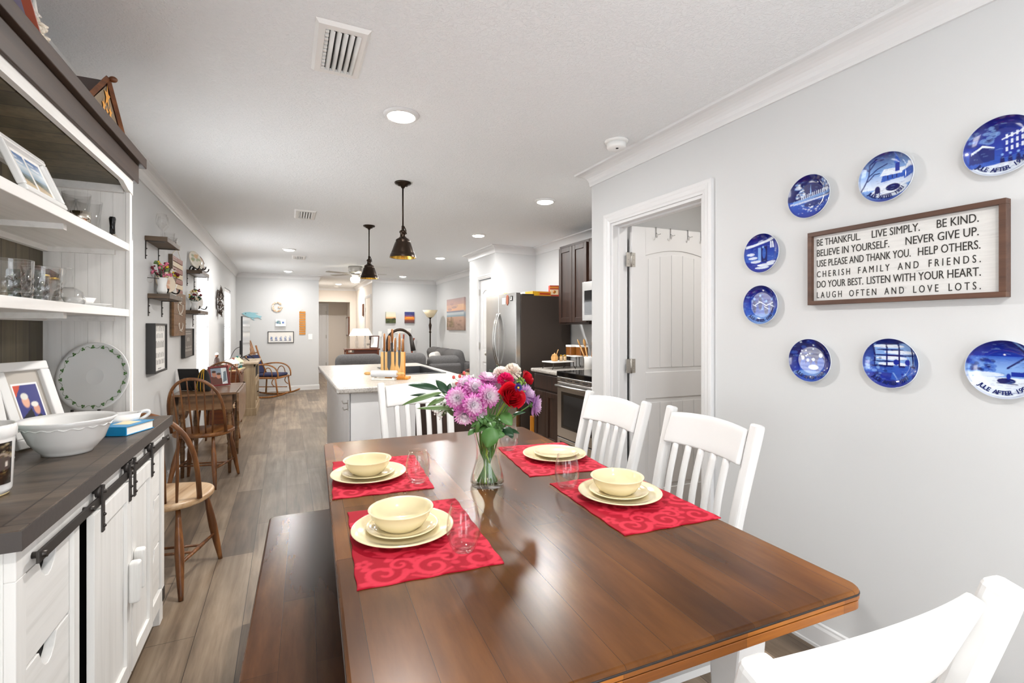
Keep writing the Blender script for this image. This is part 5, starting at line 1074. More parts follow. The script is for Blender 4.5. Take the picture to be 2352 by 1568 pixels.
st.build('stars', 'lettering_pale', t, fix=False); MB().tube([(-.2, -.012, hh), (.1, -.004, hh + .10), (w / 2 - .05, -.012, hh)], .0015, 5).build('hanging_cord', 'foot_tan', t)
t = wallthing('plank_picture', 'tall brown plank sign with pale carved figures, half behind a wall shelf', 'wall art', 'L', 5.30, 1.25)
for k in range(4): MB().box(-.27, -.032, k * .098, .27, -.014, k * .098 + .0965).build('plank', 'plank_sign', t, bev=.001)
MB().box(-.265, -.014, .01, .265, 0, .38).build('backing', 'shelf_wood', t); g = MB()
for x, z, s_ in ((-.02, .30, 1.), (.0, .2, 1.5), (.02, .05, 1.1)):
    for sx in (-1, 1): g.tube(bez([(x + sx * .01, -.034, z), (x + sx * .1 * s_, -.034, z + .02 * s_), (x + sx * .07 * s_, -.034, z + .06 * s_)], 8), .005, 5)
    g.tube([(x - .05 * s_, -.034, z), (x + .05 * s_, -.034, z - .012)], .005, 5)
g.build('carved_figures', 'lettering_pale', t)
def shadowbox(name, label, yc, z, w, h, dep, fw, board, frame, side='L', lines=None, ink='lettering_black'):
    t = wallthing(name, label, 'wall art', side, yc, z); f = MB()
    for q in ((-w / 2, 0, -w / 2 + fw, h), (w / 2 - fw, 0, w / 2, h), (-w / 2 + fw, 0, w / 2 - fw, fw), (-w / 2 + fw, h - fw, w / 2 - fw, h)): f.box(q[0], -dep, q[1], q[2], 0, q[3])
    f.build('frame', frame, t, bev=.0015); yb = -max(dep - .014, .004); MB().box(-w / 2 + fw * .8, yb, fw * .8, w / 2 - fw * .8, -.002, h - fw * .8).build('board', board, t)
    if lines:
        g = MB()
        for zf, hf, xs, n_ in lines:
            for k in range(n_): x = (-w / 2 + fw) + (w - 2 * fw) * (xs + (1 - 2 * xs) * (k + .5) / n_); g.box(x - .003, yb - .0006, h * zf, x + .003, yb, h * (zf + hf * (1 if k % 3 else .8)))
        g.build('lettering', ink, t)
    return t
shadowbox('framed_sign', 'black box frame with tall handwritten lettering on white, nearest the hutch', 4.445, .988, .385, .368, .058, .014, 'paper_white', 'charcoal', lines=((.84, .1, .08, 9), (.7, .1, .2, 6), (.3, .1, .08, 10), (.16, .1, .06, 11), (.5, .14, .1, 12), (.06, .025, .35, 8)))
shadowbox('canvas_sign', 'small dark grey sign with pale lettering, next to the window', 5.78, 1.03, .50, .285, .034, .004, 'dark_board', 'charcoal', lines=((.88, .035, .2, 10), (.8, .035, .2, 12), (.55, .14, .35, 4), (.32, .06, .12, 9), (.2, .08, .1, 11)), ink='lettering_pale')
t = wallthing('metal_wreath', 'dark round metal wreath between the two far windows', 'wreath', 'L', 8.2, 1.71); g = MB()
for k in range(90):
    a = random.uniform(0, 6.28); r = random.uniform(.12, .2); q = random.uniform(0, 6.28); blade(g, (r * math.cos(a), -.015 - random.uniform(0, .04), r * math.sin(a)), (r * math.cos(a) + .07 * math.cos(q), -.02 - random.uniform(0, .05), r * math.sin(a) + .07 * math.sin(q)), .035, .1, 4, up=(.3, -1, .2))
g.build('leaves', 'wreath_metal', t, fix=False, solid=.002); MB().tube([(.165 * math.cos(2 * PI * k / 30), -.012, .165 * math.sin(2 * PI * k / 30)) for k in range(30)], .007, 6, closed=True).build('ring', 'wreath_metal', t)
# ================================================================ WINDSOR CHAIRS, DROP-LEAF TABLE, SIDE TABLE, CONSOLE
def windsor(loc, rz, label, seatmat):
    t = thing('windsor_chair', label, 'chair', loc, rz, 'bow back windsor chairs'); n = 40; p = []
    for k in range(n):
        a = 2 * PI * k / n; c_, s_ = math.cos(a), math.sin(a); p.append((.222 * (abs(c_) ** .8) * (1 if c_ > 0 else -1) * (1 + .04 * s_), .205 * (abs(s_) ** .85) * (1 if s_ > 0 else -1)))
    MB().prism(p, .418, .452).build('seat', seatmat, t, bev=.012, seg=3)
    F = [Vector((.15, .13, .42)), Vector((-.15, .13, .42)), Vector((.12, -.13, .42)), Vector((-.12, -.13, .42))]; E = [Vector((.205, .20, 0)), Vector((-.205, .20, 0)), Vector((.175, -.235, 0)), Vector((-.175, -.235, 0))]
    for a, b in zip(F, E): MB().tube([a.lerp(b, q) for q in (0, .15, .35, .5, .75, .95, 1)], [.011, .014, .019, .021, .017, .012, .011], 12).build('leg', 'windsor_wood', t)
    q = .62
    for i, j in ((0, 2), (1, 3)): MB().tube([F[i].lerp(E[i], q), (F[i].lerp(E[i], q) + F[j].lerp(E[j], q)) / 2, F[j].lerp(E[j], q)], [.007, .011, .007], 8).build('stretcher', 'windsor_wood', t)
    for dy in (.03, -.05): MB().tube([((F[0].lerp(E[0], q) + F[2].lerp(E[2], q)) / 2) + Vector((0, dy, 0)), ((F[1].lerp(E[1], q) + F[3].lerp(E[3], q)) / 2) + Vector((0, dy, 0))], .007, 8).build('stretcher', 'windsor_wood', t)
    def hoop(s_): a = PI * s_; x = .205 * math.cos(a) * (1.0 + .18 * math.sin(a)); z = .45 + .46 * math.sin(a) ** .72; return Vector((x, -.145 - .24 * (z - .45) + .05 * abs(math.cos(a)), z))
    MB().tube([hoop(k / 30) for k in range(31)], .0125, 10).build('bow', 'windsor_wood', t)
    for k in range(6):
        x = -.125 + .05 * k; s_ = .5; lo, hi = 0., 1.
        for _ in range(30):
            s_ = (lo + hi) / 2
            if hoop(s_).x > x * 1.2: lo = s_
            else: hi = s_
        b = Vector((x, -.155, .45)); e_ = hoop(s_); MB().tube([b, b.lerp(e_, .35), b.lerp(e_, .8), e_], [.006, .0085, .006, .005], 8).build('spindle', 'windsor_wood', t)
    return t
windsor((-.64, 4.84, 0), math.radians(-14), 'bow back windsor chair with a brown seat at the drop-leaf table, in full view', 'windsor_seat')
windsor((-.585, 3.05, 0), math.radians(-12), 'bow back windsor chair with a pale worn seat, half hidden behind the sideboard', 'windsor_seat_pale')
t_w = windsor((-.70, 6.35, 0), math.radians(175), 'bow back windsor chair on the far side of the drop-leaf table', 'windsor_seat_pale')
def turned(mb, x, y, h, r=.024, top=.16):
    mb.box(x - r, y - r, h - top, x + r, y + r, h)
    mb.lathe([(r * .8, h - top), (r * 1.05, h - top - .012), (r * .6, h - top - .02), (r * 1.05, h - top - .035), (r * .65, h - top - .045), (r, h - top - .06), (r * .62, h - top - .07), (r * .72, h - top - .1), (r * 1.15, h - top - .19), (r * .95, h - top - .24), (r * .65, h - top - .275), (r * 1.0, h - top - .29), (r * .7, h - top - .305), (r * .85, h - top - .33), (r * .55, 0)], 16, M=TX(x, y, 0)); return mb
t = thing('drop_leaf_table', 'small brown drop-leaf table with turned legs against the left wall', 'table', (-.65, 5.42, 0)); H_ = .74
MB().box(-.235, -.425, H_ - .02, .235, .425, H_).build('tabletop', 'leaf_table', t, bev=.004); a = MB()
for q in ((-.19, -.37, .19, -.35), (-.19, .35, .19, .37), (-.19, -.37, -.17, .37), (.17, -.37, .19, .37)): a.box(q[0], q[1], H_ - .15, q[2], q[3], H_ - .02)
a.build('apron', 'leaf_table', t)
for sx in (-1, 1):
    for sy in (-1, 1): turned(MB(), sx * .18, sy * .36, H_ - .02).build('leg', 'leaf_table', t)
    lp = [(-.425, 0), (.425, 0), (.425, -.17), (.36, -.27), (.25, -.30), (-.25, -.30), (-.36, -.27), (-.425, -.17)]
    MB().add([(sx * (.24 if s_ == 0 else .258), y, H_ - .004 + z) for s_ in (0, 1) for y, z in lp], [tuple(range(8))[::-1], tuple(range(8, 16))] + [(i, (i + 1) % 8, 8 + (i + 1) % 8, 8 + i) for i in range(8)]).build('drop_leaf', 'leaf_table', t, bev=.003)
t = thing('side_cabinet', 'dark red brown cabinet with a moulded top behind the drop-leaf table', 'cabinet', (-.715, 7.42, 0))
MB().box(-.19, -.36, .735, .19, .36, .76).build('top', 'mahogany', t, bev=.004); MB().box(-.17, -.33, .1, .16, .33, .735).build('body', 'mahogany', t); g = MB()
for y in (-.17, .17): g.box(.16, y - .145, .42, .172, y + .145, .7)
g.build('drawer_front', 'mahogany', t, bev=.003); g = MB()
for y in (-.17, .17): g.tube([(.172, y - .03, .57), (.195, y - .02, .565), (.195, y + .02, .565), (.172, y + .03, .57)], .005, 6)
g.build('pull', 'bronze', t)
for x in (-.14, .13):
    for y in (-.3, .3): MB().cyl((x, y, .1), (x, y, 0), .025, .016, 12).build('foot', 'mahogany', t)
t = thing('tv_console', 'light weathered wood console under the television', 'console', (-.655, 8.72, 0)); cw, cl, chh = .23, .52, .80
MB().box(-cw - .02, -cl - .025, chh - .028, cw + .035, cl + .025, chh).build('top', 'console_top', t, bev=.004)
b = MB(); b.box(-cw, -cl, .09, cw - .02, cl, chh - .028); b.box(-cw, -cl - .012, 0, cw + .012, cl + .012, .11).box(cw - .02, -cl, .09, cw, -cl + .05, chh - .03).box(cw - .02, cl - .05, .09, cw, cl, chh - .03).box(cw - .02, -cl, chh - .07, cw, cl, chh - .03).box(cw - .02, -cl + .05, .5, cw, cl - .05, .54); b.build('body', 'console_wood', t, bev=.003)
MB().box(cw - .019, -cl + .05, .54, cw - .0185, cl - .05, chh - .07).build('niche_shade', 'hollow_shade', t)  # dark sheet on the solid body paints the shade of a niche
for y in (-.235, .235):
    d = MB()
    for q in ((y - .225, .12, y - .175, .49), (y + .175, .12, y + .225, .49), (y - .175, .12, y + .175, .17), (y - .175, .44, y + .175, .49)): d.box(cw - .019, q[0], q[1], cw, q[2], q[3])
    dd = d.build('door', 'console_wood', t, bev=.002); MB().box(cw - .018, y - .175, .17, cw - .012, y + .175, .44).build('door_glass', 'black_gloss', dd); MB().cyl((cw, y + (.2 if y < 0 else -.2), .3), (cw + .02, y + (.2 if y < 0 else -.2), .3), .008).build('knob', 'bronze', dd)
# things on them
t = thing('fabric_bag', 'black fabric bag with yellow cords on the drop-leaf table', 'bag', (-.69, 5.23, .7405), math.radians(-60))
prof = [(.085, 0), (.095, .03), (.09, .09), (.07, .15), (.04, .185), (.008, .2)]
MB().lathe([(0, 0)] + prof + [(0, .2)], 28, M=Matrix.Diagonal((1, .5, 1, 1))).build('body', 'black_fabric', t)
for a in (-2.3, -1.9, -1.2, -.8): MB().tube([(r * 1.02 * math.cos(a), .5 * r * 1.02 * math.sin(a) , z) for r, z in prof], .0035, 6).build('cord', 'yellow_cord', t)
MB().sph((-.06, -.04, .13), (.016, .006, .022), 10, 7).build('badge', 'yellow_cord', t)
cv = Cv(50, 44, '#8d99a8', .85); cv.rect(.66, 0, 1, 1, '#dfe6ea').poly([(.7, .1), (.95, .2), (.95, .8), (.8, .75)], '#74828c').poly([(0, 0), (.66, 0), (.66, .35), (.45, .45), (0, .5)], '#6a4a44').ell(.22, .62, .13, .16, '#b5816c').ell(.48, .5, .13, .15, '#c08a76').ell(.22, .78, .13, .07, '#4a3a34').ell(.5, .64, .13, .07, '#54423a')
photo_frame('dark red arched photo frame of two people on the drop-leaf table', (-.60, 5.56, .7412), math.radians(38), 12, .2, .2, .018, cv, 'frame_red')
t = thing('easel_frame', 'black photo frame seen from behind on the drop-leaf table', 'picture frame', (-.80, 5.30, .7412), rot=(math.radians(-16), 0, math.radians(160))); MB().box(-.09, -.008, 0, .09, 0, .21).build('backboard', 'black_matte', t); MB().box(-.012, .0, .0, .012, .006, .16, M=TX(0, .0, 0, math.radians(-22))).build('easel_leg', 'charcoal', t)
def house(label, loc, rz, wall, roof, s=1.):
    t = thing('village_house', label, 'ornament', loc, rz, 'miniature village houses')
    MB().box(-.09 * s, -.07 * s, 0, .09 * s, .08 * s, .008).build('base', 'cream_paint', t, bev=.002); MB().box(-.065 * s, -.045 * s, .008, .065 * s, .045 * s, .085 * s).build('walls', wall, t)
    MB().add([(-.08 * s, -.06 * s, .08 * s), (-.08 * s, .06 * s, .08 * s), (-.08 * s, 0, .135 * s), (.08 * s, -.06 * s, .08 * s), (.08 * s, .06 * s, .08 * s), (.08 * s, 0, .135 * s)], [(0, 2, 1), (3, 4, 5), (0, 3, 5, 2), (1, 2, 5, 4), (0, 1, 4, 3)]).build('roof', roof, t)
    MB().box(-.072 * s, -.058 * s, .045 * s, .072 * s, -.045 * s, .05 * s).build('porch_roof', 'snow', t)
    for x in (-.04, 0, .04): MB().box(x * s - .01 * s, -.0465 * s, .055 * s, x * s + .01 * s, -.045 * s, .075 * s).build('window', 'cream_paint', t)
    MB().box(-.012 * s, -.0465 * s, .008, .012 * s, -.045 * s, .04 * s).build('door', 'black_matte', t); MB().box(.03 * s, -.01 * s, .11 * s, .05 * s, .01 * s, .15 * s).build('chimney', wall, t)
    MB().lathe([(0, .008), (.02 * s, .012), (.012 * s, .035), (.004, .055), (0, .06)], 10, M=TX(-.078 * s, -.045 * s, 0)).build('fir_tree', 'fir_green', t)
house('miniature snowy brick house with a green fir on the dark cabinet', (-.66, 7.28, .7605), math.radians(60), 'stucco_pink', 'snow', 1.1); house('miniature teal house with a cream roof behind the brick house', (-.63, 7.55, .7605), math.radians(70), 'teal', 'cream_paint', 1.15)
t = thing('figurine', 'dark bearded figurine standing at the back of the dark cabinet', 'figurine', (-.82, 7.28, .7605)); MB().lathe([(0, 0), (.045, 0), (.045, .035), (.03, .05), (.034, .11), (.026, .16), (.014, .18), (0, .18)], 16).build('robe', 'roof_brown', t); MB().sph((0, 0, .2), (.02, .02, .025), 12, 8).build('head', 'chalet_wood', t); MB().lathe([(0, .205), (.022, .21), (.016, .235), (0, .24)], 12).build('hat', 'snow', t)
t = thing('television', 'flat screen television seen edge on, standing on the weathered console', 'television', (-.60, 8.86, .8005), math.radians(87))
MB().box(-.43, -.012, .07, .43, .012, .70).build('bezel', 'black_matte', t, bev=.004); MB().box(-.42, -.0135, .08, .42, -.0118, .69).build('screen', 'tv_reflection', t); MB().box(-.28, .012, .10, .28, .05, .32).build('rear_housing', 'black_matte', t, bev=.008)
for s_ in (-1, 1): MB().tube([(s_ * .3, 0, .08), (s_ * .33, -.09, .005)], .008, 6).tube([(s_ * .3, 0, .08), (s_ * .33, .1, .005)], .008, 6).build('leg', 'black_matte', t)
MB().tube(bez([(-.2, .05, .22), (-.25, .16, .2), (-.3, .14, .05), (-.35, .2, .01)], 10), .004, 6).build('cable', 'black_matte', t)
t = thing('cable_box', 'small black set-top box on the console behind the television', 'box', (-.76, 8.42, .8005)); MB().box(-.07, -.09, 0, .07, .09, .035).build('case', 'black_gloss', t, bev=.004)
# bentwood rocker in the corner
t = thing('rocking_chair', 'honey coloured bentwood rocking chair with navy cushions in the far left corner', 'rocking chair', (-.28, 10.35, .012), math.radians(-115))
def rc(pts, r=.014, nm='rail', n=8, par=None): return MB().tube(pts, r, n).build(nm, 'rocker_wood', par or t)
for s_ in (-1, 1):
    x = s_ * .26
    rc(bez([(x, -.52, .085), (x, -.3, -.02), (x, .2, -.04), (x, .45, .1)], 16), .016, 'rocker'); rc([(x, .27, .02), (x, .22, .38)], .015, 'leg'); rc([(x, -.22, .0), (x, -.2, .36)], .015, 'leg')
    rc(bez([(x, .27, .36), (x, .30, .62), (x, .05, .66), (x, -.28, .58)], 14), .014, 'arm'); rc(bez([(x, .16, .38), (x, .17, .6), (x, .02, .62), (x, .0, .4)], 10), .009, 'arm_loop'); rc(bez([(x, .2, .36), (x, .1, .26), (x, .22, .2)], 6), .009, 'brace')
    rc([(s_ * .24, -.18, .36), (s_ * .235, -.34, .75), (s_ * .225, -.40, .96)], .016, 'back_post')
rc([(-.26, .24, .36), (.26, .24, .36)], .016); rc([(-.26, -.2, .36), (.26, -.2, .36)], .016); rc([(-.26, .2, .14), (.26, -.15, .2)], .009); rc([(-.24, -.36, .82), (.24, -.36, .82)], .012)
MB().box(-.26, -.2, .345, .26, .25, .38).build('seat', 'rocker_wood', t, bev=.01)
for k in range(5): x = -.11 + .055 * k; MB().tube(bez([(x, -.335, .72), (x, -.39, .9), (x * .85, -.44, 1.06)], 8), .016, 8, up=(1, 0, 0), flat=.5).build('back_slat', 'rocker_wood', t)
MB().box(-.22, -.19, .382, .22, .24, .435).build('seat_cushion', 'navy_fabric', t, bev=.024, seg=4); MB().box(-.2, -.03, 0, .2, .03, .38, M=TX(0, -.225, .42, math.radians(20))).build('back_cushion', 'navy_fabric', t, bev=.025, seg=4)
# ================================================================ FAR WALL
t = wallthing('fish_ornament', 'pale blue wooden fish hung on the far wall above the television', 'wall art', 'F', -.62, 1.565)
fp = [(-.2, .045), (-.14, .07), (-.05, .075), (.04, .045), (.1, .005), (.17, -.01), (.13, -.03), (.16, -.075), (.09, -.035), (.02, -.045), (-.08, -.03), (-.15, .01)]
MB().prism([(x, y) for x, y in fp], 0, .018, M=Matrix.Rotation(PI / 2, 4, 'X')).build('body', 'fish_blue', t, bev=.004); MB().prism([(-.06, -.03), (.0, -.04), (.03, -.1)], .0, .01, M=Matrix.Rotation(PI / 2, 4, 'X')).build('fin', 'fish_blue', t); MB().prism([(-.05, .07), (.1, .06), (.02, .04)], .0, .01, M=Matrix.Rotation(PI / 2, 4, 'X')).build('fin', 'fish_blue', t); MB().sph((-.13, -.02, .045), .008, 8, 6).build('eye', 'black_gloss', t)
t = wallthing('shell_letter', 'seashell covered letter G on the far wall', 'wall art', 'F', -.176, 1.755); g = {0: MB(), 1: MB()}
pts = [(.085 * math.cos(math.radians(a)), .09 * math.sin(math.radians(a))) for a in range(45, 330, 9)] + [(.08, -.05), (.085, -.02), (.06, -.015), (.03, -.015)]
for k, (x, z) in enumerate(pts):
    for q in range(3): g[(k + q) % 3 == 0 and 1 or 0].sph((x + random.gauss(0, .007), -.015 - random.uniform(0, .01), z + random.gauss(0, .007)), (random.uniform(.01, .018), .01, random.uniform(.008, .014)), 7, 5)
g[0].build('white_shells', 'shell', t); g[1].build('peach_shells', 'shell_peach', t)
def wall_print(name, label, side, y, z, w, h, cv, dep=.03, frame=None, fw=.012, mat='print_matte'):
    t = wallthing(name, label, 'picture', side, y, z)
    if frame:
        f = MB()
        for q in ((-w / 2, 0, w / 2, fw), (-w / 2, h - fw, w / 2, h), (-w / 2, fw, -w / 2 + fw, h - fw), (w / 2 - fw, fw, w / 2, h - fw)): f.box(q[0], -dep, q[1], q[2], 0, q[3])
        f.build('frame', frame, t); MB().box(-w / 2 + fw, -dep * .5, fw, w / 2 - fw, 0, h - fw).build('backing', 'page_white', t); print_mb(cv, w - 2 * fw, h - 2 * fw, -dep * .6, None, fw).build('print', mat, t, fix=False)
    else:
        MB().box(-w / 2, -dep, 0, w / 2, 0, h).build('canvas_body', 'stone_white', t); mb = print_mb(cv, w, h, -dep - .0008)
        mb.build('print', mat, t, fix=False)
        for x in (-w / 2 - .0008, w / 2 + .0008):
            u = 0 if x < 0 else 1; MB().grid(2, 12, lambda a, v: (x, -dep + dep * a, h * v), cfn=lambda a, v: tuple(cv.at(u, v))).build('canvas_edge', mat, t, fix=False)
    return t
cv = Cv(60, 26, '#e9e6df', .42)
for k in range(5):
    x = .13 + .185 * k; cv.poly([(x - .06, .26), (x + .06, .26), (x + .045, .2), (x - .045, .2)], '#3c4a72')
    for q in range(3): cv.poly([(x - .055 + .03 * q, .3), (x - .02 + .03 * q, .3), (x - .03 + .03 * q, .62 + .12 * (q == 1))], '#5e76a8', .9)
cv.rect(.08, .1, .92, .14, '#9aa3b0')
wall_print('framed_print', 'long dark framed print of five sailing ships on the far wall', 'F', -.105, 1.005, .49, .24, cv, .02, 'charcoal', .012)
cv = Cv(30, 20, '#f2f2f2', .65); cv.blotch(16, ['#3f6f8c', '#6f9a8a', '#2f5470'], .05, .1, .3, .75, .7, .1, .5); cv.rect(.64, .4, .86, .68, '#5a78b4')
wall_print('small_print', 'small white print with blue shapes above the sailing ship picture', 'F', -.11, 1.352, .19, .145, cv, .045)
t = wallthing('slat_sign', 'tall orange sign of ten small wooden slats on the far wall', 'sign', 'F', .305, 1.177)
for k in range(10): MB().box(-.06, -.014, .05 * k, .06, -.002, .05 * k + .037).build('slat', 'ladder_orange', t)
g = MB()
for x in (-.045, .045): g.box(x - .002, -.008, 0, x + .002, -.004, .5)
g.tube([(-.045, -.006, .49), (0, -.004, .53), (.045, -.006, .49)], .002, 5); g.build('cord', 'foot_tan', t)
def switch(label, side, y, z):
    t = wallthing('light_switch', label, 'light switch', side, y, z); MB().box(-.04, -.006, -.06, .04, 0, .06).build('plate', 'plastic_white', t, bev=.002); MB().box(-.008, -.012, -.015, .008, -.006, .015).build('toggle', 'plastic_white', t)
switch('white light switch on the far wall beside the orange slat sign', 'F', .463, 1.13); switch('white light switch on the far wall right of the front door', 'F', 1.92, 1.18)
cv = Cv(40, 46, '#e8dcc0', 1.2); cv.grad(.38, '#e08a3c', .6, '#e6d3b0').grad(.6, '#e6d9bc', 1, '#cfd2c4').rect(0, 0, 1, .4, '#3c4524').blotch(16, ['#2a3018', '#55602e'], .05, .12, .1, .42, .6).rect(.78, .4, .9, .48, '#2a2418')
wall_print('sunset_canvas', 'small canvas of a field at sunset, left of two on the far right wall', 'F', 2.155, 1.425, .22, .258, cv, .035)
cv = Cv(40, 46, '#3b3a6e', 1.2); cv.grad(0, '#4a3a44', .3, '#8a4c34').grad(.3, '#c8642c', .5, '#f09a30').grad(.5, '#d8662c', .7, '#5c4a7c').grad(.7, '#4a4a86', 1, '#2a3474').ell(.5, .52, .4, .03, '#f8b84a').blotch(10, ['#2c2a54', '#5a4a70'], .06, .14, .55, .95, .5)
wall_print('sunset_canvas', 'small canvas of an orange and purple sunset, right of two on the wall', 'F', 2.585, 1.427, .22, .26, cv, .035)
cv = Cv(50, 80, '#e0c0a8', 1.75); cv.grad(0, '#8a7468', .42, '#c4a08c').grad(.42, '#8fa2ac', .56, '#a9b8c0').grad(.56, '#6f8294', .62, '#b0a0a8').grad(.62, '#e8b898', .8, '#e6c4a4').grad(.8, '#d4b0a4', 1, '#b8a4a4').blotch(14, ['#9c8c9c', '#c8a8a0'], .06, .14, .66, .95, .5, 0, .5)
for k in range(4): cv.line([(0, .5 + .02 * k), (1, .49 + .02 * k)], .02, '#e4e2dc', .6)
for k in range(26): x = rng.uniform(.02, .45); cv.line([(x, .1), (x + rng.uniform(-.06, .1), rng.uniform(.25, .48))], .012, ['#5c5a34', '#7a7040', '#4a4a2c'][k % 3], .9)
cv.blotch(40, ['#a88c7c', '#7a6458'], .03, .06, 0, .3, .4)
wall_print('beach_canvas', 'large canvas of a beach with dune grass on the right living room wall', 'V', 9.61, 1.27, 1.12, .665, cv, .04)
t = wallthing('wall_register', 'white return air grille under the two sunset canvases', 'wall vent', 'F', 2.36, 1.19); MB().box(-.275, -.008, 0, .275, 0, .105).build('frame', 'grille_white', t, bev=.003)
for k in range(12): MB().box(-.25 + k * .043, -.011, .015, -.222 + k * .043, -.007, .09).build('louver', 'grille_white', t)
t = wallthing('wall_hook_board', 'dark narrow wooden plaque on the hallway wall by the front door', 'wall art', 'F', 0, 1.45); t.location = (HX1 - .001, 12.55, 1.62); t.rotation_euler = (0, 0, -PI / 2); MB().box(-.1, -.02, 0, .1, 0, .3).build('plaque', 'mahogany', t)
t = thing('wall_mirror', 'dark framed mirror edge in the entry beyond the hallway', 'mirror', (1.615, 14.55, 1.08), -PI / 2); MB().box(-.3, -.03, 0, .3, 0, .55).build('frame', 'mahogany', t); MB().box(-.26, -.032, .04, .26, -.03, .51).build('glass', 'chrome', t)
# ================================================================ KITCHEN ISLAND
IT = .92
t = thing('kitchen_island', 'white panelled kitchen island with a dark cabinet end and open side to the dining table', 'kitchen island', (.395, 3.43, 0))
iw, il = .93, 2.0
b = MB(); b.box(0, .012, 0, .10, il, IT - .042).box(.0, 0, .0, .448, .02, IT - .042); b.build('knee_wall', 'trim_paint', t)
MB().box(-.0005, -.001, 0, .0012, .001, IT - .042).build('corner_gap', 'hollow_shade', t)
g = MB()
for k in range(11): g.box(-.006, .02 + k * .18, .1, .001, .02 + k * .18 + .176, IT - .05)
g.build('beadboard', 'trim_paint', t); MB().box(-.014, .0, 0, 0, il, .1).build('plinth', 'trim_paint', t)
MB().box(.10, .02, .09, iw - .005, il, IT - .21).box(.10, .02, IT - .21, .2, il, IT - .042).box(iw - .025, .02, IT - .21, iw - .005, il, IT - .042).box(.2, .02, IT - .21, iw - .02, .3, IT - .042).box(.2, il - .3, IT - .21, iw - .02, il, IT - .042).build('cabinet_body', 'espresso', t); MB().box(.449, -.002, .09, iw - .004, .019, IT - .042).build('end_panel', 'espresso', t)
hk_ = MB(); hk_.box(-.012, .05, .75, -.006, .07, .82); hk_.tube([(-.012, .06, .8), (-.04, .06, .8), (-.05, .06, .82)], .004, 6).tube([(-.012, .06, .76), (-.035, .06, .755), (-.045, .06, .775)], .004, 6); hk_.build('hook', 'nickel', t)
o_ = MB().box(.56, -.006, .70, .635, -.002, .82).build('outlet_cover', 'espresso', t)
SX0, SX1, SY0, SY1 = .845, 1.27, 4.13, 4.92
ct = thing('island_worktop', 'speckled grey laminate worktop with a rounded edge on the island', 'worktop', (0, 0, IT - .042))
x0, x1, y0, y1 = .303, 1.36, 3.385, 5.46; r_ = MB()
def slab(mb, x0, y0, x1, y1, h, rd=.014, ex=(1, 1, 1, 1)):
    mb.box(x0, y0, 0, x1, y1, h); return mb
top = MB(); outer = rrect(x0, y0, x1, y1, .02, 4); inner = [(SX1, SY0), (SX1, SY1), (SX0, SY1), (SX0, SY0)]
bm = bmesh.new()
def ring(z): return [bm.verts.new((x, y, z)) for x, y in outer], [bm.verts.new((x, y, z)) for x, y in inner]
(o0, i0), (o1, i1) = ring(0), ring(.042)
n = len(outer); q4 = n // 4
def fillr(o, i):
    for c_ in range(4):
        seg = o[c_ * q4:(c_ + 1) * q4]; nx = (c_ + 1) % 4; bm.faces.new(seg + [o[(nx * q4) % n], i[nx], i[c_]])
fillr(o0, i0); fillr(o1, i1)
for k in range(n): bm.faces.new((o0[k], o0[(k + 1) % n], o1[(k + 1) % n], o1[k]))
for k in range(4): bm.faces.new((i0[k], i0[(k + 1) % 4], i1[(k + 1) % 4], i1[k]))
bmesh.ops.recalc_face_normals(bm, faces=bm.faces); me = bpy.data.meshes.new('slab'); bm.to_mesh(me); bm.free(); me.materials.append(M['laminate']); so = link(bpy.data.objects.new('slab', me), ct)
d = so.modifiers.new('bevel', 'BEVEL'); d.width = .012; d.segments = 4; d.limit_method = 'ANGLE'; d.angle_limit = math.radians(40)
t = thing('kitchen_sink', 'black kitchen sink sunk into the island worktop', 'sink', (0, 0, IT)); s_ = MB()
ri, ro = (SX0 + .015, SY0 + .015, SX1 - .015, SY1 - .015), (SX0 - .018, SY0 - .018, SX1 + .018, SY1 + .018)
def qv(r, z): return [(r[0], r[1], z), (r[2], r[1], z), (r[2], r[3], z), (r[0], r[3], z)]
s_.add(qv(ro, .0005) + qv(ro, .006) + qv(ri, .006) + qv((ri[0] + .01, ri[1] + .01, ri[2] - .01, ri[3] - .01), -.16), [(a * 4 + k, a * 4 + (k + 1) % 4, a * 4 + 4 + (k + 1) % 4, a * 4 + 4 + k) for a in range(3) for k in range(4)] + [(12, 13, 14, 15)]); s_.build('basin', 'sink_black', t, fix=False)
MB().lathe([(0, 0), (.04, 0), (.04, .004), (0, .006)], 20, M=TX(1.06, 4.52, -.159)).build('drain', 'steel', t)
t = thing('kitchen_faucet', 'dark bronze gooseneck faucet behind the knife block', 'faucet', (.855, 4.56, IT)); MB().lathe([(0, 0), (.028, 0), (.03, .006), (.024, .03), (.02, .06), (0, .06)], 24).build('base', 'bronze', t)
pts = [(0, 0, .05), (0, 0, .24)] + [(.115 - .115 * math.cos(a), -.03 * (1 - math.cos(a)) / 2, .26 + .125 * math.sin(a)) for a in [PI * k / 14 for k in range(13)]]
MB().tube(pts, .0135, 14).build('neck', 'bronze', t); e_ = Vector(pts[-1]); MB().tube([e_ + Vector((-.003, 0, .01)), e_ + Vector((.006, -.002, -.05)), e_ + Vector((.02, -.004, -.13))], [.0165, .02, .024], 16).build('spray_head', 'black_metal', t); MB().tube([(0, .02, .05), (0, .09, .09)], [.009, .007], 10).build('lever', 'bronze', t)
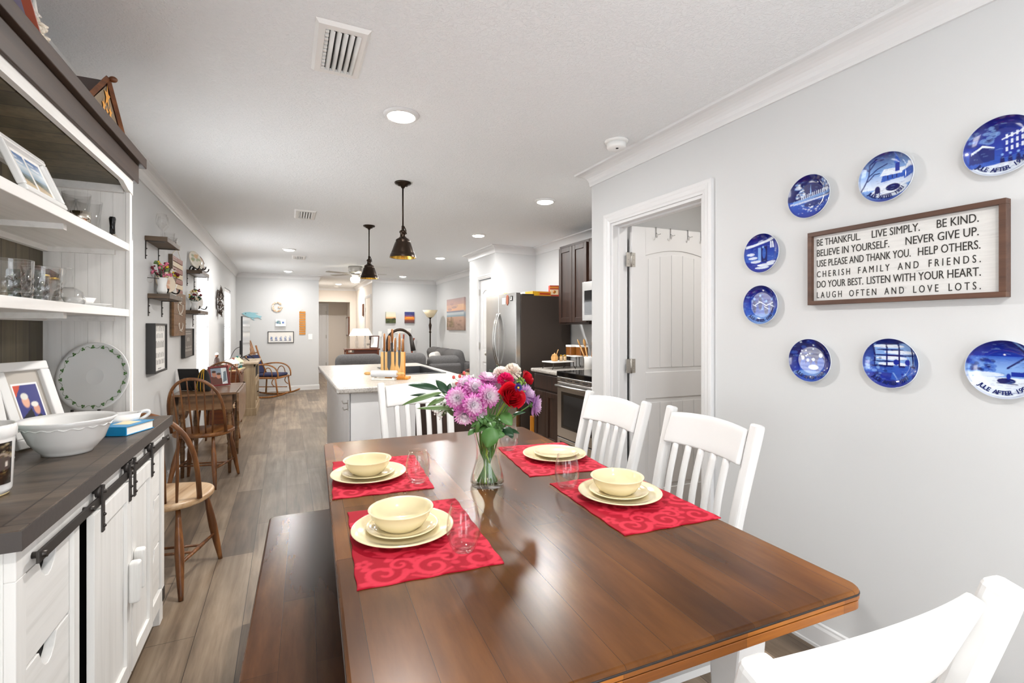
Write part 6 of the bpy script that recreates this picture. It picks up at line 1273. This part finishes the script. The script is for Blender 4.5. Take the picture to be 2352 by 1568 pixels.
# knife block
t = thing('knife_block', 'pale wooden upright knife block with knives on the island', 'knife block', (.755, 3.80, IT + .0005), math.radians(-26)); t.scale = (.85, .85, .85)
MB().box(-.112, .0, .022, .106, .022, .25).build('board', 'block_wood', t, bev=.002); MB().box(.1065, -.001, .022, .112, .023, .25).build('edge_strip', 'block_edge', t); MB().box(-.06, -.055, 0, .15, .075, .022).build('foot', 'block_edge', t, bev=.003)
MB().box(-.11, -.0015, .03, .104, -.0003, .245).build('magnetic_face', 'block_wood', t)
for i, (x, zt, bl, bw_, hl, st, lb) in enumerate(((-.078, .26, .21, .010, .16, 1, 'slim carving knife with a steel and wood handle, leftmost on the knife block'), (-.032, .262, .20, .034, .14, 0, 'broad chef knife with a wooden handle on the knife block'), (-.012, .335, .10, .03, .125, 0, 'tall knife with a wooden handle standing highest in the knife block'),
        (.022, .255, .14, .013, .125, 1, 'narrow boning knife with a steel handle edge on the knife block'), (.062, .265, .17, .022, .155, 1, 'pointed utility knife with a bright steel handle on the knife block'), (.086, .255, .12, .014, .115, 1, 'small paring knife at the right of the knife block'))):
    back = i in (2, 5); k = thing('kitchen_knife', lb, 'knife', tuple(t.location), t.rotation_euler[2], 'kitchen knives on the block'); k.scale = (.85, .85, .85); y = .026 if back else -.0045
    MB().add([(x - bw_ / 2, y - .001, zt), (x + bw_ / 2, y - .001, zt), (x + bw_ / 2, y - .001, zt - bl * .6), (x + .002, y - .001, zt - bl), (x - bw_ / 2, y - .001, zt - bl * .75)], [(0, 1, 2, 3, 4)]).build('blade', 'blade_steel', k, fix=False, solid=.0018)
    MB().tube([(x, y, zt), (x, y - .004, zt + .02), (x, y - .004, zt + hl * .7), (x, y - .002, zt + hl)], [.009, .012, .012, .010], 10, up=(1, 0, 0), flat=.85).build('handle', 'handle_wood', k)
    if st: MB().tube([(x - .008, y - .003, zt), (x - .010, y - .0075, zt + .03), (x - .010, y - .0075, zt + hl * .8), (x - .007, y - .004, zt + hl + .002)], .007, 8).build('bolster', 'steel', k)
t = thing('rolling_pin', 'white marble rolling pin with wooden handles in front of the knife block', 'rolling pin', (.685, 3.775, IT + .048), math.radians(-32)); t.scale = (.85, .85, .85); A = (1, 0, 0)
MB().cyl((-.12, 0, 0), (.12, 0, 0), .031, n=28).build('barrel', 'marble', t, bev=.003)
for s2 in (-1, 1): MB().tube([(s2 * .12, 0, 0), (s2 * .128, 0, 0), (s2 * .15, 0, 0), (s2 * .18, 0, 0), (s2 * .19, 0, 0)], [.009, .011, .015, .013, .006], 14).build('handle', 'block_wood', t)
t = thing('pin_stand', 'white wooden cradle under the marble rolling pin', 'stand', (.685, 3.775, IT + .0005), math.radians(-32)); t.scale = (.85, .85, .85); MB().box(-.11, -.035, 0, .11, .035, .014).build('base', 'page_white', t, bev=.002); [MB().box(q, -.032, .014, q + .015, .032, .024).build('rest', 'page_white', t) for q in (-.10, .085)]
# ================================================================ KITCHEN RUN ON THE RIGHT
KT = .875; KF = 2.50
def shaker(mb, x, y0, z0, y1, z1, r=.055):        # framed door facing -x, front at x
    for q in ((y0, z0, y0 + r, z1), (y1 - r, z0, y1, z1), (y0 + r, z0, y1 - r, z0 + r), (y0 + r, z1 - r, y1 - r, z1)): mb.box(x, q[0], q[1], x + .02, q[2], q[3])
    return mb.box(x + .010, y0 + r * .9, z0 + r * .9, x + .02, y1 - r * .9, z1 - r * .9)
def base_cab(y0, y1, label):
    t = thing('base_cabinet', label, 'cabinet', (0, y0, 0), group='dark base cabinets'); w_ = y1 - y0
    MB().box(KF + .021, 0, .09, KW - .005, w_, KT - .04).box(KF + .07, 0, 0, KW - .01, w_, .09).build('body', 'espresso', t)
    MB().box(KF, .012, KT - .215, KF + .02, w_ - .012, KT - .055).build('drawer', 'espresso', t, bev=.006)
    for a, b_ in ((.012, w_ / 2 - .003), (w_ / 2 + .003, w_ - .012)): shaker(MB(), KF, a, .105, b_, KT - .235).build('door', 'espresso', t, bev=.003)
base_cab(4.205, 4.74, 'dark brown base cabinet between the range and the fridge'); base_cab(2.93, 3.43, 'dark brown base cabinet on the near side of the range, behind the wall corner')
for y0, y1, lb in ((4.20, 4.76, 'speckled laminate worktop between the range and the fridge'), (2.92, 3.435, 'speckled laminate worktop on the near side of the range')):
    t = thing('worktop', lb, 'worktop', (0, y0, KT - .038), group='kitchen worktops'); MB().box(KF - .03, 0, 0, KW - .005, y1 - y0, .038).build('slab', 'laminate', t, bev=.012, seg=4); MB().box(KW - .026, 0, .038, KW - .006, y1 - y0, .13).build('splashback', 'laminate', t, bev=.003)
t = thing('kitchen_range', 'stainless steel electric range with a black glass top', 'range', (KF - .02, 3.445, 0)); w_ = .752; D2 = KW - .01 - (KF - .02)
MB().box(.035, .0, .03, D2, w_, .835).build('body', 'steel', t); MB().box(-.005, 0, .835, D2, w_, KT + .012).build('cooktop', 'black_gloss', t, bev=.006)
MB().box(.0, .0, .79, .035, w_, .833).build('control_strip', 'steel', t, bev=.004)
for k in range(5): MB().box(-.002, .08 + k * .13, .802, .001, .16 + k * .13, .812).build('vent_slot', 'hollow_shade', t)  # dark plates stand in for the shade inside the slots
dd = MB().box(0, .005, .235, .035, w_ - .005, .785).build('oven_door', 'steel', t, bev=.005); MB().box(-.002, .085, .33, .001, w_ - .085, .69).build('oven_window', 'black_gloss', dd, bev=.001); MB().box(-.0025, .13, .36, -.001, w_ - .13, .66).build('window_border', 'black_matte', dd)
h = MB().tube([(-.012, .03, .745), (-.05, .06, .75), (-.055, w_ / 2, .75), (-.05, w_ - .06, .75), (-.012, w_ - .03, .745)], .014, 12); h.build('door_handle', 'steel', dd)
dw = MB().box(0, .005, .03, .035, w_ - .005, .228).build('drawer', 'steel', t, bev=.005); MB().box(-.002, w_ - .3, .155, .001, w_ - .06, .195).build('drawer_pull', 'steel_dark', dw, bev=.004)
t = thing('upper_cabinet', 'dark brown two door wall cabinet above the kitchen worktop', 'cabinet', (2.86, 4.215, 1.362)); MB().box(.021, 0, 0, KW - 2.86 - .004, .60, .90).build('body', 'espresso', t, bev=.002)
for a, b_ in ((.02, .297), (.303, .585)): shaker(MB(), 0, a, .02, b_, .87).build('door', 'espresso', t, bev=.003)
t = thing('upper_cabinet', 'dark brown wall cabinet above the microwave', 'cabinet', (2.86, 3.44, 1.80)); MB().box(.021, 0, 0, KW - 2.86 - .004, .77, .462).build('body', 'espresso', t, bev=.002)
for a, b_ in ((.02, .38), (.386, .745)): shaker(MB(), 0, a, .02, b_, .43).build('door', 'espresso', t, bev=.003)
MB().box(-.012, .06, .03, 0, .1, .045).build('door_pull', 'bronze', t)
t = thing('microwave', 'stainless microwave with a black window above the range', 'microwave', (2.79, 3.455, 1.395)); MB().box(.02, 0, 0, KW - 2.79 - .006, .752, .40).build('body', 'steel_dark', t)
f = MB().box(0, 0, 0, .022, .752, .40).build('door', 'steel', t, bev=.003); MB().box(-.002, .2, .06, .001, .71, .31).build('window', 'black_gloss', f); MB().box(-.002, .02, .04, .001, .17, .37).build('control_panel', 'black_gloss', f)
# fridge
t = thing('refrigerator', 'stainless French door refrigerator with dark brown grey sides', 'refrigerator', (2.40, 5.03, 0)); fw_, fh = .915, 1.735; FD = KW - .03 - 2.40
MB().box(.085, 0, .02, FD, fw_, fh - .03).build('cabinet', 'steel_dark', t, bev=.004)
MB().box(.1, 0, fh - .03, .26, .07, fh - .012).build('hinge_cover', 'charcoal', t, bev=.004)
for y0, y1, nm in ((.0, .455, 'near'), (.46, fw_, 'far')):
    def dfn(u, v, y0=y0, y1=y1): return (.018 * (2 * ((y0 + (y1 - y0) * u) / fw_) - 1) ** 2, y0 + (y1 - y0) * u, .62 + (fh - .62) * v)
    m = MB(); g_ = [(0, 0)]; n = 12; vs = []
    for k in range(n + 1):
        x, y, _ = dfn(k / n, 0); vs.append((x, y))
    pl = vs + [(.08, y1), (.08, y0)]; m.prism(pl, .62, fh); dr = m.build('door', 'steel', t, bev=.004)
    yc = .43 if nm == 'near' else .485
    MB().tube(bez([(.0, yc, .85), (-.085, yc, 1.0), (-.085, yc, 1.35), (.0, yc, 1.5)], 16), .0125, 12).build('door_handle', 'steel', dr)
fz = MB().prism([(.018 * (2 * k / 12 - 1) ** 2, fw_ * k / 12) for k in range(13)] + [(.08, fw_), (.08, 0)], .06, .61).build('freezer_drawer', 'steel', t, bev=.004); MB().tube([(.0, .08, .52), (-.045, .1, .52), (-.05, fw_ / 2, .52), (-.045, fw_ - .1, .52), (0, fw_ - .08, .52)], .0125, 12).build('drawer_handle', 'steel', fz)
def mag(name, label, y, z, w, h, mat, shp=None):
    o = thing(name, label, 'magnet', (2.40 + .018 * (2 * (y / fw_) - 1) ** 2 - .0005, 5.03 + y, z), -PI / 2); m = MB()
    if shp: m.prism([(a * w, b * h) for a, b in shp], 0, .004, M=Matrix.Rotation(PI / 2, 4, 'X'))
    else: m.box(-w / 2, -.004, 0, w / 2, 0, h)
    m.build('face', mat, o, bev=.0008); return o
mag('fridge_note', 'white note on the near fridge door', .30, 1.61, .10, .075, 'paper_white'); mag('leather_magnet', 'orange brown shield shaped magnet on the fridge door', .205, 1.595, .06, .12, 'red_slat', [(-.5, 0.2), (0, -.05), (.5, .2), (.5, .8), (.2, 1), (-.3, 1), (-.5, .8)])
o = mag('dark_magnet', 'small square black magnet near the edge of the fridge door', .105, 1.64, .055, .06, 'black_matte'); MB().box(-.018, -.0048, .012, .018, -.004, .024).box(-.006, -.0048, .024, .014, -.004, .05).build('picture', 'lettering_pale', o)
o = thing('orange_lid', 'small orange lid lying on top of the fridge door', 'lid', (2.46, 5.40, fh + .0005)); MB().lathe([(0, 0), (.03, 0), (.03, .012), (0, .014)], 20).build('cap', 'orange_box', o)
t = thing('fruit_snack_box', 'long flat yellow and orange food box on the fridge', 'box', (2.78, 5.16, fh - .0295), math.radians(4)); MB().box(-.13, -.09, 0, .13, .09, .055).build('carton', 'orange_box', t); MB().box(-.131, -.0915, .004, -.05, -.0903, .05).build('fruit_panel', 'yellow_cord', t); MB().box(-.03, -.0915, .018, .12, -.0903, .036).build('printed_band', 'red_box', t)
t = thing('plastic_bag', 'clear folded plastic packet lying behind the orange food box', 'packet', (2.70, 5.30, fh - .0295)); MB().sph((0, 0, .03), (.12, .08, .03), 16, 8).build('packet', 'pillow_white', t)
t = thing('waffle_box', 'upright red and cream food carton on the fridge beside the wall cabinet', 'box', (3.00, 5.12, fh - .0295), math.radians(-18)); MB().box(-.075, -.045, 0, .075, .045, .135).build('carton', 'red_box', t); MB().box(-.0755, -.046, .02, .03, -.0452, .085).build('cream_panel', 'cream_box', t); MB().box(-.0755, -.046, .1, .03, -.0452, .12).build('title_band', 'orange_box', t); MB().lathe([(0, 0), (.02, 0), (.018, .002), (0, .003)], 16, M=TX(-.02, -.046, .055) @ Matrix.Rotation(PI / 2, 4, 'X')).build('waffle_picture', 'honey', t)
t = thing('wooden_board', 'light unfinished wooden board standing between the fridge and the base cabinet', 'board', (2.52, 4.79, 0)); MB().box(-.035, -.012, 0, .035, .012, .33).build('board', 'block_edge', t, bev=.002)
# things on the kitchen worktop
def tier(name, label, loc, w, d_, h, rz=0):
    t = thing(name, label, 'serving stand', loc, rz, 'two tier serving stand'); MB().prism(rrect(-w / 2, -d_ / 2, w / 2, d_ / 2, .02, 4), h, h + .012).build('tray', 'canister_white', t, bev=.004)
    for sx in (-1, 1):
        for sy in (-1, 1): MB().tube([(sx * (w / 2 - .03), sy * (d_ / 2 - .02), h), (sx * (w / 2 - .03), sy * (d_ / 2 - .02), .03), (sx * (w / 2 - .01), sy * (d_ / 2 - .01), 0)], .005, 6).build('leg', 'black_metal', t)
    return t
tier('serving_tray', 'low white tray on black legs holding the honey pot', (2.72, 4.56, KT + .0005), .34, .20, .07, math.radians(8)); tier('serving_tray', 'higher white tray on black legs behind, holding the canisters', (2.94, 4.52, KT + .0005), .26, .24, .13, math.radians(5))
z1 = KT + .0835
t = thing('honey_pot', 'round wooden honey pot with a dipper on the low tray', 'pot', (2.66, 4.55, z1)); MB().lathe([(0, 0), (.03, 0), (.04, .02), (.04, .045), (.03, .06), (.033, .064), (.02, .075), (.008, .078), (.008, .088), (0, .09)], 24).build('pot', 'spoon_wood', t); MB().tube([(.02, 0, .06), (.045, 0, .125)], [.004, .006], 8).build('dipper', 'spoon_wood', t)
for i, (p, lb) in enumerate((((2.73, 4.53), 'salt shaker with a gold lid next to the honey pot'), ((2.775, 4.525), 'salt shaker with a gold lid at the right of the pair'))):
    if i == 0:
        t = sh_ = thing('salt_shaker', lb, 'shaker', (*p, z1), group='gold lidded shakers'); MB().lathe([(0, 0), (.018, 0), (.018, .045), (.014, .052), (0, .052)], 20).build('jar', 'salt_tan', t); MB().lathe([(0, .052), (.017, .052), (.016, .068), (0, .071)], 20).build('lid', 'gold_metal', t)
    else: dup(sh_, (*p, z1), None, lb)
z2 = KT + .1435
for i, (p, lb) in enumerate((((2.90, 4.58), 'square brown canister with a white lid, left on the higher tray'), ((2.955, 4.46), 'square brown canister with a white lid, right on the higher tray'))):
    if i == 0:
        t = ca_ = thing('canister', lb, 'canister', (*p, z2), group='square kitchen canisters'); MB().prism(rrect(-.05, -.05, .05, .05, .012, 4), 0, .09).build('jar', 'jar_brown', t); MB().prism(rrect(-.053, -.053, .053, .053, .012, 4), .09, .112).build('lid', 'canister_white', t, bev=.003)
    else: dup(ca_, (*p, z2), None, lb)
t = thing('glass_jar', 'small clear glass jar at the back of the kitchen worktop', 'jar', (3.08, 4.60, KT + .0005)); MB().lathe([(0, .005), (.04, .005), (.042, .2), (.03, .22), (.034, .26), (.037, .26), (.034, .22), (.046, .2), (.045, 0), (0, 0)], 24).build('jar', 'clear_glass', t)
t = thing('utensil_crock', 'white crock of wooden spoons beside the range', 'crock', (2.93, 4.28, KT + .0005)); MB().lathe([(0, .01), (.05, .01), (.052, .135), (.058, .14), (.06, .135), (.056, .115), (.056, 0), (0, 0)], 32).build('crock', 'canister_white', t)
for i, (a, b_, mt, lb) in enumerate((((.01, .02), (-.045, .08), 'spoon_wood', 'wooden spoon with a large bowl leaning left in the white crock'), ((.0, .0), (.0, .05), 'spoon_wood', 'wooden spoon in the middle of the white crock'), ((.0, -.02), (.03, -.05), 'handle_wood', 'dark wooden spatula in the white crock'), ((.01, -.01), (.05, -.03), 'red_silicone', 'red silicone spatula in the white crock'))):
    u_ = thing('cooking_spoon', lb, 'utensil', (2.93, 4.28, KT + .012), group='utensils in the white crock'); p0, p1 = Vector((a[0], a[1], 0)), Vector((b_[0] - .02, b_[1], .24)); MB().tube([p0, p1], [.006, .008], 8).build('handle', 'spoon_wood' if mt == 'red_silicone' else mt, u_); MB().sph((0, 0, 0), (.009, .026, .042), 12, 8, M=Matrix.Translation(p1 + (p1 - p0).normalized() * .035) @ (p1 - p0).to_track_quat('Z', 'X').to_matrix().to_4x4()).build('spoon_head', mt, u_)
# ================================================================ LIVING ROOM
def cushion(x0, y0, z0, x1, y1, z1, nm, mat, par, M_=None):
    o = MB().box(x0, y0, z0, x1, y1, z1, M=M_).build(nm, mat, par, bev=min(x1 - x0, y1 - y0, z1 - z0) * .42, seg=5); o.data.polygons.foreach_set('use_smooth', [True] * 6); return o
t = thing('sofa', 'grey fabric sofa with its back to the kitchen island', 'sofa', (.64, 7.45, 0))
MB().box(0, 0, .06, 1.42, .2, .72).box(0, .1, .06, 1.42, .9, .42).build('body', 'sofa_fabric', t, bev=.04, seg=3)
MB().box(-.02, .0, .06, .18, .9, .6).build('arm', 'sofa_fabric', t, bev=.06, seg=4); MB().box(1.24, .0, .06, 1.42, .9, .6).build('arm', 'sofa_fabric', t, bev=.06, seg=4)
for x in (.02, .72): cushion(x, .05, .55, x + .68, .3, .92, 'back_cushion', 'sofa_fabric', t)
for x in (.18, .72): cushion(x, .26, .4, x + .52, .92, .55, 'seat_cushion', 'sofa_fabric', t)
for x in (.05, 1.33):
    for y in (.06, .82): MB().cyl((x, y, .06), (x, y, 0), .025, n=10).build('foot', 'charcoal', t)
t = thing('loveseat', 'grey fabric sofa along the right with plump back cushions and a white pillow', 'sofa', (2.10, 7.95, 0))
MB().box(.0, 0, .06, .92, 2.2, .40).box(.78, 0, .06, .98, 2.2, .70).build('body', 'sofa_fabric', t, bev=.04, seg=3)
for y in (.0, 2.02): MB().box(.0, y, .06, .98, y + .2, .50).build('arm', 'sofa_fabric', t, bev=.05, seg=4)
for k in range(3): cushion(-.12, .0, 0, .12, .62, .46, 'back_cushion', 'sofa_fabric', t, TX(.78, .2 + k * .61, .47, 0, math.radians(-14)))
for k in range(3): cushion(.02, .2 + k * .605, .38, .72, .8 + k * .605, .53, 'seat_cushion', 'sofa_fabric', t)
for x in (.05, .9):
    for y in (.08, 2.1): MB().cyl((x, y, .06), (x, y, 0), .025, n=10).build('foot', 'charcoal', t)
t = thing('throw_pillow', 'white throw pillow with a dark mark on the grey loveseat', 'pillow', (2.58, 8.55, .54)); cushion(-.07, -.2, 0, .07, .2, .36, 'cover', 'pillow_white', t, TX(0, 0, 0, 0, math.radians(-24), math.radians(-30)))
t = thing('sectional_sofa', 'grey fabric sofa section with its back seen right of the knife block', 'sofa', (2.05, 11.0 - 1.05, 0))
t.location = (2.09, 7.55, 0); MB().box(0, 0, .06, .55, .3, .74).box(0, .1, .06, .55, .38, .42).build('body', 'sofa_fabric', t, bev=.05, seg=3); cushion(.0, .03, .5, .55, .26, .86, 'back_cushion', 'sofa_fabric', t)
t = thing('end_table', 'reddish wooden end table beside the grey loveseat', 'table', (2.80, 7.40, 0)); MB().box(-.24, -.24, .53, .24, .24, .56).build('top', 'mahogany', t, bev=.005)
for sx in (-1, 1):
    for sy in (-1, 1): MB().box(sx * .2 - .018, sy * .2 - .018, 0, sx * .2 + .018, sy * .2 + .018, .53).build('leg', 'mahogany', t)
MB().box(-.2, -.2, .45, .2, .2, .53).build('apron', 'mahogany', t)
t = thing('note_stack', 'stack of pale papers under the leather pouch on the end table', 'papers', (2.78, 7.38, .5605)); MB().box(-.13, -.1, 0, .13, .1, .03).build('pages', 'cream_box', t)
t = thing('leather_pouch', 'dark red brown leather pouch on the end table', 'pouch', (2.78, 7.38, .591)); MB().sph((0, 0, .035), (.14, .1, .035), 18, 9).build('body', 'leather', t); MB().tube([(-.12, -.09, .035), (.12, -.09, .04)], .005, 6).build('zip', 'black_metal', t)
t = thing('remote_control', 'dark slim remote control standing up in the leather pouch', 'remote', (2.78, 7.42, .64)); MB().box(-.018, -.01, 0, .018, .01, .15, M=TX(0, 0, 0, 0, math.radians(18))).build('case', 'black_matte', t, bev=.004); MB().box(-.012, -.0115, .02, .012, -.0098, .06, M=TX(0, 0, 0, 0, math.radians(18))).build('keypad', 'plastic_white', t)
t = thing('floor_lamp', 'tall dark torchiere floor lamp with a cream glass bowl in the corner', 'floor lamp', (2.93, 10.55, 0))
MB().lathe([(0, 0), (.15, 0), (.15, .015), (.05, .04), (0, .045)], 32).build('base', 'bronze', t); MB().lathe([(0, .03), (.014, .04), (.014, 1.2), (.03, 1.22), (.016, 1.25), (.03, 1.34), (.034, 1.38), (.018, 1.43), (.016, 1.52), (.03, 1.54), (.05, 1.55), (0, 1.555)], 20).build('pole', 'bronze', t)
MB().lathe([(.03, 1.55), (.07, 1.56), (.11, 1.62), (.17, 1.715), (.165, 1.715), (.105, 1.625), (.06, 1.57), (.03, 1.56)], 36, cap=False).build('shade', 'lamp_cream', t)
t = thing('console_table', 'dark red brown hall table with a glass lamp behind the grey sofa', 'table', (1.40, 10.0, 0), 0); MB().box(-.36, -.2, .88, .3, .2, .905).build('top', 'mahogany', t, bev=.004); MB().box(-.2, -.18, .72, .28, .18, .88).build('drawer_box', 'walnut_dark', t); MB().box(-.34, -.17, .8, -.2, .17, .83).build('side_tray', 'mahogany', t)
for sx in (-.33, .26):
    for sy in (-.17, .17): MB().box(sx - .018, sy - .018, 0, sx + .018, sy + .018, .88).build('leg', 'mahogany', t)
for i, (p, lb) in enumerate((((1.27, 9.98, .9055), 'glass table lamp with a white pleated shade, left of the pair on the hall table'), ((1.43, 9.98, .9055), 'glass table lamp with a white pleated shade, right of the pair on the hall table'))):
    if i == 0:
        t = tl = thing('table_lamp', lb, 'lamp', p, group='pair of glass table lamps'); MB().lathe([(0, 0), (.055, 0), (.05, .012), (.02, .025), (.028, .06), (.034, .12), (.026, .18), (.018, .22), (.01, .24), (0, .24)], 20).build('base', 'cut_crystal', t); MB().cyl((0, 0, .24), (0, 0, .3), .006, n=8).build('stem', 'black_metal', t)
        MB().lathe([(.15 * (1 + .012 * (k % 2)), .255 + 0 * k) for k in (0,)] + [(.14, .28), (.07, .40)], 40, cap=False).build('shade', 'shade_white', t)
    else: dup(tl, p, None, lb)
t = thing('framed_photos', 'stack of leaning frames at the right of the hall table lamps', 'picture frame', (1.60, 9.96, .9055), rot=(math.radians(-12), 0, math.radians(-30))); MB().box(-.09, 0, 0, .09, .014, .26).build('frame', 'walnut_dark', t); MB().box(-.07, -.002, .02, .07, 0, .24).build('print', 'paper_white', t)
for i, (x, lb, pts) in enumerate(((2.42, 'twisted wooden walking stick leaning in the corner, left of two', [(-.02, 0, 0), (.02, 0, .35), (-.01, 0, .7), (.01, 0, 1.17)]), (2.62, 'forked wooden walking stick leaning in the corner, right of two', [(.05, 0, 0), (.02, 0, .4), (-.02, 0, .75), (-.01, 0, .95), (.05, 0, 1.08)]))):
    t = tag(MB().tube(bez(pts, 16), [.017 + .003 * math.sin(k * 1.7) for k in range(17)], 9).build('walking_stick', 'red_brown'), lb, 'walking stick', 'walking sticks in the corner'); t.location = (x, 10.98, 0)
